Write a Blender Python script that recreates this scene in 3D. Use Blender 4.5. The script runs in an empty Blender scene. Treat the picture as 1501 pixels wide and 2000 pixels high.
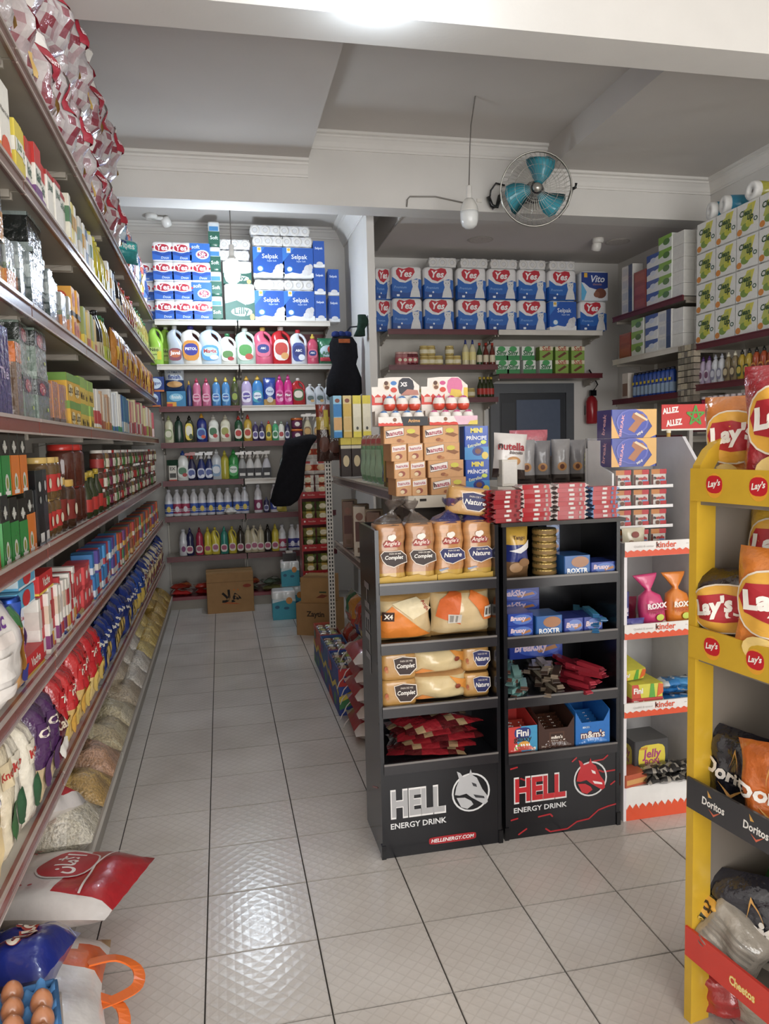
import bpy, math, random
from mathutils import Vector, Matrix
random.seed(7)
SC = bpy.context.scene
COL = SC.collection

# ------------------------------------------------------------------ camera
FPX, CX, CY, CAMH = 1473.4, 750.5, 1000.0, 1.5
def _axes(yaw, pitch, roll):
    f = Vector((math.sin(yaw), math.cos(yaw), 0)); r = Vector((math.cos(yaw), -math.sin(yaw), 0)); u = Vector((0, 0, 1))
    f2 = f*math.cos(pitch) - u*math.sin(pitch); u2 = u*math.cos(pitch) + f*math.sin(pitch)
    return r*math.cos(roll) + u2*math.sin(roll), u2*math.cos(roll) - r*math.sin(roll), f2
AR, AU, AF = _axes(math.radians(12.12), math.radians(5.154), math.radians(-1.442))
cam = bpy.data.objects.new('camera', bpy.data.cameras.new('camera'))
COL.objects.link(cam)
cam.matrix_world = Matrix(((AR.x, AU.x, -AF.x, 0), (AR.y, AU.y, -AF.y, 0), (AR.z, AU.z, -AF.z, CAMH), (0, 0, 0, 1)))
cam.data.sensor_fit = 'VERTICAL'; cam.data.sensor_height = 36; cam.data.lens = FPX/2000*36
cam.data.clip_start = .02
SC.camera = cam
# survey helpers: where a sight line from the camera meets a plane of the room
def _ray(px, py): return AF + AR*((px-CX)/FPX) - AU*((py-CY)/FPX)
def ony(px, py, y): d = _ray(px, py); t = y/d.y; return Vector((d.x*t, y, CAMH + d.z*t))
def onz(px, py, z): d = _ray(px, py); t = (z-CAMH)/d.z; return Vector((d.x*t, d.y*t, z))
def onx(px, py, x): d = _ray(px, py); t = x/d.x; return Vector((x, d.y*t, CAMH + d.z*t))

# ------------------------------------------------------------------ light
w = bpy.data.worlds.new('world'); SC.world = w; w.use_nodes = True
w.node_tree.nodes['Background'].inputs[0].default_value = (1.0, .985, .965, 1)
w.node_tree.nodes['Background'].inputs[1].default_value = 5.0
pl = bpy.data.lights.new('shop_front_portal', 'AREA'); pl.shape = 'RECTANGLE'; pl.size = 4.9; pl.size_y = 2.9
pl.cycles.is_portal = True
po = bpy.data.objects.new('shop_front_portal', pl); COL.objects.link(po)
po.location = (1.65, -2.45, 1.55); po.rotation_euler = (math.radians(90), 0, 0)
vs = SC.view_settings; vs.view_transform = 'Standard'; vs.look = 'None'; vs.gamma = 1; vs.exposure = 0.40; vs.use_curve_mapping = False
SC.display_settings.display_device = 'sRGB'
SC.cycles.max_bounces = 8; SC.cycles.diffuse_bounces = 4; SC.cycles.transparent_max_bounces = 12
SC.cycles.sample_clamp_indirect = 4; SC.cycles.caustics_reflective = False; SC.cycles.caustics_refractive = False

# ------------------------------------------------------------------ colour and materials
def lin(h):
    if not isinstance(h, str): return h
    h = h.lstrip('#'); o = []
    for i in (0, 2, 4):
        c = int(h[i:i+2], 16)/255; o.append(c/12.92 if c <= .04045 else ((c+.055)/1.055)**2.4)
    g_ = .2126*o[0]+.7152*o[1]+.0722*o[2]                      # camera haze put into every colour: a little less chroma
    return tuple(g_+(c-g_)*.93 for c in o)+(1.0,)
MATS = {}
def material(name, rough=.5, metal=0, coat=0, bump=0, bscale=40, var=.06, alpha=1, trans=0, spec=.5, rvar=0):
    """print-colour material: the colour of each face of the thing (its dye or ink) with fine procedural grain and relief"""
    m = bpy.data.materials.new(name); m.use_nodes = True; n = m.node_tree.nodes; l = m.node_tree.links
    b = n['Principled BSDF']; a = n.new('ShaderNodeAttribute'); a.attribute_name = 'ink'
    t = n.new('ShaderNodeTexCoord'); z = n.new('ShaderNodeTexNoise'); z.inputs['Scale'].default_value = bscale; z.inputs['Detail'].default_value = 3
    l.new(t.outputs['Object'], z.inputs['Vector'])
    mr = n.new('ShaderNodeMapRange'); mr.inputs['From Min'].default_value = .3; mr.inputs['From Max'].default_value = .7
    mr.inputs['To Min'].default_value = 1-var; mr.inputs['To Max'].default_value = 1+var*.5
    l.new(z.outputs['Fac'], mr.inputs['Value'])
    mx = n.new('ShaderNodeMix'); mx.data_type = 'RGBA'; mx.blend_type = 'MULTIPLY'; mx.inputs[0].default_value = 1
    l.new(a.outputs['Color'], mx.inputs[6]); l.new(mr.outputs['Result'], mx.inputs[7]); l.new(mx.outputs[2], b.inputs['Base Color'])
    b.inputs['Roughness'].default_value = rough; b.inputs['Metallic'].default_value = metal
    b.inputs['Specular IOR Level'].default_value = spec
    if coat: b.inputs['Coat Weight'].default_value = coat; b.inputs['Coat Roughness'].default_value = .08
    if trans: b.inputs['Transmission Weight'].default_value = trans; b.inputs['IOR'].default_value = 1.15
    if alpha < 1: b.inputs['Alpha'].default_value = alpha
    if bump:
        bp = n.new('ShaderNodeBump'); bp.inputs['Strength'].default_value = bump; bp.inputs['Distance'].default_value = .01
        l.new(z.outputs['Fac'], bp.inputs['Height']); l.new(bp.outputs['Normal'], b.inputs['Normal'])
        if coat: l.new(bp.outputs['Normal'], b.inputs['Coat Normal'])
    MATS[name] = m
    return m
material('paper', .5, bscale=60, var=.05)
material('gloss', .22, bscale=20, var=.04)
material('film', .25, coat=.9, bump=.55, bscale=38, var=.12)
material('filmsoft', .3, coat=.6, bump=.3, bscale=22, var=.07)
material('clear', .06, alpha=.22, bump=.6, bscale=30, var=.1)
material('cello', .12, alpha=.62, coat=.8, bump=.7, bscale=45, var=.25)
material('pet', .08, alpha=.80, coat=.5, bscale=25, var=.05)
material('foil', .25, metal=.75, bump=.6, bscale=45, var=.1)
material('metal', .32, metal=.9, bscale=50, var=.06)
material('matte', .85, bump=.15, bscale=60, var=.12)
material('paint', .4, bscale=9, var=.07)
material('grain', .35, coat=.8, bump=.7, bscale=110, var=.45)
material('crumb', .75, bump=.3, bscale=70, var=.22)
material('card', .8, bscale=14, var=.10, bump=.05)
material('cloth', .95, bump=.5, bscale=35, var=.25, spec=.2)

def surface(name, c, rough=.8, bump=.05, scale=6, var=.08, c2=None):
    m = bpy.data.materials.new(name); m.use_nodes = True; n = m.node_tree.nodes; l = m.node_tree.links; b = n['Principled BSDF']
    t = n.new('ShaderNodeTexCoord'); z = n.new('ShaderNodeTexNoise'); z.inputs['Scale'].default_value = scale; z.inputs['Detail'].default_value = 6
    l.new(t.outputs['Object'], z.inputs['Vector']); r = n.new('ShaderNodeValToRGB')
    c = lin(c); d = lin(c2) if c2 else tuple(x*(1-var) for x in c[:3])+(1,)
    r.color_ramp.elements[0].color = d; r.color_ramp.elements[0].position = .35; r.color_ramp.elements[1].color = c; r.color_ramp.elements[1].position = .62
    l.new(z.outputs['Fac'], r.inputs['Fac']); l.new(r.outputs['Color'], b.inputs['Base Color']); b.inputs['Roughness'].default_value = rough
    z2 = n.new('ShaderNodeTexNoise'); z2.inputs['Scale'].default_value = scale*25; l.new(t.outputs['Object'], z2.inputs['Vector'])
    bp = n.new('ShaderNodeBump'); bp.inputs['Strength'].default_value = bump; bp.inputs['Distance'].default_value = .01
    l.new(z2.outputs['Fac'], bp.inputs['Height']); l.new(bp.outputs['Normal'], b.inputs['Normal'])
    MATS[name] = m; return m
surface('plaster', '#dedbd6', .75, .04, 2.5, .05)
surface('ceiling_plaster', '#d0cbc6', .85, .03, 2, .04)
surface('gypsum', '#e6e3de', .7, .02, 5, .03)
surface('grout', '#4a4540', .9, .1, 20, .2)
surface('dark_void', '#23262b', .6, .02, 3, .1)

def tile_material():
    m = bpy.data.materials.new('floor_tile'); m.use_nodes = True; n = m.node_tree.nodes; l = m.node_tree.links; b = n['Principled BSDF']
    g = n.new('ShaderNodeNewGeometry'); mp = n.new('ShaderNodeMapping'); mp.inputs['Rotation'].default_value = (0, 0, math.radians(45)); mp.inputs['Scale'].default_value = (30, 30, 30)
    l.new(g.outputs['Position'], mp.inputs['Vector']); sp = n.new('ShaderNodeSeparateXYZ'); l.new(mp.outputs['Vector'], sp.inputs[0])
    def math_(op, a, bb=None):
        k = n.new('ShaderNodeMath'); k.operation = op
        for i, v in enumerate((a, bb)):
            if v is None: continue
            if isinstance(v, (int, float)): k.inputs[i].default_value = v
            else: l.new(v, k.inputs[i])
        return k.outputs[0]
    def ridge(o): return math_('ABSOLUTE', math_('SUBTRACT', math_('FRACT', o), .5))       # .5 on the line, 0 mid-cell
    e = math_('MAXIMUM', ridge(sp.outputs[0]), ridge(sp.outputs[1]))
    rmp = n.new('ShaderNodeMapRange'); rmp.inputs['From Min'].default_value = .40; rmp.inputs['From Max'].default_value = .5; l.new(e, rmp.inputs['Value'])
    z = n.new('ShaderNodeTexNoise'); z.inputs['Scale'].default_value = 2.2; z.inputs['Detail'].default_value = 5; l.new(g.outputs['Position'], z.inputs['Vector'])
    zf = n.new('ShaderNodeTexNoise'); zf.inputs['Scale'].default_value = 90; l.new(g.outputs['Position'], zf.inputs['Vector'])
    r = n.new('ShaderNodeValToRGB'); r.color_ramp.elements[0].color = lin('#bfb8b0'); r.color_ramp.elements[0].position = .3; r.color_ramp.elements[1].color = lin('#d6d1cb'); r.color_ramp.elements[1].position = .7
    l.new(z.outputs['Fac'], r.inputs['Fac'])
    mx = n.new('ShaderNodeMix'); mx.data_type = 'RGBA'; mx.inputs[7].default_value = lin('#948b80'); l.new(math_('MULTIPLY', rmp.outputs[0], .22), mx.inputs[0]); l.new(r.outputs['Color'], mx.inputs[6])
    l.new(mx.outputs[2], b.inputs['Base Color'])
    b.inputs['Roughness'].default_value = .24
    rr = n.new('ShaderNodeMapRange'); rr.inputs['To Min'].default_value = .12; rr.inputs['To Max'].default_value = .28; l.new(zf.outputs['Fac'], rr.inputs['Value']); l.new(rr.outputs[0], b.inputs['Roughness'])
    bp = n.new('ShaderNodeBump'); bp.inputs['Strength'].default_value = .35; bp.inputs['Distance'].default_value = .002; l.new(e, bp.inputs['Height'])
    bp2 = n.new('ShaderNodeBump'); bp2.inputs['Strength'].default_value = .08; bp2.inputs['Distance'].default_value = .002; l.new(zf.outputs['Fac'], bp2.inputs['Height']); l.new(bp.outputs['Normal'], bp2.inputs['Normal'])
    l.new(bp2.outputs['Normal'], b.inputs['Normal'])
    MATS['floor_tile'] = m
tile_material()
def glow(name, c, s):
    m = bpy.data.materials.new(name); m.use_nodes = True; b = m.node_tree.nodes['Principled BSDF']
    b.inputs['Base Color'].default_value = (1, 1, 1, 1); b.inputs['Emission Color'].default_value = c; b.inputs['Emission Strength'].default_value = s
    MATS[name] = m
glow('bulb_glow', (.82, .91, 1, 1), 40)

# ------------------------------------------------------------------ mesh builder
_TXT = {}
def glyphs(s, bold=.012, shear=0):
    k = (s, bold, shear)
    if k in _TXT: return _TXT[k]
    c = bpy.data.curves.new('lettering', 'FONT'); c.body = s; c.size = 1; c.resolution_u = 2; c.offset = bold; c.shear = shear; c.align_x = 'CENTER'
    o = bpy.data.objects.new('lettering', c); COL.objects.link(o)
    dg = bpy.context.evaluated_depsgraph_get(); me = bpy.data.meshes.new_from_object(o.evaluated_get(dg))
    v = [tuple(x.co) for x in me.vertices]; f = [tuple(p.vertices) for p in me.polygons]
    bpy.data.objects.remove(o); bpy.data.curves.remove(c); bpy.data.meshes.remove(me)
    if v:
        x0 = min(p[0] for p in v); x1 = max(p[0] for p in v); y0 = min(p[1] for p in v); y1 = max(p[1] for p in v)
        v = [(p[0]-(x0+x1)/2, p[1]-(y0+y1)/2) for p in v]; r = (v, f, x1-x0, y1-y0)
    else: r = ([], [], 1, 1)
    _TXT[k] = r
    return r
class MB:
    def __init__(s): s.v = []; s.f = []; s.c = []; s.s = []
    def face(s, idx, c, sm=False): s.f.append(tuple(idx)); s.c.append(c); s.s.append(sm)
    def poly(s, pts, c):
        i = len(s.v); s.v += [tuple(p) for p in pts]; s.face(range(i, i+len(pts)), c); return s
    def box(s, x0, x1, y0, y1, z0, z1, c, **k):
        """k: per-side colours f(ront -y) b l r t d"""
        i = len(s.v); s.v += [(x, y, z) for z in (z0, z1) for y in (y0, y1) for x in (x0, x1)]
        for key, q in (('f', (0, 1, 5, 4)), ('b', (3, 2, 6, 7)), ('l', (2, 0, 4, 6)), ('r', (1, 3, 7, 5)), ('t', (4, 5, 7, 6)), ('d', (2, 3, 1, 0))):
            s.face([i+j for j in q], k.get(key, c))
        return s
    def loft(s, secs, cols, caps=True, closed=True, sm=True):
        """secs: rings of points; cols: one colour per span (or one for all)"""
        n = len(secs[0]); b = len(s.v)
        for r in secs: s.v += [tuple(p) for p in r]
        for k in range(len(secs)-1):
            c = cols[k] if isinstance(cols, list) else cols
            for j in range(n if closed else n-1):
                a = b+k*n+j; d = b+k*n+(j+1) % n; s.face((a, d, d+n, a+n), c, sm)
        if caps:
            c0 = cols[0] if isinstance(cols, list) else cols; c1 = cols[-1] if isinstance(cols, list) else cols
            s.face(list(range(b+n-1, b-1, -1)), c0); m = b+(len(secs)-1)*n; s.face(range(m, m+n), c1)
        return s
    def lathe(s, prof, cols, n=14, cx=0, cy=0, sx=1, sy=1, p=2.0, caps=True, sm=True):
        def ring(r, z):
            o = []
            for j in range(n):
                a = 2*math.pi*(j+.5)/n; ca, sa = math.cos(a), math.sin(a)
                if p != 2: ca, sa = math.copysign(abs(ca)**(2/p), ca), math.copysign(abs(sa)**(2/p), sa)
                o.append((cx+r*ca*sx, cy+r*sa*sy, z))
            return o
        return s.loft([ring(r, z) for r, z in prof], cols, caps, True, sm)
    def tube(s, path, r, c, n=6, caps=True):
        P = [Vector(p) for p in path]; secs = []; up = Vector((.31, .17, .93)).normalized()
        for i, q in enumerate(P):
            d = (P[min(i+1, len(P)-1)]-P[max(i-1, 0)]).normalized(); a = d.cross(up)
            if a.length < .05: a = d.cross(Vector((1, 0, 0)))
            a.normalize(); b = d.cross(a); rr = r[i] if isinstance(r, (list, tuple)) else r
            secs.append([q+(a*math.cos(t)+b*math.sin(t))*rr for t in [2*math.pi*k/n for k in range(n)]])
        return s.loft(secs, c, caps)
    def text(s, t, o, u, v, c, w=None, h=None, bold=.012, shear=0):
        """lettering centred on o, along unit vectors u (reading) and v (up), fitted in w x h"""
        V, F, tw, th = glyphs(t, bold, shear); k = 1e9; o, u, v = Vector(o), Vector(u), Vector(v)
        if w and h: kx, ky = w/tw, h/th
        else: kx = ky = (w/tw if w else h/th)
        i = len(s.v); s.v += [tuple(o+u*(p[0]*kx)+v*(p[1]*ky)) for p in V]
        for f in F: s.face([i+j for j in f], c)
        return s
    def disc(s, o, u, v, rx, ry, c, n=14, p=2.0):
        o, u, v = Vector(o), Vector(u), Vector(v); q = []
        for j in range(n):
            a = 2*math.pi*j/n; ca, sa = math.cos(a), math.sin(a)
            if p != 2: ca, sa = math.copysign(abs(ca)**(2/p), ca), math.copysign(abs(sa)**(2/p), sa)
            q.append(o+u*(rx*ca)+v*(ry*sa))
        return s.poly(q, c)
    def add(s, o, M):
        i = len(s.v); s.v += [tuple(M @ Vector(p)) for p in o.v]; s.f += [tuple(j+i for j in f) for f in o.f]; s.c += o.c; s.s += o.s
        return s
    def mesh(s, name, mat):
        me = bpy.data.meshes.new(name); me.from_pydata(s.v, [], s.f); me.update()
        at = me.attributes.new('ink', 'FLOAT_COLOR', 'FACE'); at.data.foreach_set('color', [x for c in s.c for x in lin(c)])
        me.polygons.foreach_set('use_smooth', s.s); me.materials.append(MATS[mat] if isinstance(mat, str) else mat)
        return me
    def build(s, name, mat, parent=None, loc=None, rz=0):
        o = bpy.data.objects.new(name, s.mesh(name, mat)); COL.objects.link(o)
        if parent: o.parent = parent
        if loc is not None: o.location = loc
        if rz: o.rotation_euler.z = rz
        return o
THINGS = []
def tag(o, label, cat, group=None, axis='x'):
    o['label'] = label; o['category'] = cat
    if group: o['group'] = group
    THINGS.append((o, axis)); return o
def empty(name, loc=(0, 0, 0), rz=0):
    o = bpy.data.objects.new(name, None); COL.objects.link(o); o.location = loc; o.rotation_euler.z = rz; o.empty_display_size = .05; return o
def struct(o): o['kind'] = 'structure'; return o

class Proto:
    """a kind of thing: body mesh with part meshes (and their sub-parts), copied for each individual"""
    def __init__(s, name, cat, body, mat, parts=()):
        s.name = name; s.cat = cat; s.body = body.mesh(name, mat); s.off = 0
        s.parts = [(n, mb.mesh(n, m), [(n2, b2.mesh(n2, m2)) for n2, b2, m2 in (rest[0] if rest else [])]) for n, mb, m, *rest in parts]
        zs = [p[2] for p in body.v]; xs = [p[0] for p in body.v]; ys = [p[1] for p in body.v]
        s.h = max(zs); s.z0 = min(zs); s.w = max(xs)-min(xs); s.d = max(ys)-min(ys)
    def put(s, loc, rz=0, label=None, group=None, axis='x', sc=1, tilt=(0, 0), name=None):
        o = bpy.data.objects.new(name or s.name, s.body); COL.objects.link(o)
        o.location = loc; o.rotation_euler = (tilt[0], tilt[1], rz)
        if sc != 1: o.scale = sc if isinstance(sc, tuple) else (sc, sc, sc)
        for n, me, subs in s.parts:
            c = bpy.data.objects.new(n, me); COL.objects.link(c); c.parent = o
            for n2, m2 in subs:
                d = bpy.data.objects.new(n2, m2); COL.objects.link(d); d.parent = c
        tag(o, label or s.name.replace('_', ' '), s.cat, group, axis)
        return o
PI = math.pi
UX, UY, UZ = Vector((1, 0, 0)), Vector((0, 1, 0)), Vector((0, 0, 1))

# ------------------------------------------------------------------ the room
def slab(name, x0, x1, y0, y1, z0, z1, mat, parent=None):
    o = MB().box(x0, x1, y0, y1, z0, z1, '#ffffff').build(name, mat, parent)
    if not parent: struct(o)
    return o
floor = slab('floor', -1.1, 4.4, -2.6, 7.8, -.1, -.006, 'grout')
TX, TY = .332, .3125
tm = MB(); g = .0022; e = .0012
tm.box(-TX/2+g, TX/2-g, -TY/2+g, TY/2-g, -.006, -.001, '#ffffff')
tm.poly([(-TX/2+g+e, -TY/2+g+e, 0), (TX/2-g-e, -TY/2+g+e, 0), (TX/2-g-e, TY/2-g-e, 0), (-TX/2+g+e, TY/2-g-e, 0)], '#ffffff')
tme = tm.mesh('tile', 'floor_tile')
rest = MB()
for i in range(-3, 16):
    for j in range(-14, 19):
        x = -.105+TX*(i+.5); y = 2.177+TY*(j+.5)
        seen = (-2 <= i <= 5 and -3 <= j <= 16) or (i in (6, 7) and -3 <= j <= 4)
        if seen:
            o = bpy.data.objects.new('tile', tme); COL.objects.link(o); o.parent = floor; o.location = (x, y, 0)
        elif x < 4.3 and x > -1: rest.box(x-TX/2+g, x+TX/2-g, y-TY/2+g, y+TY/2-g, -.006, 0, '#ffffff')
ro = rest.build('outer_tiles', 'floor_tile', floor); ro['kind'] = 'stuff'
slab('wall_left', -1.1, -1.0, -2.6, 7.8, -.1, 4.1, 'plaster')
slab('wall_back', -1.1, 4.4, 7.65, 7.8, -.1, 4.1, 'plaster')
slab('wall_right', 4.3, 4.4, -2.6, 7.8, -.1, 4.1, 'plaster')
fw = MB(); fw.box(-1.1, -.8, -2.6, -2.5, -.1, 4.1, '#ffffff'); fw.box(4.1, 4.4, -2.6, -2.5, -.1, 4.1, '#ffffff'); fw.box(-.8, 4.1, -2.6, -2.5, 3.0, 4.1, '#ffffff')
struct(fw.build('wall_front', 'plaster'))
slab('wall_partition', 1.30, 1.365, 6.5, 7.65, 0, 3.66, 'plaster')
cm = 'ceiling_plaster'
slab('ceiling_entrance', -1.0, 4.3, -2.5, 3.43, 3.78, 3.95, cm)
slab('beam_entrance', -1.0, 4.3, 3.43, 3.67, 3.38, 3.95, 'plaster')
slab('ceiling_left', -1.0, .76, 3.67, 6.07, 3.70, 4.05, cm)
slab('ceiling_middle', .76, 2.74, 3.67, 6.07, 3.92, 4.05, cm)
slab('ceiling_right', 2.74, 4.3, 3.67, 6.07, 3.72, 4.05, cm)
slab('beam_alcoves', -1.0, 4.3, 6.07, 6.30, 3.38, 4.05, 'plaster')
slab('beam_shelf_side', -1.0, -.74, 3.67, 6.07, 3.42, 3.70, 'plaster')
slab('ceiling_alcove_left', -1.0, 1.57, 6.30, 7.65, 3.64, 3.75, cm)
slab('ceiling_alcove_right', 1.57, 4.3, 6.30, 7.65, 3.38, 3.75, cm)
_tn = [0]
def cornice(a, b, inn, z, d=.09, h=.12):
    """stepped plaster cornice from a to b under ceiling height z, growing along inn"""
    _tn[0] += 1; inn = Vector((inn[0], inn[1], 0))
    pr = [(0, -h), (.012, -h), (.012, -h+.014), (.02, -h+.02), (.035, -h+.05), (d*.62, -.045), (d*.72, -.04), (d*.72, -.026), (d, -.02), (d, 0), (0, 0)]
    m = MB(); secs = [[Vector((p[0], p[1], z))+inn*q[0]+UZ*q[1] for q in pr] for p in (a, b)]
    m.loft(secs, '#ffffff', True, True, False)
    return struct(m.build('trim_%d' % _tn[0], 'gypsum'))
cornice((-.74, 6.07), (.76, 6.07), (0, -1), 3.70)
cornice((-.74, 3.67), (-.74, 6.07), (1, 0), 3.70)
cornice((.76, 6.07), (2.74, 6.07), (0, -1), 3.92)
cornice((2.74, 6.07), (4.3, 6.07), (0, -1), 3.72)
cornice((4.3, 6.07), (4.3, 3.67), (-1, 0), 3.72)
cornice((-1.0, 7.65), (1.30, 7.65), (0, -1), 3.64, .07, .1)
cornice((1.30, 7.65), (1.30, 6.5), (-1, 0), 3.64, .13, .17)
cornice((4.3, 3.43), (-1, 3.43), (0, -1), 3.78, .08, .09)
# ------------------------------------------------------------------ shelving
LZ = [.14, .46, .845, 1.20, 1.59, 1.94, 2.31, 2.69]          # shelf heights of the wall shelving, floor upwards
BZ = [.12, .49, .865, 1.195, 1.545, 1.875, 2.255, 2.655]
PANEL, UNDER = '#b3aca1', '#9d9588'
def bay(label, loc, rz, w, d, levels, lips, panel=(0, 2.75), base=None, header=None, group=None, panelc=PANEL, axis='x', depth=None, posts=True, edge='#b3a59d'):
    t = empty('shelving_bay', loc, rz); tag(t, label, 'shelf', group, axis)
    MB().box(.002, w-.002, d-.012, d, panel[0], panel[1], panelc).build('back_panel', 'paint', t)
    if posts:
        for k, x in enumerate((0, w)):
            m = MB(); m.box(x-.012 if k else x+.0, x if k else x+.012, d-.05, d-.014, panel[0], panel[1], '#d8d3c9'); m.build('upright', 'paint', t)
    if header: MB().box(.014, w-.014, d-.058, d-.052, header[0], header[1], '#7c2430').build('header_panel', 'paint', t)
    if base:
        bz, bf, bc = base
        b = MB(); b.box(.003, w-.003, bf+.02, d-.014, 0.0, bz-.03, '#8a8378'); b.box(.003, w-.003, bf, d-.014, bz-.03, bz, bc); b.build('base', 'paint', t)
    for i, (z, lc) in enumerate(zip(levels, lips)):
        dd = depth[i] if depth else 0
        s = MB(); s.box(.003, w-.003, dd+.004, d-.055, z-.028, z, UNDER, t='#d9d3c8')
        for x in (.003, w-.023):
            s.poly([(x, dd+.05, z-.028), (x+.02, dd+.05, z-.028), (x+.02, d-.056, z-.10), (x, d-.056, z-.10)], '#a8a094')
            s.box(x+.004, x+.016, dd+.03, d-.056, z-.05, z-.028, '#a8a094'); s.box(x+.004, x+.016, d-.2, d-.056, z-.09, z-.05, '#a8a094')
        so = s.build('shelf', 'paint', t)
        p = MB(); p.box(.004, w-.004, dd-.008, dd+.004, z-.034, z+.012, lc); p.box(.004, w-.004, dd-.014, dd-.008, z+.004, z+.014, edge or lc); p.box(.004, w-.004, dd-.013, dd-.008, z-.036, z-.030, edge or lc)
        p.build('price_strip', 'gloss' if edge else 'paint', so)
    return t
RB, DB = '#84483f', '#765850'
LW = .965; LY = [1.555+LW*k for k in range(6)]                          # six bays up to the back shelving
for k, y0 in enumerate(LY):
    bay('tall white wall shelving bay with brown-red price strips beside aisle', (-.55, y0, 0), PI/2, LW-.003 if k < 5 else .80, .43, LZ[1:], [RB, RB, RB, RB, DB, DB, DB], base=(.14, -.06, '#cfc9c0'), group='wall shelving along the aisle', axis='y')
MR = '#5f1a24'
bay('back wall shelving bay with maroon strips holding small bleach bottles', (-.53, 7.2, 0), 0, .735, .44, BZ[1:], [MR]*5+['#d4cfc6']*2, base=(.12, 0, '#7c2430'), header=(2.29, 2.60), group='back wall detergent shelving', panelc='#a39d94', edge=None)
bay('back wall shelving bay with white upper strips beside hanging vest', (.21, 7.2, 0), 0, .86, .44, BZ[1:], [MR, MR, '#d4cfc6', MR, '#d4cfc6', '#d4cfc6', '#d4cfc6'], base=(.12, 0, '#7c2430'), header=(2.29, 2.60), group='back wall detergent shelving', panelc='#a39d94', edge=None)
bay('wall-hung shelving with maroon strip under toilet paper packs', (1.62, 7.2, 0), 0, 1.12, .44, [1.925, 2.245, 2.585], [MR]*3, panel=(1.3, 2.9), group='alcove wall shelving', edge=None, panelc='#c9c4bb')
bay('wall-hung shelving with white upper strip above dark doorway', (2.745, 7.2, 0), 0, 1.13, .44, [2.155, 2.585], [MR, '#d4cfc6'], panel=(2.12, 2.9), group='alcove wall shelving', edge=None, panelc='#c9c4bb')
bay('side wall shelving bay stacked with napkin packs', (3.8, 6.85, 0), -PI/2, 1.15, .49, [1.50, 1.86, 2.245, 2.655], [MR, MR, '#cfc8be', MR], panel=(0, 3.0), base=(.12, 0, MR), group='side wall shelving', axis='y', edge=None)
bay('side wall shelving bay stacked with kitchen rolls', (3.8, 5.56, 0), -PI/2, 1.2, .49, [.9, 1.25, 1.57, 1.90, 2.225], [MR]*5, panel=(0, 3.0), base=(.12, 0, MR), group='side wall shelving', axis='y', edge=None)
GL = '#6f5957'
for k in range(2):
    bay('low gondola bay facing the aisle behind bread rack', (.735, 5.0-.865*k, 0), -PI/2, .862, .33, [.85, 1.285], [GL, GL], panel=(0, 1.33), base=(.11, .0, '#a39a90'), group='low gondola', panelc='#8d867c', axis='y')
# free perforated post at the far end of the low gondola
t = empty('slotted_post', (.70, 5.03, 0)); tag(t, 'white slotted upright post at far end of low gondola', 'post')
MB().box(-.021, .021, -.012, .012, 0, 1.70, '#d9d4cb').build('upright', 'paint', t)
m = MB()
for k in range(64):
    for x in (-.009, .009): m.box(x-.004, x+.004, -.0135, -.0115, .03+k*.026, .045+k*.026, '#1e1a18')
m.build('slots', 'matte', t)['kind'] = 'stuff'
# end cap with rounded white front
t = empty('endcap_shelf', (.735, 2.985, 0)); tag(t, 'cream end shelf under the stacked wafer boxes', 'shelf')
m = MB(); pts = [(.03, 0), (.44, 0), (.44, .27), (0, .27), (0, .03), (.009, .009)]
m.loft([[(x, y, z) for x, y in pts] for z in (1.235, 1.285)], '#d8cfbf', sm=False); m.build('shelf', 'paint', t)
MB().box(.055, .083, -.002, .002, 1.262, 1.272, '#2a2320').build('slot', 'matte', t)
MB().box(.05, .40, .10, .27, 0, 1.235, '#4e4741').build('column', 'paint', t)
# checkout counter behind the black racks
t = empty('checkout_counter', (1.19, 3.12, 0)); tag(t, 'grey counter behind the black display racks', 'counter')
MB().box(0, 1.1, .05, .55, 0, 1.27, '#9a958e').build('body', 'paint', t)
MB().box(-.01, 1.12, 0, .58, 1.27, 1.30, '#cbc3b6').build('worktop', 'paint', t)
m = MB().box(0, .07, -.03, .03, 0, .115, '#e2dcd0').box(.004, .066, -.032, -.03, .01, .105, '#ece7de'); tag(m.build('card_reader_box', 'paper', None, (1.205, 3.16, 1.302)), 'small cream box beside the hazelnut biscuit pouch', 'box')

# ------------------------------------------------------------------ black energy-drink racks
BLK = '#19191d'
def devil(m, o, s, c1, c2, c3):
    """head emblem in a ring, on the front plane"""
    o = Vector(o)
    def P(L, c, k=0): m.poly([o+UX*(x*s)+UZ*(z*s)-UY*(.0004*k) for x, z in L], c)
    n = 26
    for a, b, c, k in ((.5, .455, c1, 0),):
        i = len(m.v)
        for j in range(n):
            t = 2*PI*j/n; m.v += [tuple(o+UX*(a*s*math.cos(t))+UZ*(a*s*math.sin(t))), tuple(o+UX*(b*s*math.cos(t))+UZ*(b*s*math.sin(t)))]
        for j in range(n): p, q = i+2*j, i+2*((j+1) % n); m.face((p, q, q+1, p+1), c)
    P([(-.30, .36), (-.36, .58), (-.27, .53), (-.20, .42), (-.05, .45), (.0, .60), (.05, .44), (.16, .36), (.30, .05), (.42, -.12), (.44, -.30), (.36, -.36), (.20, -.26), (.02, -.14), (-.12, -.02), (-.30, -.05), (-.42, -.02), (-.38, .18)], c2, 1)
    P([(-.38, -.10), (-.16, -.12), (.0, -.22), (.06, -.32), (-.10, -.42), (-.26, -.36)], c2, 1)
    P([(.02, .26), (.14, .20), (.16, .12), (.06, .16)], c3, 2); P([(.06, -.06), (.34, -.14), (.36, -.20), (.12, -.15)], c3, 2)
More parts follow.
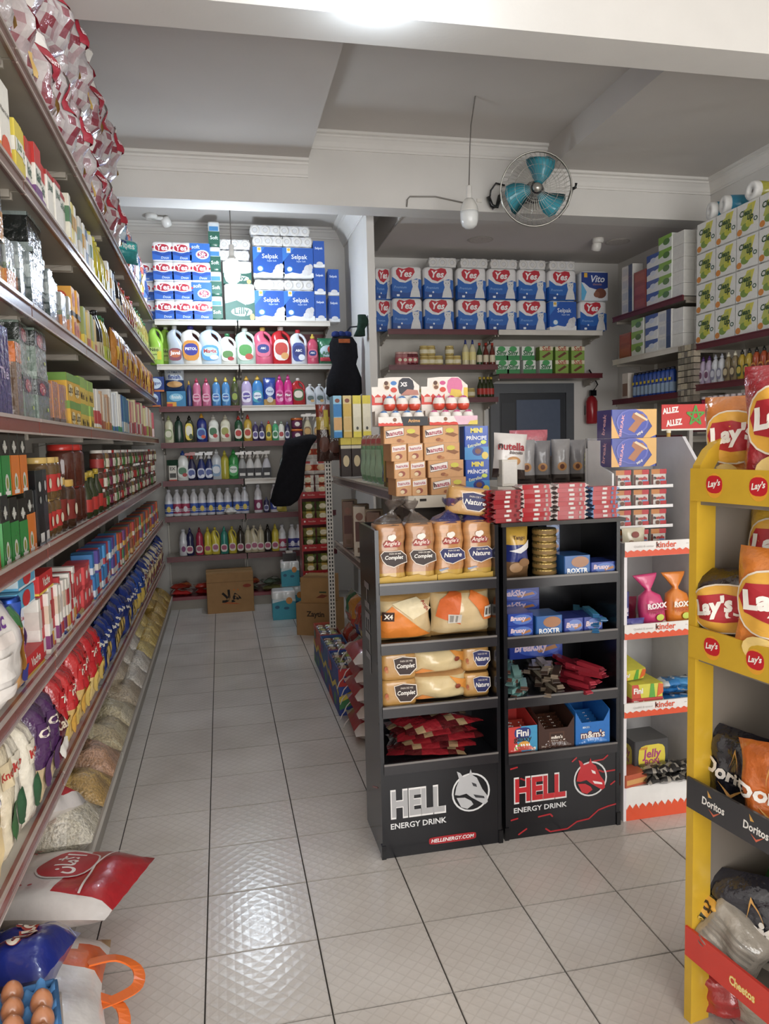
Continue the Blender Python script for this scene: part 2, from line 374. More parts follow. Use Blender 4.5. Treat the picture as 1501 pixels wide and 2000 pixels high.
def hell_rack(x0, x1, y0, d, hgt, shelves, basez, red, label):
    w = x1-x0; t = empty('display_rack', (x0, y0, 0)); tag(t, label, 'display rack')
    for x in (0, w-.014):
        sp = MB().box(x, x+.014, 0, d, 0.0, hgt, BLK).build('side_panel', 'gloss', t)
        mm = MB()
        if x == 0 and not red:
            for k in range(5): mm.disc((-.001, .02, .28+k*.22), UY, UZ, .004, .006, '#8b8b8b', 8)
            mm.poly([(-.001, .06, .24), (-.001, .16, .20), (-.001, .16, .206), (-.001, .06, .246)], '#b03038')
            mm.text('HELL', (-.0012, .17, .82), -UZ, UY, '#84848a', w=.34, h=.09, bold=.03)
            mm.build('print', 'gloss', sp)
    MB().box(.014, w-.014, d-.01, d, 0, hgt, '#1d1d21').build('back_panel', 'gloss', t)
    for z in shelves:
        s = MB().box(.015, w-.015, .004, d-.011, z-.012, z, '#1e1e22').build('shelf', 'gloss', t)
        st = MB().box(.012, w-.012, -.006, .003, z-.03, z+.012, '#29272a'); st.box(.012, w-.012, -.0075, -.006, z+.004, z+.011, '#77726f'); st.build('price_strip', 'gloss', s)
    b = MB().box(.014, w-.014, .002, d-.011, .0, basez, BLK).build('base_box', 'gloss', t)
    for x in (-.004, w-.012): MB().box(x, x+.016, -.004, .02, 0, .05, '#131316').build('foot', 'gloss', t)
    m = MB(); yy = .0008
    c1, c2, c3 = (('#d8d8d8', '#c3262e', '#f0e6e6') if red else ('#d9d9d9', '#b9b9bb', '#3a3a3e'))
    zt = basez*.60
    if red:
        def crack(L, wd=.006):
            for (xa, za), (xb, zb) in zip(L, L[1:]):
                dx, dz = xb-xa, zb-za; k = wd/2/math.hypot(dx, dz)
                m.poly([(xa-dz*k, yy, za+dx*k), (xb-dz*k, yy, zb+dx*k), (xb+dz*k, yy, zb-dx*k), (xa+dz*k, yy, za-dx*k)], '#b0232b')
        for L in ([(.16, .025), (.18, .01), (.25, .012), (.29, .035), (.34, .04), (.38, .07), (.42, .08), (.455, .085)], [(.02, .075), (.05, .08)], [(.13, .075), (.18, .08), (.19, .068)], [(.06, .235), (.08, .225), (.13, .23), (.135, .218)], [(.34, .25), (.36, .268), (.40, .27), (.42, .285)], [(.38, .23), (.40, .22), (.45, .222)], [(.31, .225), (.335, .242)], [(.27, .275), (.29, .29)], [(.05, .015), (.085, .035)], [(.43, .165), (.45, .178)], [(.02, .275), (.05, .28)]): crack(L)
    m.text('HELL', (w*.30, 0, zt), UX, UZ, '#e4e2e0', w=w*.455, h=basez*.33, bold=.058)
    m.text('HELL', (w*.30, -.0005, zt), UX, UZ, '#c3262e' if red else '#aaa9aa', w=w*.435, h=basez*.29, bold=.04)
    m.text('ENERGY DRINK', (w*.30, 0, basez*.355), UX, UZ, '#dcdcdc', w=w*.46, h=basez*.065, bold=.02)
    devil(m, (w*.74, .0004, zt+.01), basez*.44, c1, c2, c3)
    if not red:
        m.disc((w*.58, .0006, basez*.13), UX, UZ, w*.20, basez*.042, '#a8242c', 20, 6)
        m.text('HELLENERGY.COM', (w*.58, 0, basez*.13), UX, UZ, '#eeeeee', w=w*.36, h=basez*.042, bold=.02, shear=.2)
    m.build('print', 'gloss', b)
    return t
R1 = (.512, .968, 2.56); R2 = (.988, 1.456, 2.57)
hell_rack(*R1, .30, 1.20, [1.0, .785, .555, .345], .335, False, 'black display rack of sliced bread with silver lettering on base')
r2 = hell_rack(*R2, .30, 1.19, [.99, .77, .54, .325], .315, True, 'black display rack of biscuits with red lettering on base')
MB().box(-.012, .48, -.02, .31, 1.19, 1.204, '#2a241f').build('top_board', 'paint', r2)

# ------------------------------------------------------------------ white and orange confectionery display
t = empty('confectionery_display', (1.482, 2.585, 0)); tag(t, 'white confectionery display with orange edged shelves and grey side panel', 'display rack')
KW, KD = .335, .34; OR = '#e2532c'
MB().box(0, .012, 0, KD, 0, 1.10, '#e6e2e6').build('side_panel', 'gloss', t)
m = MB(); pf = [(0.01, 1.06), (KD, 1.06), (KD, 1.50), (.12, 1.50), (.01, 1.38)]
m.loft([[(x, y, z) for y, z in pf] for x in (KW-.014, KW)], ['#cfcdd0'], sm=False); m.build('side_panel', 'gloss', t)
MB().box(KW-.014, KW, 0, KD, 0, 1.06, '#d9d6d6').build('side_panel', 'gloss', t)
MB().box(.012, KW-.014, KD-.012, KD, 0, 1.46, '#c9c7c6').build('back_panel', 'gloss', t)
def wavy(m, x0, x1, z0, z1, y, c, n=22, seed=1, down=False):
    r = random.Random(seed)
    for k in range(n):
        a, b = x0+(x1-x0)*k/n, x0+(x1-x0)*(k+1)/n; d = (z1-z0)*.35
        m.poly([(a, y, z0), (b, y, z0), (b, y, z1-d*((k+1) % 2)*r.uniform(.5, 1)), (a, y, z1-d*(k % 2)*r.uniform(.5, 1))], c)
for z in (1.06, .74, .43):
    s = MB().box(.013, KW-.015, .004, KD-.013, z-.014, z, '#ece9e6').build('shelf', 'gloss', t)
    m = MB(); m.box(.0, KW, -.004, .004, z-.012, z+.045, '#eae6e2'); wavy(m, 0, KW, z-.012, z+.014, -.0052, OR, 26, int(z*99))
    m.text('kinder', (.175, -.0056, z+.030), UX, UZ, OR, w=.085, bold=.02); m.text('k', (.1386, -.0062, z+.0318), UX, UZ, '#2b2422', h=.0185, bold=.02)
    m.text('Qualité & saveur', (.08, -.0056, z+.026), UX, UZ, '#cfc9c6', w=.085); m.text('.. ..  ..', (.285, -.0056, z+.030), UX, UZ, '#b9b2ae', w=.05)
    m.build('price_strip', 'gloss', s)
b = MB().box(.012, KW-.014, .002, KD-.013, 0, .135, '#eeece9').build('base', 'gloss', t)
m = MB(); wavy(m, 0, KW, 0, .066, .0008, OR, 24, 5); m.build('print', 'gloss', b)

# ------------------------------------------------------------------ crisp rack, its front turned to the aisle
YEL = '#d0a614'
CR = Matrix.Translation((1.118, 1.62, 0)) @ Matrix.Rotation(math.radians(-81), 4, 'Z')       # local x runs along the bins towards the entrance, -y is the front
ct = empty('crisp_rack', (1.118, 1.62, 0), math.radians(-81)); tag(ct, 'yellow crisp rack with printed bin fronts at frame edge', 'display rack')
CL, CD = .62, .42
m = MB(); pf = [(0, 0), (0, 1.39)] + [(.20-.20*math.cos(a), 1.39+.135*math.sin(a)) for a in (.3, .6, .9, 1.2, 1.5)] + [(CD, 1.53), (CD, 0)]
for x in (0, CL):
    m = MB(); m.loft([[(xx, y, z) for y, z in pf] for xx in (x-.006, x+.006)], '#867d73', sm=False); sp = m.build('side_panel', 'paint', ct)
    m = MB(); m.loft([[(x-.013, y-.006, z), (x+.011, y-.006, z), (x+.011, y+.03*(k < 2)+.022, z-.028*(k > 1)), (x-.013, y+.03*(k < 2)+.022, z-.028*(k > 1))] for k, (y, z) in enumerate(pf[:8])], YEL, sm=False); m.build('edge_trim', 'gloss', sp)
MB().box(.006, CL-.006, CD-.01, CD, 0, 1.5, '#837a70').build('back_panel', 'paint', ct)
def logo_lays(m, x, z, s, y=-.0125):
    m.disc((x, y, z-.001), UX, UZ, s*.5, s*.56, '#e9a419', 18); m.disc((x, y-.0005, z+s*.04), UX, UZ, s*.47, s*.40, '#c8202b', 18, 2.6)
    m.text("Lay's", (x, y-.001, z+s*.05), (UX*.985+UZ*.17).normalized(), UZ, '#f7f3ea', w=s*.72, bold=.03, shear=.15)
for z, c, tx in ((1.385, YEL, 'L'), (1.0, YEL, 'L'), (.615, '#3a3a3d', 'D'), (.22, '#d23a2c', 'C')):
    s = MB().box(.007, CL-.007, .005, CD-.012, z-.05, z-.035, '#80776c').build('bin_floor', 'paint', ct)
    m = MB().box(-.006, CL+.006, -.012, -.004, z-.04, z+.038, c)
    for k in range(5):
        x = .07+.125*k
        if tx == 'L': logo_lays(m, x, z, .052)
        elif tx == 'D':
            m.text('Doritos', (x+.01, -.0125, z), UX, UZ, '#f0ede8', w=.07, h=.02, bold=.025, shear=.1)
            m.poly([(x-.004, -.0125, z-.014), (x+.012, -.0125, z-.028), (x+.034, -.0125, z-.008), (x+.012, -.0125, z-.022)], '#d9694a'); m.poly([(x-.005, -.0125, z+.014), (x-.008, -.0125, z+.030), (x+.006, -.0125, z+.016)], '#d9a24a')
        elif k: m.text('Cheetos', (x-.02, -.0125, z-.006), UX, UZ, '#f6c62b', w=.075, h=.024, bold=.05); m.text('Cheetos', (x-.02, -.0130, z-.006), UX, UZ, '#f9e2a0', w=.073, h=.021, bold=.015)
    m.build('bin_front', 'gloss', s)

# ------------------------------------------------------------------ ceiling fixtures
# wall fan on the beam
fc = Vector((2.50, 5.70, 3.455)); t = empty('wall_fan', fc, math.radians(-14)); t.rotation_euler = (math.radians(8), 0, math.radians(-16)); tag(t, 'wall fan with teal blades in a wire cage on beam', 'fan')
R = .275
cage = MB()
for r, y in ((R, 0), (R, .02)): cage.tube([(r*math.cos(2*PI*k/32), y, r*math.sin(2*PI*k/32)) for k in range(33)], .006, '#b5b3aa', 5, False)
cage.build('rim', 'metal', t)
for sgn, nm in ((-1, 'front_grille'), (1, 'rear_grille')):
    g_ = MB()
    for k in range(44):
        a = 2*PI*k/44; tw = .35
        g_.tube([((.05+(R-.05)*q)*math.cos(a+tw*q), sgn*(.075*(1-q**3)), (.05+(R-.05)*q)*math.sin(a+tw*q)) for q in (0, .35, .7, 1)], .0013, '#c3c1b8', 3, False)
    for r in (.10, .17, .23): g_.tube([(r*math.cos(2*PI*k/28), sgn*.072*(1-((r-.05)/(R-.05))**3)-sgn*.002, r*math.sin(2*PI*k/28)) for k in range(29)], .0014, '#c3c1b8', 3, False)
    g_.build(nm, 'metal', t)
bl = MB()
for k in range(3):
    a0 = math.radians(20+120*k+45); secs = []
    for q, wd, tw in ((.045, .03, .5), (.10, .065, .48), (.16, .10, .4), (.21, .11, .33), (.235, .07, .3)):
        c, s = math.cos(a0+q*1.4), math.sin(a0+q*1.4); u = Vector((c, 0, s)); v = Vector((-s, 0, c))
        secs.append([u*q+v*(wd*(x))+UY*(wd*x*tw+oy) for x, oy in ((-1, 0), (0, -.008), (1, 0), (0, -.002))])
    bl = MB(); bl.loft(secs, '#3ea2b5'); bl.build('blade', 'gloss', t)
MB().lathe([(.034, -.03), (.036, .0), (.03, .04)], '#2d2d2f', 14).build('spindle', 'gloss', t).rotation_euler.x = PI/2
hb = MB().lathe([(.0, .082), (.034, .08), (.036, .07)], '#c9c7bf', 16).build('badge', 'metal', t); hb.rotation_euler.x = PI/2
mt = MB().lathe([(.06, .10), (.085, .13), (.085, .2), (.05, .22)], '#26262a', 14).build('motor', 'gloss', t); mt.rotation_euler.x = -PI/2
m = MB(); m.tube([(-.05, .20, 0), (-.05, .30, .0), (-.05, .345, .02)], .016, '#2a2a2c'); m.box(-.11, .01, .34, .355, -.05, .07, '#2a2a2c'); m.build('wall_bracket', 'gloss', t)
m = MB(); m.tube([(R+.01, .01, -.01), (R+.03, .01, 0), (R+.035, .01, .03)], .012, '#1e1e20'); m.tube([(R+.01, .015, 0), (R*.93, .10, -.12), (R*.7, .12, -.2)], .012, '#8d8b84'); m.build('yoke', 'gloss', t)
m = MB(); P0 = ony(985, 362, 5.95); pts = [(985, 362), (968, 358), (958, 372), (955, 395), (962, 408), (974, 398), (978, 372)]
m.tube([ony(a, b, 6.02) for a, b in pts], .008, '#232325', 6); m.tube([ony(a, b, 6.015) for a, b in ((953, 384), (960, 402), (970, 404), (976, 382))], .017, '#1f1f21', 6)
tag(m.build('fan_cable', 'gloss'), 'bunched black fan cable and plug on beam', 'cable')
def bulb(loc, top, label, on, power=0):
    t = empty('hanging_bulb', loc); tag(t, label, 'light bulb')
    L = Vector(loc); T = Vector(top)-L
    m = MB(); m.tube([(0, 0, .17), (T.x*.2, T.y*.2, .17+(T.z-.17)*.5), (T.x*.2, T.y*.3, .17+(T.z-.17)*.8), (T.x, T.y, T.z)], .0045, '#6b6560', 5); m.build('cord', 'gloss', t)
    MB().lathe([(.016, .185), (.021, .18), (.022, .10), (.026, .085)], '#e8e5df', 14).build('socket', 'gloss', t)
    MB().lathe([(.026, .09), (.036, .075), (.045, .06)] if on else [(.030, .09), (.045, .07), (.063, .03), (.069, 0), (.069, -.005)], '#e2dfd8', 18).build('body', 'gloss', t)
    d = MB(); d.lathe(([(.045, .06), (.066, .03)] if on else [])+[(.068, -.005), (.069, -.03), (.066, -.075), (.055, -.108), (.03, -.128), (.004, -.132)], '#eef0ee', 18); d.build('diffuser', 'bulb_glow' if on else 'gloss', t)
    if on:
        l = bpy.data.lights.new('bulb_light', 'POINT'); l.energy = power; l.color = (.76, .88, 1); l.shadow_soft_size = .07
        o = bpy.data.objects.new('bulb_light', l); COL.objects.link(o); o.parent = t; o.location = (0, 0, -.19)
    return t
bulb((1.915, 5.6, 3.235), (1.86, 5.27, 3.92), 'unlit white bulb hanging on cord before the beam', False)
bulb((.165, 6.62, 3.01), (.165, 6.62, 3.64), 'lit bulb hanging before the toilet paper on back shelves', True, 18)
bulb((.735, 3.3, 3.44), (.735, 3.40, 3.72), 'lit bulb at the entrance beam, top edge', True, 3.5)
# surface cable along the beam and down the partition
m = MB(); L = [ony(a, b, 6.058) for a, b in ((905, 396), (868, 388), (850, 384), (800, 384), (795, 390), (794, 404))]
L2 = [onz(a, b, 3.372) for a, b in ((783, 425), (770, 440), (735, 490))]
k2 = MB().tube(L2, .006, '#8a857e', 5).build('surface_cable', 'gloss'); tag(k2, 'thin grey cable along the alcove ceiling edge', 'cable')
m.tube(L, .006, '#8a857e', 5); tag(m.build('surface_cable', 'gloss'), 'grey cable clipped along the beam beside the bulb', 'cable')
m = MB().box(-.02, .02, -.012, 0, -.014, .014, '#e6e2da'); tag(m.build('cable_junction', 'gloss', None, ony(935, 392, 6.068)), 'small white cable connector on the beam', 'connector')
def dome_cam(loc, label, arm):
    t = empty('security_camera', loc); tag(t, label, 'camera', 'security cameras')
    MB().lathe([(.055, 0), (.055, -.03), (.045, -.045)][::-1], '#dcd9d3', 16).build('mount', 'gloss', t)
    h = MB().lathe([(.02, -.02), (.04, -.03), (.046, -.07), (.043, -.105), (.03, -.112)][::-1], '#e4e1db', 16).build('housing', 'gloss', t); h.location = arm; h.rotation_euler = (math.radians(25), math.radians(-25 if arm[0] else 0), 0)
    l_ = MB().disc((0, 0, -.1135), UX, -UY, .024, .024, '#1a1a1c', 14).build('lens', 'gloss', h)
    if arm[0]: MB().tube([(0, 0, -.03), (arm[0], 0, -.035)], .018, '#d8d5cf').build('arm', 'gloss', t)
dome_cam(Vector((-.52, 7.38, 3.64)), 'white security camera over the left alcove shelves', (.10, 0, 0))
dome_cam(Vector((3.57, 6.72, 3.38)), 'white dome security camera on right alcove ceiling', (0, 0, 0))
for p in ((938, 468), (1205, 472)):
    q = onz(p[0], p[1], 3.379); m = MB(); m.lathe([(.12, -.004), (.115, 0)], '#b8b2aa', 24); m.lathe([(.100, -.006), (.100, -.004)], '#c4beb6', 24)
    tag(m.build('ceiling_disc', 'matte', None, q), 'round blanked downlight plate on alcove ceiling', 'ceiling plate', 'blanked downlights')
# ------------------------------------------------------------------ product kinds (front is local -y, base at z = 0)
class Fr:
    """flat print laid out on a w x h face; coordinates are fractions of the face"""
    def __init__(s, m, o, u, v, w, h, n):
        s.m = m; s.o = Vector(o); s.u = Vector(u); s.v = Vector(v); s.w = w; s.h = h; s.n = Vector(n); s.k = 0; s.step = .0003
    def P(s, x, z): return s.o+s.u*(x*s.w)+s.v*(z*s.h)+s.n*(.0006+s.step*s.k)
    def rect(s, x0, z0, x1, z1, c): s.k += 1; s.m.poly([s.P(x0, z0), s.P(x1, z0), s.P(x1, z1), s.P(x0, z1)], c); return s
    def poly(s, L, c): s.k += 1; s.m.poly([s.P(*p) for p in L], c); return s
    def disc(s, x, z, rx, rz, c, p=2.0, n=14): s.k += 1; s.m.disc(s.P(x, z), s.u, s.v, rx*s.w, rz*s.h, c, n, p); return s
    def text(s, t, x, z, w, c, h=None, bold=.02, shear=0, rot=0):
        s.k += 1; a = math.radians(rot); u = s.u*math.cos(a)+s.v*math.sin(a); v = s.v*math.cos(a)-s.u*math.sin(a)
        s.m.text(t, s.P(x, z), u, v, c, w=w*s.w, h=(h*s.h if h else None), bold=bold, shear=shear); return s
def front(m, w, h, y=0): return Fr(m, (-w/2, y, 0), UX, UZ, w, h, -UY)
def leftside(m, w, h, d): return Fr(m, (-w/2, d, 0), -UY, UZ, d, h, -UX)
def rightside(m, w, h, d): return Fr(m, (w/2, 0, 0), UY, UZ, d, h, UX)
def rbox(m, w, d, h, c, b=.003, **k):
    """carton with softened vertical edges"""
    x, y = w/2, d; p = [(-x+b, 0), (x-b, 0), (x, b), (x, y-b), (x-b, y), (-x+b, y), (-x, y-b), (-x, b)]
    i = len(m.v); m.v += [(a, q, z) for z in (0, h) for a, q in p]
    cs = [k.get('f', c), k.get('f', c), k.get('r', c), k.get('r', c), c, c, k.get('l', c), k.get('l', c)]
    for j in range(8): m.face((i+j, i+(j+1) % 8, i+8+(j+1) % 8, i+8+j), cs[j])
    m.face([i+7-j for j in range(8)], c); m.face([i+8+j for j in range(8)], k.get('t', c))
    return m
def carton(w, h, d, c, art=None, side=None, name='carton', cat='box', mat='paper', pm=None, **k):
    b = rbox(MB(), w, d, h, c, **k); parts = []
    if art or side:
        m = MB()
        if art: art(front(m, w, h))
        if side: side(leftside(m, w, h, d)); side(rightside(m, w, h, d))
        parts = [('print', m, pm or mat)]
    return Proto(name, cat, b, mat, parts)
def bottle(prof, spans, cap=None, capc='#ffffff', label=None, art=None, name='bottle', cat='bottle', sy=1.0, n=14, mat='gloss', p=2.0, capmat='gloss'):
    """prof (r,z) rings; cap: rings; label: (z0,z1,colour,grow)"""
    pr = list(reversed(prof)) if prof[0][1] > prof[-1][1] else prof
    r0 = max(r for r, z in pr)*sy
    b = MB().lathe(pr, spans, n, 0, r0, 1, sy, p); parts = []
    if cap: parts.append(('cap', MB().lathe(cap, capc, 12, 0, r0), capmat))
    if label:
        z0, z1, lc = label[:3]; m = MB(); N = 10
        def rad(z):
            for (ra, za), (rb, zb) in zip(pr, pr[1:]):
                if za <= z <= zb: return ra+(rb-ra)*(z-za)/max(zb-za, 1e-6)
            return pr[-1][0]
        zs = [z0+(z1-z0)*k/3 for k in range(4)]
        m.lathe([(rad(z)+.0012, z) for z in zs], lc, n, 0, r0, 1, sy, p, caps=False)
        if art:
            r = max(rad(z) for z in zs)+.0018; art(Fr(m, (-r*.75, r0-r*sy, z0), UX, UZ, r*1.5, z1-z0, -UY))
        parts.append(('label', m, 'paper'))
    return Proto(name, cat, b, mat, parts)
def ell(hx, hy, cx, cy, z, n=14, p=2.6):
    o = []
    for j in range(n):
        a = 2*PI*(j+.5)/n; ca, sa = math.cos(a), math.sin(a)
        o.append((cx+hx*math.copysign(abs(ca)**(2/p), ca), cy+hy*math.copysign(abs(sa)**(2/p), sa), z))
    return o
def jug(w, h, d, c, capc, art=None, side=1, name='detergent_jug', mat='gloss', lo=None):
    """big bottle with an open handle on one side"""
    hw, hd = w/2, d/2; S = [(.86, 0, 0), (1, .0, .03), (1, 0, .30), (.98, 0, .50), (.80, -.14, .64), (.60, -.24, .74), (.48, -.22, .82), (.34, -.12, .88), (.24, -.06, .905)]
    b = MB(); b.loft([ell(hw*k, hd*min(1, k+.15) if z > .5 else hd*k, side*o*w, hd, z*h) for k, o, z in S], [lo or c]*3+[c]*(len(S)-4))
    hnd = MB(); hnd.tube([(side*.36*w, hd, .50*h), (side*.44*w, hd, .60*h), (side*.40*w, hd, .71*h), (side*.28*w, hd, .80*h), (side*.10*w, hd, .86*h), (-side*.02*w, hd, .865*h)], [.13*w, .10*w, .085*w, .085*w, .09*w, .10*w], c, 8)
    cp = MB().lathe([(.15*w, .90*h), (.155*w, .985*h), (.13*w, h)], capc, 12, -side*.05*w, hd)
    parts = [('handle', hnd, mat), ('cap', cp, 'gloss')]
    if art: m = MB(); art(front(m, w, h, -.001)); parts.append(('label', m, 'paper'))
    return Proto(name, 'bottle', b, mat, parts)
def squeeze(w, h, d, c, capc, art=None, waist=.86, name='squeeze_bottle', mat='gloss', top=None):
    hw, hd = w/2, d/2; S = [(.85, 0), (1, .025), (1, .25), (waist, .48), (.92, .62), (.78, .74), (.46, .82), (.30, .85)]
    b = MB().loft([ell(hw*k, hd*min(1, k+.05), 0, hd, z*h, 14, 2.4) for k, z in S], [c]*5+[top or c]*2)
    cp = MB().lathe([(.19*w, .845*h), (.19*w, .92*h), (.11*w, .935*h), (.08*w, h)], capc, 10, 0, hd)
    parts = [('cap', cp, 'gloss')]
    if art: m = MB(); art(front(m, w, h, -.0008)); parts.append(('label', m, 'paper'))
    return Proto(name, 'bottle', b, mat, parts)
def spray(w, h, d, c, hc, art=None, neck=None):
    hw, hd = w/2, d/2; S = [(.88, 0), (1, .02), (1, .36), (.82, .52), (.55, .66), (.36, .74), (.34, .76)]
    b = MB().loft([ell(hw*k, hd*k, 0, hd, z*h, 12, 2.4) for k, z in S], [c]*5+[neck or c])
    t = MB().lathe([(.20*w, .75*h), (.20*w, .81*h), (.13*w, .83*h), (.14*w, .88*h)], hc, 10, 0, hd)
    t.box(-.62*w, .38*w, hd-.14*w, hd+.14*w, .88*h, .97*h, hc); t.box(-.72*w, -.62*w, hd-.09*w, hd+.09*w, .885*h, .96*h, hc); t.box(-.20*w, .45*w, hd-.12*w, hd+.12*w, .97*h, h, hc)
    g_ = MB().tube([(-.34*w, hd, .89*h), (-.42*w, hd, .80*h), (-.52*w, hd, .73*h)], [.07*w, .06*w, .05*w], hc, 6)
    parts = [('trigger_head', t, 'gloss', [('trigger', g_, 'gloss')])]
    if art: m = MB(); art(front(m, w, h, -.0008)); parts.append(('label', m, 'paper'))
    return Proto('spray_bottle', 'bottle', b, 'gloss', parts)
from mathutils.geometry import tessellate_polygon
def fine(m, lim):
    """cut large print faces into small triangles so that they can follow a curved surface"""
    V, F, Cc, Ss = m.v, [], [], []
    def cut(a, b, c, col, dep):
        A, B, D = Vector(V[a]), Vector(V[b]), Vector(V[c]); e = [(A-B).length, (B-D).length, (D-A).length]; k = e.index(max(e))
        if e[k] < lim or dep > 9: F.append((a, b, c)); Cc.append(col); Ss.append(True); return
        if k == 1: a, b, c = b, c, a
        elif k == 2: a, b, c = c, a, b
        V.append(tuple((Vector(V[a])+Vector(V[b]))/2)); n = len(V)-1
        cut(a, n, c, col, dep+1); cut(n, b, c, col, dep+1)
    for f, col in zip(list(m.f), list(m.c)):
        P = [Vector(V[i]) for i in f]
        if max((P[i]-P[i-1]).length for i in range(len(P))) < lim*.8 and len(f) < 5: F.append(f); Cc.append(col); Ss.append(True); continue
        for t in tessellate_polygon([P]):
            a, b, c = [f[i] for i in t]
            n1 = (Vector(V[b])-Vector(V[a])).cross(Vector(V[c])-Vector(V[a]))
            cut(a, b, c, col, 0)
    m.f, m.c, m.s = F, Cc, Ss
def pillow(w, h, d, col, nx=9, nz=10, seed=1, crimp=.035, name='bag', cat='bag', mat='film', art=None, wob=.06, flat=False, crimpc=None):
    """sealed bag standing on its lower seam (or lying, flat=True: local y is its length)"""
    r = random.Random(seed); b = MB(); ph = [r.uniform(0, 6) for _ in range(6)]
    def th(u, v):
        e = max(0, 1-abs(u)**3.2)**.55*max(0, 1-abs(v)**3.5)**.6
        return d/2*e*(1+wob*2*math.sin(3.1*u+ph[0])*math.sin(2.7*v+ph[1])+wob*math.sin(7*u+ph[2]+3*v)+wob*math.sin(9*v+ph[3]-2*u))
    def pt(i, j, sg):
        u, v = -1+2*i/nx, -1+2*j/nz; pin = 1-.07*(1-abs(v))*abs(u); zz = h/2+v*h/2*(1-.03*(1-u*u)*0)
        x = u*w/2*pin*(1+wob*.25*math.sin(5*v+ph[4])); y = sg*th(u, v)
        if abs(v) > .999: y = .0015*math.sin(i*2.3+ph[5])
        if flat: return (x, zz-h/2, max(0, y+d*.5) if sg > 0 else max(0, d*.5+y*1.0))
        return (x, d/2+y, zz)
    for sg in (-1, 1):
        base = len(b.v)
        for j in range(nz+1):
            for i in range(nx+1): b.v.append(pt(i, j, sg))
        for j in range(nz):
            for i in range(nx):
                a = base+j*(nx+1)+i; q = (a, a+1, a+nx+2, a+nx+1); u, v = (i+.5)/nx, (j+.5)/nz
                c = crimpc if crimpc and (v < crimp+.05 or v > 1-crimp-.05) else (col(u, v, sg < 0) if callable(col) else col)
                b.face(q if sg < 0 else q[::-1], c, True)
    parts = []
    if art:
        m = MB()
        if flat: F = Fr(m, (-w/2, -h/2, d*1.0), UX, UY, w, h, UZ)
        else: F = Fr(m, (-w/2, -.001-.0*d, 0), UX, UZ, w, h, -UY)
        F.step = max(.0011, .008*d); art(F); fine(m, max(w, h)/14); drape = []
        for (x, y, z) in m.v:                                              # lay the print on the bulging film
            if flat: u, v = 2*x/w, 2*y/h; drape.append((x, y, d*.5+th(max(-1, min(1, u)), max(-1, min(1, v)))+.0015+(z-d)*1))
            else: u, v = 2*x/w, 2*z/h-1; drape.append((x, d/2-th(max(-1, min(1, u)), max(-1, min(1, v)))-.0012+y, z))
        m.v = drape; parts = [('print', m, 'paper')]
    P_ = Proto(name, cat, b, mat, parts); P_.off = 0 if flat else d*.38
    return P_
def rollpack(w, h, d, art, cols, lobes=3, name='toilet_paper_pack', tiers=1, cat='toilet paper'):
    """shrink-wrapped block of rolls: lobed outline, rounded rim; cols: (upper, lower, split)"""
    b = MB(); n = 6*lobes
    def ring(k, z):
        o = []
        for j in range(n+1):
            t = j/n; x = -w/2+w*t; y = .010*(1-abs(math.sin(PI*t*lobes)))**2; o.append((x*k, y+(1-k)*d/2, z))
        for j in range(n+1):
            t = 1-j/n; x = -w/2+w*t; y = d-.010*(1-abs(math.sin(PI*t*lobes)))**2; o.append((x*k, y-(1-k)*d/2, z))
        return o
    zs = [(.90, 0), (.985, .012), (1, .03), (1, h*cols[2]), (1, h-.03), (.985, h-.012), (.90, h)]
    b.loft([ring(k, z) for k, z in zs], [cols[1], cols[1], cols[1], cols[0], cols[0], '#e9e8e6'])
    m = MB(); art(front(m, w, h, -.0005))
    return Proto(name, cat, b, 'filmsoft', [('print', m, 'paper')])
def rollrow(n=3, r=.05, L=.11, rows=1, wrap=None):
    """rolls wrapped side by side, ends to the front"""
    parts = []; b = MB(); W = 2*r*n
    b.box(-W/2+.012, W/2-.012, .004, L, .004, 2*r*rows-.008, '#d8d8da')
    for q in range(rows):
        for k in range(n):
            cx = -W/2+r+2*r*k; cz = r+2*r*q; m = MB(); N = 16
            def ring(rr, y): return [(cx+rr*math.cos(2*PI*j/N), y, cz+rr*math.sin(2*PI*j/N)) for j in range(N)]
            m.loft([ring(r*.97, L), ring(r*.985, .012), ring(r*.9, 0), ring(r*.45, .002), ring(r*.38, .006)], ['#dad8d4', '#dedcd8', '#dad8d4', '#857d74'], False)
            m.loft([ring(r*.38, .004), ring(r*.36, .05)], '#6e645a', False); m.face(range(len(m.v)-N, len(m.v)), '#3a342f')
            parts.append(('roll', m, 'paper'))
    return Proto('toilet_paper_pack', 'toilet paper', b, 'filmsoft', parts)
def heap_sacks(): pass
YELLOWTAG = '#d8f01e'
def tagdot(F, x, z, k=.09): F.rect(x, z, x+k, z+k*.8*F.w/F.h, YELLOWTAG)

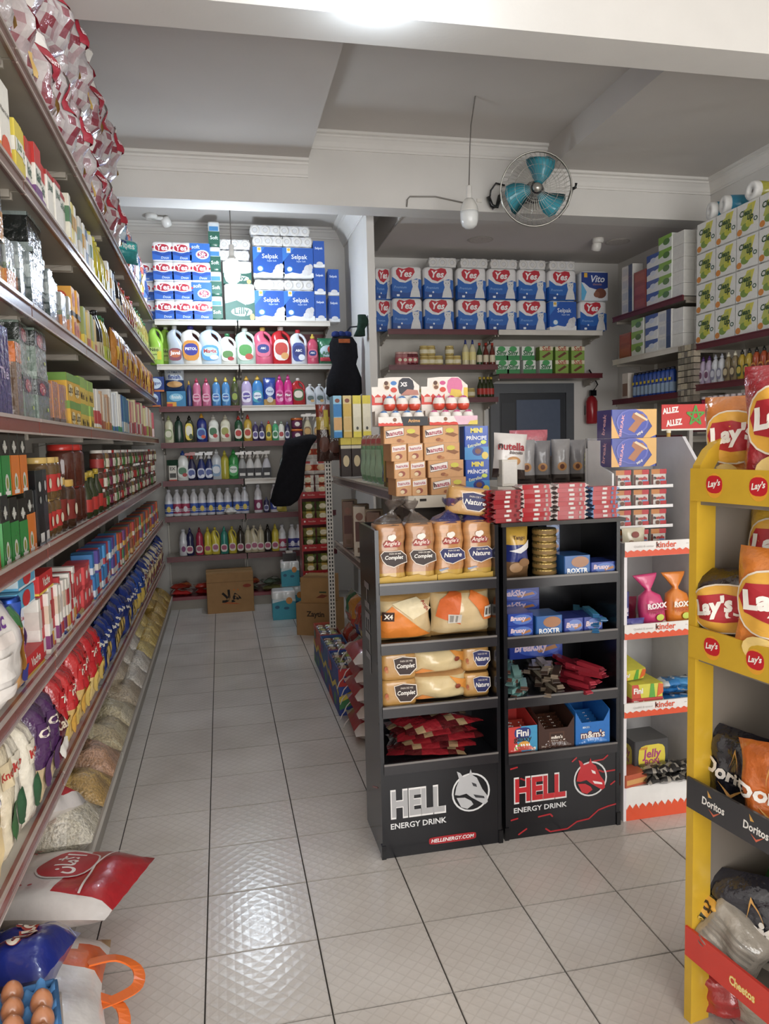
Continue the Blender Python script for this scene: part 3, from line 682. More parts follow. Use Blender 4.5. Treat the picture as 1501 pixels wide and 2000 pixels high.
# ---- art
def art_yes(F, sub='Premium', cat=True):
    F.poly([(.0, .03), (1, .03), (1, .58), (.85, .62), (.62, .56), (.45, .48), (.25, .50), (.10, .60), (0, .66)], '#1f63b8')
    F.poly([(.0, .03), (1, .03), (1, .30), (.5, .16), (0, .22)], '#174a96')
    F.poly([(.14, .86), (.22, .95), (.40, .91), (.58, .97), (.74, .94), (.78, .82), (.66, .66), (.46, .54), (.26, .60), (.15, .74)], '#c22336')
    F.text('Yes', .46, .77, .44, '#f6f2f2', bold=.03, shear=.2)
    F.text(sub, .28, .34, .42, '#8fb9e6', bold=.0, shear=.1); F.disc(.30, .20, .03, .03, '#e8eef6'); F.disc(.20, .08, .05, .035, '#e8eef6', 6)
    if cat:
        F.poly([(.60, .03), (.95, .03), (.93, .2), (.88, .36), (.90, .50), (.84, .58), (.72, .58), (.66, .50), (.70, .36), (.64, .2)], '#d9dadb')
        F.poly([(.67, .50), (.66, .62), (.73, .57)], '#d9dadb'); F.poly([(.89, .50), (.90, .62), (.83, .57)], '#cfd0d2'); F.disc(.74, .49, .016, .014, '#4a4a4c', 2, 8); F.disc(.83, .49, .016, .014, '#4a4a4c', 2, 8); F.disc(.785, .44, .014, .01, '#d78f8f', 2, 8)
def art_yes_small(F):
    F.rect(.0, .06, 1, .50, '#2a66c4'); F.poly([(0, .46), (.25, .50), (.5, .36), (.75, .48), (1, .46), (1, .36), (.5, .24), (0, .38)], '#1c4ea6')
    F.disc(.5, .68, .43, .24, '#ffffff'); F.disc(.48, .68, .34, .19, '#b92238', 2.4); F.text('Yes', .48, .69, .56, '#f4f4f8', bold=.03); F.text('Doux', .62, .18, .4, '#cfe0f6', shear=.2)
    F.disc(.05, .7, .05, .06, '#b92238'); F.disc(.95, .66, .05, .06, '#b92238')
def art_soft(F):
    F.rect(0, .04, 1, .96, '#2d6fc6'); F.disc(.62, .38, .33, .24, '#f2f2f4'); F.disc(.62, .38, .25, .17, '#a93a5a'); F.text('Sft', .62, .38, .34, '#ffffff'); F.text('soft', .3, .78, .4, '#d8e6f8')
def art_selpak(F):
    F.rect(0, .10, 1, .97, '#1c57b4'); F.poly([(0, .97), (.4, .97), (0, .5)], '#2f78cf'); F.rect(.14, .80, .27, .96, '#e9e4d0'); F.disc(.205, .90, .05, .045, '#e2b52c')
    F.text('Selpak', .55, .66, .52, '#eef4fb', bold=.01); F.text('Super Soft', .6, .53, .3, '#b8d2f0'); F.disc(.22, .28, .11, .10, '#2f86cf'); F.disc(.22, .28, .08, .075, '#dfeaf4')
    F.poly([(0, .02), (1, .02), (1, .16), (.8, .22), (.55, .14), (.3, .18), (.1, .12), (0, .14)], '#e6e8ea'); F.disc(.82, .26, .14, .17, '#d3d2d4'); F.disc(.90, .36, .08, .10, '#cac9cb'); F.disc(.72, .18, .10, .10, '#dcdcdd')
def art_vito(F):
    F.rect(0, .02, 1, .95, '#dfe3ea'); F.poly([(0, .95), (1, .95), (1, .45), (.7, .35), (.3, .45), (.1, .6), (0, .62)], '#24408e'); F.poly([(0, .62), (.2, .3), (.1, .02), (0, .02)], '#58b0df'); F.rect(.1, .78, .22, .93, '#e2b12c'); F.text('Vito', .62, .74, .52, '#eef2fa', shear=.25); F.disc(.72, .26, .22, .17, '#7a4a3a'); F.disc(.58, .22, .12, .10, '#8e5a46'); F.text('chocolat', .60, .56, .34, '#b48a8a')
def art_cleanup(F):
    F.rect(0, .02, 1, .98, '#e6e5df'); F.poly([(.20, .26), (.50, .92), (.85, .92), (.70, .55), (.76, .26)], '#d9d04a'); F.poly([(.16, .36), (.34, .76), (.66, .88), (.72, .66), (.5, .46), (.3, .30)], '#bcc05a'); F.disc(.40, .25, .19, .12, '#7f9c40'); F.disc(.13, .14, .12, .10, '#db8a33'); F.disc(.55, .32, .14, .10, '#c3c43a')
    F.text('Clean', .40, .68, .56, '#1f4a26', bold=.03, shear=.15); F.text('up', .62, .47, .28, '#1f4a26', bold=.03, shear=.15); F.disc(.86, .40, .09, .07, '#3b5a41'); F.disc(.86, .40, .05, .04, '#dfe4de')
def art_label(txt, c0, c1, c2, z0=.12, z1=.52, tc='#ffffff', tw=.62, oval=True):
    def f(F):
        if oval: F.disc(.45, (z0+z1)/2, .40, (z1-z0)/2, c0, 3); F.disc(.45, (z0+z1)/2+.05*(z1-z0), .33, (z1-z0)*.30, c1, 2.4)
        else: F.rect(.08, z0, .92, z1, c0); F.rect(.08, z0, .92, z0+(z1-z0)*.35, c1)
        if c2: F.disc(.62, z0+(z1-z0)*.22, .2, (z1-z0)*.16, c2)
        if txt: F.text(txt, .45, z0+(z1-z0)*.58, tw, tc, bold=.03)
    return f
def art_bands(cols, txt=None, tc='#ffffff', tz=.7, tw=.8, blob=None, dot=None):
    """cols: list of (z0, z1, colour)"""
    def f(F):
        for a, b, c in cols: F.rect(0.0, a, 1.0, b, c)
        if blob: F.disc(blob[0], blob[1], blob[2], blob[3], blob[4], 2.3)
        if txt: F.text(txt, .5, tz, tw, tc, bold=.02)
        if dot: tagdot(F, *dot)
    return f
# ------------------------------------------------------------------ stock of the long wall shelving
SIDE = [None, 'lowest', 'second', 'third', 'fourth', 'fifth', 'sixth', 'top']
def row(level, y0, items, x=-.566, ymax=7.14):
    """items: (proto, label, how many side by side, gap, tiers, scale)"""
    y = y0
    for it in items:
        pr, lab, n = it[:3]; gap = it[3] if len(it) > 3 else .004; tiers = it[4] if len(it) > 4 else 1; sc = it[5] if len(it) > 5 else 1
        prs = pr if isinstance(pr, list) else [pr]; k = 0
        while (k < n if n else True):
            p = prs[k % len(prs)]; w_ = p.w*(sc if not isinstance(sc, tuple) else sc[0])
            if y+w_ > ymax: return
            for t in range(tiers):
                j = random.Random(level*1000+k*7+t+int(y*50))
                if tiers == 1 and sc == 1: vv = j.uniform(.93, 1.05); scl = (1, 1, vv)
                else: scl = sc
                p.put((x+p.off-j.uniform(0, .018), y+w_/2, LZ[level]+.001+t*(p.h-p.z0)*(sc if not isinstance(sc, tuple) else sc[2])), PI/2+j.uniform(-.05, .05), lab+', '+SIDE[level]+' aisle shelf', lab+' on '+SIDE[level]+' shelf', 'y', scl)
            y += w_+gap; k += 1
def C(w, h, d, c, bands, txt=None, tc='#ffffff', tz=.7, tw=.8, blob=None, dot=None, sidea=None, mat='paper', name='carton', **k):
    a = art_bands(bands, txt, tc, tz, tw, blob, dot); s = sidea or art_bands(bands, None, blob=blob, dot=(.3, .5) if dot else None)
    return carton(w, h, d, c, a, s, name=name, mat=mat, **k)
# top shelf: clear bags of red and white packets, then tall hygiene packs
bagp = []
for sd in range(4):
    rr = random.Random(40+sd); grid = [[rr.choice(['#c6bdbc', '#bdb2b2', '#b8a6a7', '#b59a9c', '#a88488', '#93505a', '#8a3340', '#cac3c0', '#c0b6b4']) for _ in range(12)] for _ in range(12)]
    bagp.append(pillow(.30, .42, .24, lambda u, v, f, g=grid: g[int(u*11.9)][int(v*11.9)], 12, 12, sd, name='clear_bag', mat='film', wob=.12,
                art=lambda F, s=sd: F.rect(.30, .45, .62, .70, '#a81f33').rect(.30, .70, .62, .80, '#e9e4dc').text('Bimo', .46, .58, .24, '#f0dada').rect(.66, .2, .74, .4, '#c9a24a')))
row(7, 2.35, [(bagp, 'clear bag of red-white packets', 9, .006, 2)], -.635)
wp = pillow(.26, .15, .14, '#1f8f92', 9, 7, 3, name='wet_wipe_pack', cat='wipes', art=lambda F: F.rect(.2, .45, .8, .75, '#2bb0ae').rect(.35, .72, .55, .85, '#233a7a').text('wipes', .5, .6, .5, '#e8f4f2'))
wp.put((-.53, 5.16, LZ[7]+.015), PI/2-.9, 'teal pack of wet wipes at the edge, top aisle shelf', None, 'y')
def tallpack(c, c2, txt, tc, seed): return pillow(.20, .44, .16, lambda u, v, f: c2 if .25 < v < .6 else c, 7, 9, seed, name='hygiene_pack', cat='pack', wob=.04, art=lambda F: F.disc(.5, .42, .36, .13, tc).text(txt, .5, .72, .7, tc))
hp = [tallpack('#9fc3d8', '#cfdde6', 'Soft', '#2e5f9a', 1), tallpack('#d8502e', '#e9c23a', 'Dodo', '#f2efe6', 2), tallpack('#d9dde2', '#3c6fc0', 'Baby', '#27498f', 3), tallpack('#e4e2dc', '#c23b3a', 'Lina', '#8e2d3a', 4), tallpack('#2e5e58', '#dfe4e0', 'Always', '#e9f0ee', 5)]
row(7, 5.36, [(hp, 'tall hygiene pack in printed film', 0, .0, 1)], -.61)
# sixth shelf: juice and milk cartons, oil bottles
juice = C(.105, .30, .08, '#e9e5da', [(0, .34, '#e08a2e'), (.0, .14, '#5f8f3a')], 'Plaisir fruité', '#3d3326', .70, .8, (.45, .28, .42, .17, '#d9552b'), name='juice_carton')
jy = C(.085, .225, .07, '#d8c33b', [(0, .3, '#b9c24a'), (.55, .75, '#e9e6da')], 'Jus', '#3c6d3a', .66, .6, name='juice_carton')
jr = C(.09, .235, .075, '#e6e2d8', [(.72, 1, '#c7322c'), (.28, .42, '#7a4a86')], 'lait', '#2e5c46', .58, .7, (.5, .15, .35, .10, '#c9702e'), name='juice_carton')
jg = C(.09, .225, .07, '#e8e4da', [(.0, .05, '#3f6f4a'), (.92, 1, '#b03535')], 'Jibal', '#2c5a3f', .76, .7, (.5, .76, .0, .0, '#ffffff'), name='milk_carton')
js = [C(.055, .245, .06, c, [(.1, .3, d), (.55, .8, e_)], name='slim_carton') for c, d, e_ in (('#e0dccb', '#d8b53e', '#4f7a58'), ('#d9c76a', '#e5e0cc', '#b88a2c'), ('#e2e0da', '#c8c0a2', '#d9a53a'), ('#2e4a7a', '#d98a3a', '#dfe0de'), ('#cfcabc', '#d07a3c', '#8a9a90'))]
def petb(c, capc, lab, h=.27, r=.042, txt=None):
    return bottle([(r*.85, 0), (r, .012), (r, h*.30), (r*.93, h*.36), (r, h*.42), (r, h*.62), (r*.7, h*.78), (r*.36, h*.90), (r*.34, h*.95)], c, [(r*.42, h*.93), (r*.42, h), (r*.38, h*1.005)], capc, (h*.15, h*.42, lab), (lambda F: F.disc(.5, .5, .3, .35, '#e8e0a0')) if txt is None else txt, mat='pet', name='oil_bottle')
oilY = petb('#d3c21e', '#d8d05a', '#c8b81a', .31, .045); oilG = petb('#b8a43a', '#2a6a3a', '#a6b03a', .285, .038); oilO = petb('#b9801e', '#c03a2a', '#9c2f24', .285, .038); dark = petb('#2a2320', '#1b1a1a', '#c0b090', .28, .036)
row(6, 2.46, [(juice, 'white juice carton with orange fruit print', 1, .02), (jy, 'yellow-green juice carton', 2, .004), (jr, 'white carton with red top band', 3), (jg, 'white milk carton with green logo', 4), (js, 'slim drink carton', 11), (oilY, 'tall yellow cooking-oil bottle', 5), (js[2:], 'slim drink carton near the oil', 5), (dark, 'dark syrup bottle', 5), (oilO, 'amber oil bottle', 12), (oilG, 'green-capped oil bottle', 0)])
# fifth shelf: tea and coffee boxes in shiny wrap
wrap = dict(mat='film')
kb = C(.13, .155, .10, '#26211f', [(0, .55, '#e09a2a')], 'K', '#c23a2a', .30, .3, (.5, .78, .28, .14, '#b5302c'), dot=(.6, .4), name='coffee_box', **wrap)
kg = C(.07, .18, .10, '#9aa09f', [(0, .5, '#c47a3a'), (.5, .6, '#6f7d62')], dot=(.3, .6), name='tea_box', **wrap)
kt = C(.10, .115, .09, '#1f2322', [(0, .12, '#8d9a97'), (.86, 1, '#8d9a97')], 'Thé', '#b8c2b8', .5, .5, name='tea_box', **wrap)
ks = C(.055, .21, .10, '#7f8a8c', [(.1, .45, '#3c4a4a'), (.6, .8, '#a9b3b2')], dot=(.3, .45), name='tea_box', **wrap)
ky = C(.09, .12, .09, '#e0a02a', [(0, .18, '#231f1d')], 'W', '#8e2a22', .62, .3, (.5, .6, .3, .25, '#c9502c'), name='tea_box')
kp = [C(.055, .21, .08, c, [(.1, .4, d)], dot=(.2, .5) if i == 1 else None, name='sachet_box') for i, (c, d) in enumerate((('#c9b28a', '#d9922e'), ('#8f9a52', '#d8c33a'), ('#cfcac0', '#7c8b7e'), ('#d8b43a', '#b5551e')))]
pk = [pillow(.10, .26, .06, c, 6, 7, i, name='foil_pouch', art=lambda F, d=d: F.rect(.2, .3, .8, .6, d)) for i, (c, d) in enumerate((('#b9781e', '#d9b03a'), ('#8e3a22', '#d8a03a'), ('#c08a2a', '#7a2a22')))]
row(5, 2.05, [(C(.10, .24, .09, '#2b211c', [(.1, .2, '#4a3a30')], name='coffee_box'), 'dark brown coffee box', 2), (kb, 'black and orange coffee box', 1, .003, 2), (kg, 'shrink-wrapped tea box with orange base', 2, .003, 1), (ks, 'tall silver-wrapped tea box', 3), (kt, 'black tea box in a stack', 2, .003, 3), (ks, 'grey-green wrapped tea box', 4), (kg, 'wrapped green tea box', 3), (ky, 'yellow tea box with red emblem', 2, .003, 2), (kp, 'small sachet box', 9, .003, 1), (dark, 'black sauce bottle', 2), (oilG, 'green oil bottle', 4), (pk, 'gold and brown foil pouch', 0)])
# fourth shelf
pu = C(.11, .25, .09, '#33306e', [(0, .06, '#25224f')], 'Thé', '#c9b9d8', .5, .6, name='tea_box', **wrap)
ob = C(.08, .23, .09, '#6f5a4a', [(.75, 1, '#d0773a')], dot=(.5, .55), name='coffee_box', **wrap)
ov = C(.15, .155, .11, '#6f7f74', [(.62, .95, '#232a26'), (.0, .1, '#8d9a90')], 'Tea', '#e9dcd0', .75, .25, (.42, .76, .26, .13, '#b5302c'), dot=(.72, .3), name='tea_box', **wrap)
ob2 = C(.09, .16, .09, '#b57a4c', [(0, .2, '#5a4638')], dot=(.4, .6), name='coffee_box', **wrap)
yb = C(.13, .11, .10, '#d9a92a', [(.72, 1, '#6f9a3c')], 'Lipo', '#3a2a1a', .4, .6, (.5, .4, .3, .22, '#e9d9a0'), name='tea_box')
yg = C(.12, .115, .10, '#8fb04a', [(0, .6, '#d8b93a')], 'Miel', '#4a3a1e', .3, .6, name='infusion_box')
wr = C(.06, .20, .08, '#e4ded2', [(0, .12, '#e0b52a'), (.2, .5, '#c8362a')], name='spice_box')
sl = [C(.045, .20, .08, c, [(.1, .3, d)], name='slim_box') for c, d in (('#c9a27a', '#a3502e'), ('#d8cdb8', '#b5632e'), ('#b98f6a', '#d9a53a'))]
wg = [C(.05, .24, .08, c, [(.05, .2, d)], name='slim_box') for c, d in (('#e6e4dc', '#2f8a56'), ('#dfe3e6', '#3a6fae'))]
bl_ = [C(.05, .245, .08, c, [(.1, .35, d)], name='slim_box') for c, d in (('#4a86b5', '#d3e0e8'), ('#2f5f9a', '#8fb0cc'), ('#3c6f8c', '#c9c2b0'))]
pkb = [C(.055, .25, .08, c, [(.1, .4, d)], name='slim_box') for c, d in (('#d8cf9a', '#b54a5a'), ('#c25a68', '#e6d9d0'), ('#c9a88a', '#8e3a3a'), ('#ddd3c2', '#a8b04a'))]
row(4, 2.10, [(pu, 'tall purple tea box', 2), (ob, 'brown coffee box with orange top', 2), (ov, 'tea box with red oval badge', 2, .004, 2), (ob2, 'tan coffee box with yellow price dot', 4, .003, 1), (yb, 'yellow tea box with green band', 2, .003, 2), (yg, 'green and yellow infusion box', 3, .003, 2), (wr, 'white spice box with red flame', 3), (sl, 'slim tan box', 9), (wg, 'slim white box', 7), (bl_, 'slim blue box', 9), (pkb, 'slim pink and cream box', 0)])
# third shelf: oils in printed tins and jars
def tin(lab, tx, cc='#1a1a18', two=True): return carton(.085, .18, .085, '#23231c', lambda F: (F.rect(0, .0, 1, .62, lab), F.disc(.5, .75, .16, .10, '#c9ccc0'), F.text('Huile', .5, .75, .5, '#e8e6dc'), F.disc(.5, .2, .22, .14, '#d8d8cc'), F.disc(.5, .2, .12, .09, '#8a8f3a'), F.rect(.2, .02, .8, .08, '#e9e6df')), lambda F: (F.rect(0, 0, 1, .62, lab), tagdot(F, .3, .25, .25)), name='olive_oil_tin', cat='tin', mat='gloss', t='#3a3a30')
tg, tr, to_, tb = tin('#2f8a3f', 'g'), tin('#a32a26', 'r'), tin('#e07a1e', 'o'), carton(.085, .26, .085, '#17181a', lambda F: (F.rect(.2, .04, .8, .16, '#e6e4de'), F.disc(.5, .78, .2, .07, '#cfd0cc'), F.disc(.5, .6, .16, .05, '#9a9c98')), lambda F: F.disc(.5, .4, .3, .2, '#c9ccc6').rect(.3, .1, .7, .2, '#d8d23a'), name='olive_oil_tin', cat='tin', mat='gloss')
def jar(c, lid, lab=None, h=.13, r=.045, mat='pet', nm='jar'):
    return bottle([(r*.88, 0), (r, .01), (r, h*.78), (r*.86, h*.88)], c, [(r*.9, h*.86), (r*.92, h*.88), (r*.92, h*.99), (r*.88, h)], lid, (h*.2, h*.6, lab) if lab else None, (lambda F: F.disc(.5, .5, .3, .3, '#e6dcc0')) if lab else None, name=nm, cat='jar', mat=mat)
cof = jar('#4a3222', '#c9a04a', '#7a2a22', .20, .05); redj = jar('#5a2e22', '#c02f26', None, .175, .055); goldj = jar('#6e5330', '#d3b060', '#b3302a', .15, .042); pep = bottle([(.026, 0), (.03, .01), (.03, .11), (.012, .16), (.011, .185)], '#32391e', [(.014, .18), (.014, .205)], '#b59a2a', (.03, .09, '#b3322a'), None, name='sauce_bottle')
jm = [jar(c, l_, b_, .11, .034, 'pet') for c, l_, b_ in (('#5e3a2a', '#d9d4ca', '#a3322c'), ('#7a3a2c', '#b8342c', '#d8d2c4'), ('#3f4a2c', '#e6e2da', '#4f7a3a'), ('#8a6a3a', '#cfcac0', '#dcd3bb'), ('#4a2a26', '#efece6', '#7a2f4a'))]
row(3, 1.95, [(tr, 'red labelled oil tin', 2, .004, 1), (tg, 'green labelled oil tin', 3, .004, 1), (to_, 'orange labelled oil tin', 2, .004, 1), (tb, 'tall black oil tin with barcode', 2), (goldj, 'gold-lidded jar with red label', 3, .004, 2), (cof, 'brown coffee jar with gold lid', 2, .004, 1), (redj, 'brown jar with wide red lid', 3, .004, 2), (pep, 'dark sauce bottle with red label', 6, .01), (jm, 'small lidded preserve jar', 0, .006, 3)])
row(3, 1.95, [(tg, 'green labelled upper oil tin', 5, .004, 1)], -.578) if False else None
for k, (p_, lb) in enumerate(((tg, 'green labelled oil tin on the upper layer'), (tg, 'green labelled oil tin on the upper layer'), (tg, 'green labelled oil tin on the upper layer'), (to_, 'orange labelled oil tin on the upper layer'), (to_, 'orange labelled oil tin on the upper layer'))):
    p_.put((-.572, 2.04+.094*k, LZ[3]+.183), PI/2, lb+', third aisle shelf', 'oil tins on the upper layer', 'y')
# second shelf: biscuit and cheese boxes
bbx = C(.20, .055, .14, '#5fb0d6', [(0, .12, '#e6eef2')], None, blob=(.5, .5, .22, .42, '#cc2f33'), sidea=art_bands([(.15, .85, '#c9d9e0')], None, blob=(.5, .5, .3, .3, '#c33b3a')), name='cheese_box')
brx = C(.20, .062, .14, '#cf2a2e', [(0, .12, '#e9c23a')], 'Vache', '#f4efe2', .55, .5, name='biscuit_box')
wsb = [C(.035, .20, .12, c, [(.08, .30, d), (.5, .8, e_)], name='slim_biscuit_box') for c, d, e_ in (('#e9e4dc', '#c43a36', '#ddd2c9'), ('#c8343a', '#e6dfd6', '#b02f34'), ('#e4dfd6', '#7a2f6a', '#d8c8b0'), ('#dcd6ca', '#d9a23a', '#b8383a'))]
rdb = C(.075, .09, .09, '#d5474a', [(.0, .2, '#b53236')], None, blob=(.6, .6, .2, .2, '#e8dcd4'), name='biscuit_box')
blb = [C(.06, .10, .09, c, [(.1, .4, d)], name='biscuit_box') for c, d in (('#2f79b8', '#d3e2ee'), ('#3d93cf', '#b5303a'), ('#5a4a9a', '#dcd6ca'), ('#c9403c', '#e8e2d8'))]
orb = [C(.06, .095, .09, c, [(.1, .4, d)], name='biscuit_box') for c, d in (('#d0632c', '#e0b03a'), ('#b83a30', '#d8cfc0'), ('#3a8a5a', '#dcd6ca'), ('#7a4a86', '#d9a53a'), ('#8a4a26', '#c9a05a'))]
bigd = pillow(.26, .30, .16, lambda u, v, f: '#7a4a8e' if u > .78 else '#e6e1db', 9, 10, 5, name='snack_puff_pack', mat='filmsoft', art=lambda F: F.rect(.12, .62, .5, .72, '#d9cfc8').text('tuc', .3, .82, .3, '#6a3a8a').rect(.1, .2, .45, .3, '#d8d2cc').rect(.1, .35, .45, .55, '#dfdad4').disc(.84, .5, .09, .2, '#e0a03a').disc(.70, .62, .08, .09, '#5f3a7a'))
bigd.put((-.525, 1.99, LZ[2]+.002), PI/2, 'white and purple snack pack, second aisle shelf', None, 'y')
pillow(.15, .16, .09, '#2a8ac4', 7, 7, 8, name='blue_bag').put((-.57, 1.84, LZ[2]+.002), PI/2, 'crumpled blue bag at the near end, second aisle shelf', None, 'y')
grn = pillow(.09, .24, .07, lambda u, v, f: '#3f8a4a' if v > .8 else '#d9b04a' if v > .4 else '#cf9a5a', 6, 8, 3, name='crisp_tube_bag', mat='filmsoft', art=lambda F: F.disc(.4, .6, .35, .12, '#a8468a').text('CK', .5, .62, .5, '#f0ead8').disc(.5, .25, .3, .1, '#3a3a86'))
grn.put((-.545, 2.17, LZ[2]+.002), PI/2, 'yellow and purple corn snack bag with green top, second aisle shelf', None, 'y')
can = bottle([(.030, 0), (.033, .006), (.033, .118), (.028, .126)], '#2f55b0', None, None, (.01, .11, '#2f55b0'), lambda F: F.disc(.5, .5, .35, .3, '#dfe6f2').text('Cola', .5, .5, .6, '#c4303a'), name='drink_can', cat='can', mat='metal')
for k in range(2): can.put((-.568, 2.26+.005*k, LZ[2]+.002+.128*k), PI/2, 'blue printed can in a stack, second aisle shelf', 'blue cans', 'y')
row(2, 2.31, [(brx, 'red cheese-biscuit box in a stack', 1, .004, 1), (wsb, 'slim white and red biscuit box', 17, .001, 1)])
for k in range(3): bbx.put((-.58, 2.40, LZ[2]+.205+k*.057) if k else (-.575, 2.36, LZ[2]+.205), PI/2, 'light blue cheese box with red badge, second aisle shelf', 'light blue cheese boxes', 'y')
brx.put((-.575, 2.62, LZ[2]+.205), PI/2, 'red biscuit box lying on the slim boxes, second aisle shelf', None, 'y')
row(2, 3.02, [(rdb, 'salmon red biscuit box', 6, .004, 2), (blb, 'small blue biscuit box', 14, .004, 2), (orb, 'small orange biscuit box', 0, .004, 2)])
# lowest shelf: pasta, couscous and rice bags
def pbag(w, h, d, c, c2, txt, tc, seed, win=None, cut=.55, nm='pasta_bag'):
    return pillow(w, h, d, lambda u, v, f: c if v > cut or v < .12 else c2, 8, 10, seed, name=nm, art=lambda F: (F.rect(.15, .62, .85, .80, c), F.text(txt, .5, .71, .66, tc, bold=.03), win and F.disc(.5, .35, .3, .16, win)))
dari = pbag(.20, .33, .13, '#2348a0', '#e0b04a', 'Dari', '#f2efe6', 1, '#e8cf9a'); tan = pbag(.10, .34, .12, '#d8c6a0', '#dccfb2', 'Knorr', '#b0302a', 2, '#3a6a3a', .9, 'rice_bag'); wk = pbag(.10, .33, .10, '#e4dcc8', '#e6dfcd', 'Krim', '#b0302a', 3, '#2e5a3a', .9, 'rice_bag')
pur = pbag(.12, .34, .13, '#4c2a58', '#cbb489', 'Chef', '#e6dccb', 4, '#5a3466', .40, 'rice_bag'); mar = pbag(.12, .22, .11, '#5a1f2a', '#6e2a34', 'Cafe', '#d9c9b0', 5, '#e3dfd8'); redp = pbag(.085, .30, .10, '#bf2229', '#dfc27a', 'Tria', '#f2ead8', 6, '#d9b85a', .42); redp2 = pbag(.085, .31, .10, '#c92d2f', '#d3b066', 'Tria', '#f2ead8', 7, '#d9a53a', .5)
nav = pbag(.085, .26, .09, '#20357e', '#b59a5a', 'Pasta', '#e9e2cc', 8, '#d9b85a', .45); nav2 = pbag(.085, .25, .09, '#1d2c66', '#26397c', 'Barilla', '#e2dcd0', 9, '#c9b07a', .5); crm = pbag(.10, .25, .10, '#d3c4a6', '#cdb98f', 'Riz', '#6a2a3a', 10, '#8a3a5a', .6); blu = pbag(.10, .26, .10, '#234a9e', '#d0b04a', 'Coq', '#f0e8cc', 11, None, .5)
lw = [nav, nav2, nav]
row(1, 1.72, [(dari, 'blue and yellow couscous bag', 1), (tan, 'tan rice bag', 1), (wk, 'cream rice bag with green label', 2), (pur, 'purple-topped rice bag', 2), (mar, 'maroon coffee bag', 1), ([redp, redp2], 'red pasta bag with yellow window', 9), (lw, 'navy blue pasta bag', 15), ([blu, nav2], 'blue and gold pasta bag', 6), ([crm, nav], 'cream rice bag with maroon print', 0)], -.575)
for k in range(3): pillow(.26, .10, .08, lambda u, v, f: '#1f3a86' if u < .3 or u > .8 else '#c9a95a', 9, 5, 20+k, name='spaghetti_pack', cat='pasta', art=lambda F: F.rect(.3, .3, .75, .7, '#d9bd7a').text('Panzo', .52, .5, .3, '#22408a')).put((-.57, 2.93+.27*k, LZ[1]+.315), PI/2, 'spaghetti pack with gold window lying on red bags, lowest aisle shelf', 'spaghetti packs', 'y')
# base: clear bags of pulses, flour and pasta
def grainbag(c, c2, seed, w=.30, l=.30, h=.13):
    r = random.Random(seed); g_ = [[r.random() < .35 for _ in range(12)] for _ in range(12)]
    return pillow(w, l, h, lambda u, v, f: c2 if g_[int(u*11.9)][int(v*11.9)] else c, 11, 11, seed, name='grain_bag', cat='bag', mat='grain', wob=.10, flat=True)
gb = [('#b9b29e', '#c9c3b2', 'white rice'), ('#a8874a', '#c2a04f', 'split corn'), ('#a77e5e', '#b78f74', 'pink beans'), ('#a99874', '#bdb08c', 'chickpeas'), ('#b3a685', '#c5bb9f', 'white beans'), ('#a5957c', '#b5a68e', 'brown lentils'), ('#b8ae9f', '#c8c0b2', 'semolina'), ('#bdb4a6', '#cbc4b8', 'white flour'), ('#c2ac62', '#d3bf7c', 'pale pasta'), ('#b89a3e', '#cbb05a', 'short pasta'), ('#a98a2c', '#bfa04a', 'corn semolina'), ('#9c7c26', '#b5953c', 'yellow lentils'), ('#a07f22', '#b08f34', 'golden macaroni'), ('#8f7020', '#a8862c', 'curry pasta'), ('#94751f', '#a88a33', 'yellow split peas')]
yy = 2.50
for k, (c, c2, nm) in enumerate(gb):
    ln = .26 if k < 3 else .29
    p_ = grainbag(c, c2, 60+k, ln, .42, .18)
    p_.put((-.675, yy+ln/2, LZ[0]+.001), PI/2, 'clear bag of %s lying on the shelf base' % nm, 'bags of dry goods on the base', 'y')
    if k in (5, 6, 7, 8, 9, 11, 12): p_.put((-.70, yy+ln/2, LZ[0]+.15), PI/2, 'clear bag of %s lying on the shelf base' % nm, 'bags of dry goods on the base', 'y', .86)
    yy += ln*.985
# ------------------------------------------------------------------ back wall of the left alcove
def bx(cx3, cy=700, y=7.24): return ony(250+cx3/3.002, 380+cy/3.002, y).x       # survey of the photograph's back wall crop
YF = 7.225
ysm = rollpack(.178, .172, .12, art_yes_small, ('#f0eeee', '#e8ebf2', .5), 2); sft = rollpack(.178, .172, .12, art_soft, ('#2d6fc6', '#2d6fc6', .5), 2)
for ci, x in enumerate((bx(150), bx(220), bx(330), bx(437))):
    if ci == 0: x = bx(220)-.183
    for t in range(4 if ci else 3):
        p_ = sft if (ci == 3 and t in (1, 3)) else ysm
        p_.put((x, YF+(.0 if ci else .06), BZ[7]+.014+t*.1735), 0, 'blue and white toilet paper pack on the top back shelf', 'small toilet paper packs')
grnp = rollpack(.10, .22, .12, lambda F: F.rect(0, .1, 1, .6, '#23604e').rect(.1, .62, .9, .8, '#3f86c0').text('Soft', .5, .35, .7, '#e0ece6'), ('#dfe6ea', '#23604e', .5), 1)
for t in range(4): grnp.put((bx(523), YF+.01, BZ[7]+.014+t*.222), 0, 'narrow green and white kitchen roll pack on the top back shelf', 'narrow kitchen roll packs', sc=(1, 1, 1))
gbig = rollpack(.27, .335, .16, lambda F: F.rect(0, .55, 1, .95, '#dfe3dd').poly([(0, .0), (1, .0), (1, .50), (.7, .42), (.4, .55), (0, .46)], '#1f5a4c').disc(.5, .62, .16, .09, '#cfe0dc').disc(.55, .24, .36, .12, '#cfe2dc').text('Lilly', .55, .24, .5, '#1f5a4c').disc(.9, .1, .08, .1, '#c9a46a'), ('#d8dcd6', '#1f5a4c', .45), 3)
r3 = rollrow(3, .048, .10); r3b = rollrow(3, .052, .11)
gbig.put((bx(658), YF+.0, BZ[7]+.014), 0, 'large dark green toilet paper pack behind the lit bulb', None)
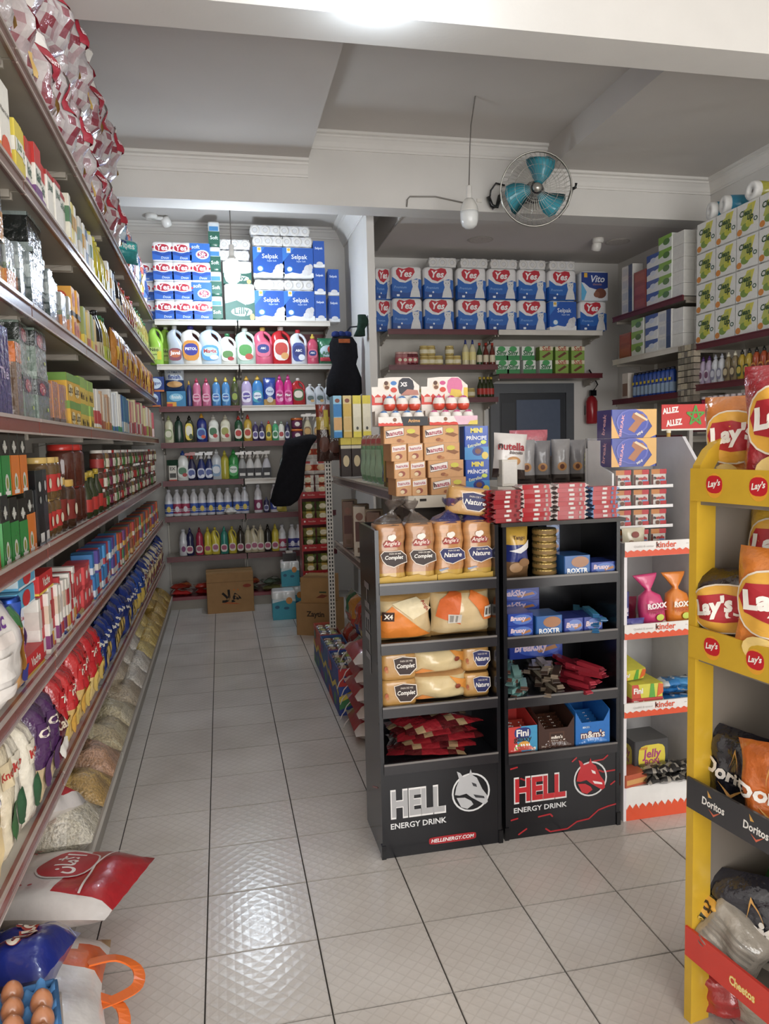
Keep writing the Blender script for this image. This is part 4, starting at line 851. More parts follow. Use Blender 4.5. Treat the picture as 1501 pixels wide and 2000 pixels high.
gbig.put((bx(650), YF+.02, BZ[7]+.351), 0, 'upper dark green toilet paper pack behind the lit bulb', None, sc=(.95, 1, .62))
for t in range(2): r3.put((bx(635)+.01*t, YF+.02, BZ[7]+.351+.21+.098*t), 0, 'row of bare toilet rolls on the green packs', 'bare roll rows by the bulb')
selp = rollpack(.285, .285, .14, art_selpak, ('#1c57b4', '#e6e8ea', .12), 3)
for cx3, nm in ((835, 'left'), (1005, 'right')):
    X = bx(cx3)
    for t in range(2):
        selp.put((X, YF, BZ[7]+.014+t*.395), 0, 'blue toilet paper pack with fluffy print, top back shelf', 'blue packs on the top back shelf')
        r3.put((X, YF+.005, BZ[7]+.300+t*.395), 0, 'row of bare toilet rolls above a blue pack', 'bare roll rows above blue packs')
    r3.put((X-.02, YF+.01, BZ[7]+.300+.395+.098), 0, 'topmost row of bare toilet rolls near the ceiling', 'topmost bare roll rows')
nblu = rollpack(.105, .245, .14, lambda F: F.rect(0, .12, 1, 1, '#1c52ac').text('Selpak', .5, .72, .7, '#dfe9f6').rect(0, .02, 1, .13, '#e3e5e8').disc(.55, .15, .3, .08, '#d5d5d8'), ('#1c52ac', '#e6e8ea', .1), 1)
for t in range(3): nblu.put((bx(1128), YF+.005, BZ[7]+.014+t*.248), 0, 'narrow blue paper roll pack standing on end', 'narrow blue packs')
for t, x in ((0, 1205), (1, 1205)): nblu.put((bx(x)+.01, YF+.04, BZ[7]+.014+t*.248), 0, 'rear blue paper roll pack at the shelf end', 'rear blue packs')

def L_(txt, c0, c1, c2=None, tc='#ffffff', z0=.10, z1=.50, tw=.6, oval=True): return art_label(txt, c0, c1, c2, z0, z1, tc, tw, oval)
def on_back(level, cx3, pr, label, y=YF, dz=0, group=None, cy=None, sc=1, rz=0):
    label = label if len(label.split()) > 5 else label+' on the back wall'
    return pr.put((bx(cx3, cy or (1560 - 380*0 if False else 900)), y, BZ[level]+.014+dz), rz, label, group, 'x', sc)
S = .00500*.3333   # metres per survey unit on that wall
def jg_(cx3, w, h, c, cap, label, art=None, lvl=6, **k): on_back(lvl, cx3, jug(w*S, h*S, w*S*.62, c, cap, art, **k), label)
jn = jug(.125, .375, .11, '#a5d64a', '#dfe8c8', lambda F: F.rect(.1, .12, .9, .42, '#c8e078').text('Néo', .42, .36, .6, '#1d2a16').text('lessive', .45, .25, .5, '#3d5a2a').rect(.62, .12, .92, .32, '#e8dc3a'), 1)
on_back(6, 160, jn, 'green detergent jug with black lettering', rz=-.1); jn.put((bx(205, 900)+.02, YF+.11, BZ[6]+.014), -.1, 'green detergent jug standing behind its twin')
jg_(280, 88, 214, '#b9c3cf', '#d6dae0', 'pale grey bleach jug with rust label', L_('Javel', '#8a4a5a', '#c96a42', None, z0=.1, z1=.42))
jg_(375, 112, 214, '#e9e6e0', '#3c3a8a', 'white jug with violet and orange label', L_('PISTOL', '#d8902e', '#3a3a9a', None, z0=.1, z1=.62, tw=.55))
jg_(487, 118, 214, '#cfe0ee', '#b8cfe4', 'pale blue jug with wave label', L_('Magix', '#4f9fd6', '#b8dcf0', '#e0e8f0', '#c8423a', .1, .5))
jg_(588, 88, 172, '#e4e4dc', '#2f7a4a', 'small white jug with green cap', L_('', '#e6e9dc', '#5a8a4a', '#b0303a'))
jg_(693, 110, 204, '#c3dccf', '#dfe8e2', 'mint jug with plant label', L_('', '#d9e6d2', '#4f9a4a', '#c04a3a', z0=.1, z1=.62))
jg_(797, 100, 208, '#d9607f', '#e0c060', 'pink jug with navy badge', L_('ABC', '#d86a8a', '#2f3f86', None, z0=.2, z1=.6, tw=.3))
jg_(903, 108, 212, '#c3232c', '#e2d9d6', 'red detergent jug with white label', L_('', '#e6dcd8', '#c8423a', '#d8a05a', z0=.1, z1=.66))
jg_(1003, 92, 196, '#dfe6f0', '#c8303a', 'white jug with navy label and red cap', L_('ABC', '#3a4f9a', '#26357a', '#e6ecf4', z0=.08, z1=.62, tw=.4))
on_back(6, 1083, squeeze(.11, .285, .07, '#d0506e', '#e3c34a', L_('ABC', '#d86a86', '#2f3f86', None, z0=.2, z1=.5, tw=.4)), 'slim pink bottle with gold cap')
on_back(6, 1170, pillow(.19, .25, .09, lambda u, v, f: '#2f7a55', 8, 8, 4, name='washing_pouch', art=lambda F: F.disc(.5, .5, .4, .22, '#b9d0d8').disc(.62, .55, .16, .14, '#d0483a').text('Ariel', .45, .42, .5, '#3a7a4a').rect(.1, .12, .9, .26, '#c83a4a')), 'green washing capsule pouch at the shelf end')
# next shelf down
cal = carton(.15, .135, .11, '#1f3f86', lambda F: F.rect(0, 0, 1, .12, '#c9702e').disc(.5, .55, .36, .36, '#cfe0f2').text('calgon', .5, .55, .62, '#22408e'), name='descaler_box'); fin = carton(.17, .14, .1, '#2c7fae', lambda F: F.rect(0, 0, .5, .3, '#e0a02a').rect(0, 0, .3, .2, '#c83a2a').disc(.5, .6, .36, .25, '#7fc0dc').text('finish', .5, .62, .5, '#e9f2f6'), name='dishwasher_box')
finp = pillow(.175, .20, .08, lambda u, v, f: '#c9d3dc' if v > .55 else '#2a3f66', 8, 8, 6, name='dishwasher_pouch', art=lambda F: F.text('finish', .5, .64, .62, '#23408a').disc(.5, .3, .4, .14, '#c99a5a').text('ULTIMATE', .5, .85, .7, '#3a4a6a'))
on_back(5, 130, cal, 'round-badged blue descaler box', dz=.0, sc=(.9, 1, 1)); on_back(5, 150, cal, 'blue and orange descaler box on its twin', dz=.137); on_back(5, 268, fin, 'blue dishwasher tablet box'); on_back(5, 262, finp, 'silver dishwasher tablet pouch on the tablet box', dz=.142)
def sq(lvl, cx3, w, h, c, cap, lab, art=None, **k): on_back(lvl, cx3, squeeze(w*S, h*S, w*S*.6, c, cap, art, **k), lab)
sq(5, 345, 28, 140, '#2a3468', '#d9a83a', 'navy slim softener bottle', None)
for cx in (390, 447): sq(5, cx, 50, 155, '#c76a8e', '#c23a5a', 'pink fabric softener bottle', L_('Soupline', '#e0a0b8', '#b3406e', None, z0=.15, z1=.45))
for cx in (505, 562): sq(5, cx, 50, 158, '#4a8ac4', '#e0c04a', 'sky blue fabric softener bottle', L_('Soupline', '#8fc0e0', '#2f5fa8', None, z0=.15, z1=.45))
sq(5, 615, 44, 160, '#4a5230', '#b8c43a', 'olive cleaner bottle with lime cap', L_('', '#2a2e20', '#8a9a3a'))
sq(5, 685, 64, 165, '#b9a8d0', '#d9a83a', 'lilac softener bottle with gold cap', L_('Lenor', '#d8cfe4', '#5a4a9a', '#e6e0ee'), waist=.95)
sq(5, 750, 66, 168, '#3f86c8', '#e0b84a', 'blue softener bottle with gold cap', L_('Lenor', '#3a9fb0', '#e0e8f0', '#2a5a9a', '#2a4f9a'), waist=.95)
on_back(5, 820, pillow(.115, .26, .06, lambda u, v, f: '#2648a0' if v > .25 else '#c9a05a', 7, 9, 9, name='softener_pouch', art=lambda F: F.disc(.5, .5, .35, .16, '#c9d8ee').text('Persil', .5, .5, .5, '#2648a0').disc(.5, .2, .25, .1, '#e0d8c8')), 'blue softener refill pouch')
for cx in (880, 930): sq(5, cx, 52, 172, '#d02a86', '#e04a9e', 'magenta floor cleaner bottle', L_('Flor', '#e060a8', '#b01f6e', '#e8a0c8'), waist=.92)
jg_(992, 74, 152, '#b8262c', '#e0d8d4', 'small red detergent jug', L_('', '#3a5a2a', '#e6dccf', None, z0=.15, z1=.6), 5)
for cx in (1062, 1118, 1174): jg_(cx, 56, 118, '#d8dce2', '#e4e4e4', 'small white detergent jug', L_('', '#b8c0c8', '#5a6a6a', '#c9a05a'), 5)
# shelf with washing-up liquid
for cx, w, h, c, cap, lab, art in ((215, 50, 150, '#c9c8a8', '#9aa86a', 'cream washing-up bottle with green print', L_('', '#8a9a6a', '#d8d8c0')), (272, 50, 148, '#1f3a2e', '#16261e', 'dark green washing-up bottle', None), (337, 52, 148, '#3c3f2e', '#1e1e1c', 'dark bottle with yellow label', L_('', '#e0c93a', '#e8e4d0', '#3a4a2a', z0=.08, z1=.72)), (410, 60, 158, '#23307a', '#d9a02a', 'navy washing-up bottle with blue label', L_('', '#7fb0d0', '#3a4f9a', '#d8502e')), (480, 62, 150, '#d9d9d0', '#cfcfc8', 'white oval-label dish bottle', L_('', '#e4e6dc', '#3f6f4a', '#b83a3a', z0=.12, z1=.6)), (550, 60, 150, '#d3cfb8', '#c9c6b4', 'cream oval-label dish bottle', L_('', '#e0dcc8', '#9a9a4a', '#b83a3a', z0=.12, z1=.6)), (628, 50, 142, '#1f4a2e', '#b8322a', 'dark green dish bottle with red cap', L_('', '#d8d4c4', '#b8322a', None)), (683, 50, 148, '#b8962e', '#c23a2a', 'amber dish bottle with red cap', L_('', '#e0d8b0', '#b03a2a', None)), (727, 36, 110, '#3a2f5a', '#8a86a0', 'small violet bottle', L_('', '#d8d6e0', '#5a4a8a')), (765, 36, 110, '#2f2a4a', '#7a7690', 'small indigo bottle', L_('', '#d8d6e0', '#4a4a8a')), (806, 36, 112, '#c9a82a', '#b8362a', 'small yellow bottle with red top', L_('', '#d8c84a', '#3a4a2a')), (845, 38, 112, '#3fa06a', '#dfe6df', 'small green bottle', L_('', '#cfe4d4', '#2f7a4a')), (881, 38, 110, '#d6d6c8', '#8a9a86', 'small white bottle', L_('', '#e4e4dc', '#a83a3a')), (916, 32, 106, '#2c2a4a', '#6a6a86', 'small dark bottle beside tubs', L_('', '#cfcfd8', '#3a3a6a'))):
    sq(4, cx, w, h, c, cap, lab, art)
tub = bottle([(.042, 0), (.05, .01), (.055, .085)], '#5a2a4a', [(.057, .082), (.058, .09), (.058, .1), (.05, .104)], '#d06a2a', (.015, .075, '#6a2f52'), lambda F: F.disc(.5, .5, .3, .35, '#e0d8d0'), name='paste_tub', cat='tub')
for t in range(2): on_back(4, 975, tub, 'violet tub with orange lid beside sprays', dz=.105*t, group='violet tubs')
for cx, cc in ((1037, '#c9bfa0'), (1096, '#cfcfc8')): on_back(4, cx, spray(.085, .25, .06, cc, '#e6e4de', L_('', '#8a6a4a', '#c9a05a')), 'white-headed spray bottle by the black garment')
# spray shelf
on_back(3, 226, carton(.07, .14, .08, '#d6d2c6', lambda F: F.rect(.1, .2, .9, .5, '#3a3a36').text('EX', .5, .8, .7, '#3a3a36').rect(.0, .0, 1, .08, '#b83a2a'), name='cleaner_box'), 'small white cleaner box with dark print')
on_back(3, 226, carton(.10, .05, .07, '#1f3a2a', name='sponge', cat='sponge', mat='cloth'), 'dark green scouring sponge on the cleaner box', dz=.142, sc=1)
sq(3, 288, 66, 165, '#dfe2de', '#2f4f9a', 'white cleaner bottle with blue cap', L_('', '#d8dcd4', '#4a7a5a', '#b03a3a', z0=.1, z1=.5))
for cx, c, hc in ((340, '#2a2a4a', '#a83230'), (397, '#26326a', '#dfe2e6'), (444, '#24305f', '#dfe2e6')): on_back(3, cx, spray(.085, .26, .06, c, hc, L_('', '#c9cfe0', '#4a5a9a', '#e0e4ec', z0=.06, z1=.42)), 'navy window spray bottle')
sq(3, 488, 62, 168, '#c0c6cc', '#d9dcdf', 'grey toilet cleaner bottle', L_('', '#7a9ab8', '#d8dde2')); sq(3, 537, 50, 160, '#b0a82a', '#c9c03a', 'mustard toilet cleaner bottle', None); sq(3, 590, 62, 165, '#2a8a3f', '#2f9a4a', 'bright green toilet cleaner bottle', L_('Harpic', '#3aa050', '#dfe8e0', None, tc='#2a6a3a'))
for cx, c in ((640, '#9a9a98'), (687, '#c6c4c0'), (733, '#c0beba'), (785, '#bcbac0')): on_back(3, cx, spray(.085, .255, .06, c, '#e2e0dc', lambda F: F.rect(.05, .02, .95, .38, '#2a2a2e').rect(.2, .1, .8, .2, '#d8d6d0'), neck='#8a8a88'), 'grey spray bottle with black label')
on_back(3, 888, bottle([(.034, 0), (.036, .01), (.036, .16), (.016, .2), (.014, .22)], '#a9b3b0', [(.016, .215), (.016, .24)], '#cfd6e0', (.05, .13, '#b8c8d8'), None, mat='pet'), 'clear vinegar bottle with pale label')
# bleach shelf
def bleach(lab, lab2, c='#d4d6dc', h=.25, cap='#c9ccd4'):
    return bottle([(.035, 0), (.040, .008), (.040, .05), (.038, .055), (.040, .06), (.040, h*.52), (.034, h*.60), (.037, h*.66), (.030, h*.76), (.016, h*.86), (.015, h*.92)], c, [(.018, h*.90), (.018, h*.97), (.012, h)], cap, (h*.10, h*.46, lab), lambda F: F.disc(.5, .45, .3, .3, lab2), name='bleach_bottle')
bb, br, bs = bleach('#3f5fae', '#d8c04a'), bleach('#a83a5a', '#dcd8e0'), bleach('#3a3a86', '#dfe0ea')
for i, cx in enumerate((235, 284, 333, 383, 431, 482, 535, 582, 637, 682)): on_back(2, cx, br if i in (1, 2) else bb, 'white bleach bottle with %s label' % ('crimson' if i in (1, 2) else 'blue'), cy=1750)
on_back(2, 727, bleach('#8a3a5e', '#e4dce4', '#dcdce2', .27), 'tall white bleach bottle with plum label'); on_back(2, 775, squeeze(.055, .15, .04, '#2f2a4e', '#6a6a80', L_('', '#b8b8cc', '#4a4a7a')), 'short dark bottle between bleach bottles'); on_back(2, 823, bleach('#3f4f9e', '#d8dcea', '#dcdce2', .27), 'tall white bleach bottle with indigo label')
pillow(.13, .10, .06, '#b8a82a', 7, 6, 5, name='sponge_bag', flat=False).put((bx(890, 1800), YF, BZ[2]+.014), 0, 'yellow sponge bag under the black garment', None)
pillow(.11, .10, .05, '#cfccc6', 7, 6, 15, name='cloth_bundle', cat='cloth', flat=True, mat='cloth', wob=.3).put((bx(597, 1800), YF+.03-.05, BZ[2]+.014), .3, 'crumpled white cloth before the bleach bottles')
# bottom shelf
for cx, c, cap, lab, art, k in ((268, '#d8d8de', '#c9ccd4', 'white bottle with plum figure label', 1, 0), (308, '#26264e', '#3a3a6a', 'navy bottle behind a white one', 0, 0), (365, '#a82a4a', '#8a2a3a', 'crimson floor cleaner bottle', 0, 0), (415, '#d0c02a', '#c9b82a', 'yellow floor cleaner bottle', 0, 0), (462, '#d3c432', '#c9b82a', 'yellow handled cleaner jug', 0, 1), (514, '#2a8a7e', '#3a9a8a', 'teal floor cleaner bottle', 0, 0), (564, '#cbbb2a', '#c0ae2a', 'mustard handled cleaner jug', 0, 1), (612, '#3a3228', '#2a2420', 'dark soap bottle', 0, 0), (658, '#bdb497', '#c9c2aa', 'cream soap bottle', 0, 0), (696, '#c9bf9f', '#d0c8b0', 'cream handled soap jug', 0, 1), (733, '#beb598', '#c9c2aa', 'beige soap bottle', 0, 0), (776, '#23201e', '#1a1816', 'black cleaner bottle', 0, 0), (820, '#c9b72a', '#d0c03a', 'slim yellow bottle', 0, 0)):
    if art: on_back(1, cx, bleach('#d0cfd6', '#7a2f6a', h=.25), lab)
    elif k: on_back(1, cx, jug(.075, .255, .06, c, cap, L_('', '#d8d0c0', '#a85a7a', None, z0=.1, z1=.4)), lab)
    else: on_back(1, cx, squeeze(.075, .26, .055, c, cap, L_('', '#d8d0c8' if cx != 415 else '#cfc43a', '#a84a6a', None, z0=.08, z1=.36)), lab)
for cx in (862, 922, 962): on_back(1, cx, br if cx == 862 else bs, 'white bleach bottle on the bottom back shelf')
# sachet bags heaped on the base
sb = [pillow(.20, .16, .05, (lambda u, v, f, a=a, b=b: b if .3 < v < .6 else a), 8, 7, 30+i, name='sachet_bag', flat=True, wob=.2) for i, (a, b) in enumerate((('#b82a26', '#d8c8b8'), ('#a8301e', '#d9702e'), ('#7a7a4a', '#b8b090'), ('#5a2420', '#c9b8a8'), ('#4a5a4a', '#b0b8b0')))]
rr = random.Random(3)
for i in range(14):
    x = -.40+.205*(i % 7)+rr.uniform(-.02, .02); t = i//7
    sb[(i*3+t) % (3 if i % 7 < 3 else 5)].put((x, 7.30+rr.uniform(-.02, .04), BZ[0]+.002+.062*t), rr.uniform(-.3, .3), 'plastic sachet bag heaped on the bottom back shelf', 'sachet bags on the bottom back shelf')

# ------------------------------------------------------------------ right alcove
def rx(c, cy=500, y=7.24): return ony(700+c*.3464, 440+cy*.3464, y).x
ybig = rollpack(.292, .30, .16, art_yes, ('#eceaea', '#1f63b8', .45), 3); vito = rollpack(.292, .30, .16, art_vito, ('#d9dee6', '#d9dee6', .5), 3); sel2 = rollpack(.292, .30, .16, art_selpak, ('#1c57b4', '#e6e8ea', .12), 3)
cols = (275, 455, 640, 812, 980, 1150, 1322)
AZ = 2.599
for i, c in enumerate(cols):
    x = rx(c) if i else rx(275)
    (sel2 if i == 5 else ybig).put((x, 7.235+(.0 if i else .0), AZ), 0, 'blue toilet paper pack with fluffy print, lower alcove tier' if i == 5 else 'toilet paper pack with red blob and cat, lower alcove tier', 'alcove toilet paper, lower tier')
    (vito if i == 6 else ybig).put((x+(.015 if i == 6 else 0), 7.24, AZ+.303), 0, 'toilet paper pack with chocolate print, upper alcove tier' if i == 6 else 'toilet paper pack with red blob and cat, upper alcove tier', 'alcove toilet paper, upper tier')
for c in (477, 655, 823, 985, 1153): r3b.put((rx(c, 195), 7.26, AZ+.606), 0, 'row of bare toilet rolls on top of alcove packs', 'bare roll rows in the alcove', sc=(.93, 1, .93))
for t in range(2): ybig.put((rx(275)-.20, 7.34, AZ+.303*t), .1, 'toilet paper pack half hidden at the alcove shelf end', 'half hidden packs', sc=(.6, .5, 1))
siny = carton(.135, .135, .10, '#dfe4dc', lambda F: F.rect(0, 0, 1, .35, '#2f8a4a').disc(.5, .82, .3, .2, '#3a9a52').text('Siny', .5, .5, .8, '#1f6a3a', bold=.04), name='detergent_box'); grb = carton(.145, .135, .10, '#7fa03c', lambda F: F.rect(.0, .72, 1, 1, '#d8d0b0').poly([(.15, .25), (.7, .62), (.85, .5), (.3, .15)], '#6a3a24').text('Safi', .5, .86, .6, '#a8402c'), name='snack_box')
for t, row_ in enumerate((((805, 0), (872, 0), (962, 0), (1055, 0), (1145, 1), (1235, 1)), ((800, 0), (870, 0), (955, 0), (1057, 1), (1145, 1), (1235, 1)))):
    for c, k in row_: (grb if k else siny).put((rx(c, 780)+(.01 if c < 810 else 0), 7.235, 2.169+t*.1365), 0, ('green box with brown bar print' if k else 'green and white detergent box')+' over the doorway', 'boxes over the doorway')
# jars and bottles over the surprise eggs
for i, c in enumerate((232, 262, 290, 318)): jar('#c98a8a' if i < 2 else '#7a2f38', '#d9b0a8', '#b85a62', .13, .04).put((rx(c, 720), 7.24, 2.259), 0, 'pink jam jar above the surprise egg trays', 'pink jam jars')
gj = jar('#d3b86a', '#d9c27a', '#e6ddb8', .095, .045)
for i, c in enumerate((375, 415, 458, 520, 560)):
    for t in range(2 if i < 2 or i == 3 else 1): gj.put((rx(c, 720), 7.245, 2.259+.097*t), 0, 'golden mayonnaise jar on the maroon alcove shelf', 'golden jars')
mayo = bottle([(.03, 0), (.034, .01), (.034, .15), (.02, .19), (.012, .21)], '#d9cfa8', [(.014, .2), (.008, .25)], '#2a3a86', (.05, .13, '#e6d890'), None)
for c in (608, 648): mayo.put((rx(c, 720), 7.24, 2.259), 0, 'mayonnaise squeeze bottle with blue nozzle', 'mayonnaise bottles')
for i, c in enumerate((686, 722, 758)): bottle([(.025, 0), (.028, .01), (.028, .12), (.012, .17), (.011, .2)], '#2f4a2a' if i == 0 else '#6a2a20', [(.013, .195), (.013, .22)], '#b83a2a', (.03, .1, '#d8cdb0'), None, name='sauce_bottle').put((rx(c, 720), 7.24, 2.259), 0, 'dark sauce bottle beside the mayonnaise', 'dark alcove sauce bottles')
for i, c in enumerate((690, 712, 734, 752)): pep.put((rx(c, 920), 7.24, 1.939), 0, 'red sauce bottle beside the doorway', 'red sauce bottles')
for i, c in enumerate((340, 420, 500, 580, 640)): gj.put((rx(c, 920), 7.245, 1.939), 0, 'jar on the lower maroon alcove shelf', 'jars on the lower alcove shelf')
# dark service doorway with frame and bluish panes
dr = struct(empty('door_1', (2.80, 7.65, 0)))
m = MB(); m.box(0, .10, -.06, 0, 0, 2.10, '#5a5d62'); m.box(.86, .95, -.06, 0, 0, 2.10, '#54575c'); m.box(.10, .86, -.06, 0, 2.0, 2.10, '#565a5f'); m.build('door_frame', 'paint', dr)
MB().box(.10, .86, -.03, -.01, 0, 2.0, '#2a2d33').build('door_leaf', 'paint', dr)
MB().box(.30, .80, -.036, -.030, .3, 1.93, '#5a6478').build('pane', 'gloss', dr); MB().box(.13, .28, -.035, -.03, .3, 1.90, '#33363c').build('panel', 'paint', dr)
m = MB(); t = empty('fire_extinguisher', (3.93, 7.54, 1.66)); tag(t, 'red fire extinguisher hanging beside the doorway', 'extinguisher')
MB().lathe([(.05, 0), (.062, .015), (.062, .24), (.045, .28), (.018, .30)], '#a8202a', 16).build('cylinder', 'gloss', t); MB().box(-.02, .05, -.015, .015, .30, .36, '#26262a').build('valve', 'metal', t); MB().tube([(.02, 0, .35), (.07, 0, .42), (.03, .01, .5), (-.02, .02, .58)], .009, '#1c1c1e').build('hose', 'gloss', t); MB().box(-.03, .03, .05, .11, .1, .2, '#6a6a6a').build('bracket', 'metal', t)

# ------------------------------------------------------------------ right side wall
def at_x(px, py): return onx(px, py, 3.82)
nap = carton(.105, .105, .2, '#dcdad4', name='napkin_pack', cat='napkins', mat='filmsoft'); nblue = carton(.20, .11, .105, '#d9d7d2', lambda F: F.rect(.62, 0, .95, 1, '#27406e').rect(.1, .2, .55, .8, '#c2c4c8'), name='napkin_pack', cat='napkins', mat='filmsoft'); ngrn = carton(.20, .11, .105, '#dfe2da', lambda F: F.poly([(0, .4), (1, .75), (1, 1), (0, 1)], '#7fae3a').disc(.6, .5, .25, .25, '#4f7a3a'), name='napkin_pack', cat='napkins', mat='filmsoft'); nbl2 = carton(.20, .11, .105, '#dfe0e0', lambda F: F.poly([(0, .4), (1, .75), (1, 1), (0, 1)], '#34559e').disc(.5, .5, .22, .2, '#cfd6e4'), name='napkin_pack', cat='napkins', mat='filmsoft'); nred = carton(.20, .115, .105, '#96392e', lambda F: F.rect(.1, .2, .9, .8, '#a84a3a'), name='napkin_pack', cat='napkins', mat='filmsoft')
X = 3.815
for lvl, spec in ((2.669, ((nblue, 6.62, 4), (nred, 6.40, 3), (nbl2, 6.185, 4), (ngrn, 6.0, 5))), (2.259, ((nred, 6.66, 2), (ngrn, 6.44, 3), (nbl2, 6.20, 3), (nblue, 5.995, 3)))):
    for p_, y, n in spec:
        for t in range(n): p_.put((X, y, lvl+t*(p_.h+.001)), -PI/2, '%s napkin pack on the side wall shelf' % {id(nblue): 'grey and navy', id(nred): 'dark red', id(nbl2): 'blue and white', id(ngrn): 'green and white'}[id(p_)]+(', upper shelf' if lvl > 2.5 else ', lower shelf'), 'side wall napkins', 'y')
for lvl, nt in ((2.669, 5), (2.259, 3)):
    for t in range(nt):
        for k in range(4): nap.put((X+.06+k*.107, 5.735, lvl+t*.107), 0, 'white bare napkin block at the shelf end', 'white napkin blocks')
clean = rollpack(.235, .235, .13, art_cleanup, ('#e8e7e2', '#e2e1db', .5), 2, name='kitchen_roll_pack')
for t in range(4):
    for k in range(4): clean.put((3.815, 5.43-.24*k, 2.24+.237*t), -PI/2, 'clear pack of kitchen rolls with yellow-green print', 'clean print kitchen rolls', 'y')
kr = MB(); 
def kroll(c): 
    b = MB(); N = 16
    def ring(r, y): return [(r*math.cos(2*PI*j/N), y, .07+r*math.sin(2*PI*j/N)) for j in range(N)]
    b.loft([ring(.07, .24), ring(.07, .05)], c, True); m = MB(); m.loft([ring(.0695, .05), ring(.07, .012), ring(.062, 0), ring(.026, .003), ring(.024, .03)], '#efeeea', False); m.face(range(len(m.v)-N, len(m.v)), '#6a635c')
    return Proto('kitchen_roll', 'kitchen roll', b, 'filmsoft', [('paper_end', m, 'paper')])
kr1, kr2 = kroll('#2a93b8'), kroll('#b8b43c')
kr1.put((3.84, 5.28, 2.24+.95), -PI/2-.25, 'kitchen roll in teal film on top of the stack', None, 'y'); kr1.put((3.84, 5.44, 2.24+.95), -PI/2-.25, 'kitchen roll lying at the stack corner', None, 'y'); kr2.put((3.83, 4.95, 2.24+.95), -PI/2, 'kitchen roll with yellow-green film on the stack', None, 'y')
# bottles under the kitchen rolls
hb_ = [squeeze(.07, .22, .05, c, cp, L_('', l1, l2)) for c, cp, l1, l2 in (('#b8a8c0', '#5a3a7a', '#d8d0dc', '#7a4a6a'), ('#cfd0d4', '#b0b4c0', '#8a8aa0', '#d0d0d8'), ('#8a7a5a', '#d8d0b8', '#5a4a3a', '#c9b890'), ('#b89a2a', '#2a2a28', '#3a4a2a', '#d0b84a'), ('#a84a26', '#1f1f1e', '#d08a3a', '#7a2f1e'), ('#7a3a22', '#2a2220', '#b86a2e', '#4a2a1c'))]
for k in range(15): hb_[min(5, k//2 if k < 10 else 4+k % 2)].put((3.825, 5.50-.078*k, 1.915), -PI/2, 'shampoo bottle under the kitchen rolls', 'bottles under the kitchen rolls', 'y')
tubs = bottle([(.03, 0), (.034, .01), (.034, .2), (.03, .21)], '#8a2236', [(.03, .205), (.03, .23)], '#d8c8c8', None, None, name='body_spray', cat='can', mat='metal')
for k in range(16): tubs.put((3.825, 5.48-.072*k, 1.585), -PI/2, 'crimson body spray under the shampoo bottles', 'crimson body sprays', 'y')
bsp = bottle([(.027, 0), (.03, .01), (.03, .19), (.022, .21)], '#23489a', [(.02, .205), (.02, .23)], '#2a2a3a', (.02, .1, '#8aa0b8'), lambda F: F.rect(.1, 1.2, .9, 1.5, '#d8c02a'), name='deodorant_can', cat='can')
for k in range(10): bsp.put((3.825, 6.52-.066*k, 1.874), -PI/2, 'blue deodorant can with yellow lettering on side wall', 'blue deodorant cans', 'y')
carton(.11, .24, .1, '#d8cfc4', lambda F: F.rect(.1, .1, .9, .6, '#8a6a5a'), name='gift_box').put((3.82, 6.66, 1.874), -PI/2, 'pale gift box beside blue deodorant cans', None, 'y')
bottle([(.06, 0), (.07, .01), (.07, .22), (.06, .26), (.03, .27)], '#1d1f22', [(.05, .265), (.03, .30), (.012, .32)], '#d4d4d6', (.0, .03, '#cfcfcf'), None, name='vacuum_flask', cat='flask').put((3.83, 5.80, 1.874), -PI/2, 'black vacuum flask at the side shelf end', None, 'y')
gsa = [pillow(.06, .05, .03, '#8a7a68', 4, 4, 50, name='x') for _ in range(0)]
st = MB(); rr = random.Random(9)
for t in range(9):
    for k in range(5): st.box(-.03+.0*k, .03, -.11+.044*k, -.07+.044*k, -.05-.052*t, -.005-.052*t, rr.choice(['#a89c88', '#8a7f70', '#b8aa90', '#6f665a']))
o = st.build('sachet_strip', 'film', None, (3.80, 5.62, 2.25)); tag(o, 'hanging strip of grey sachets between side wall shelves', 'sachets')
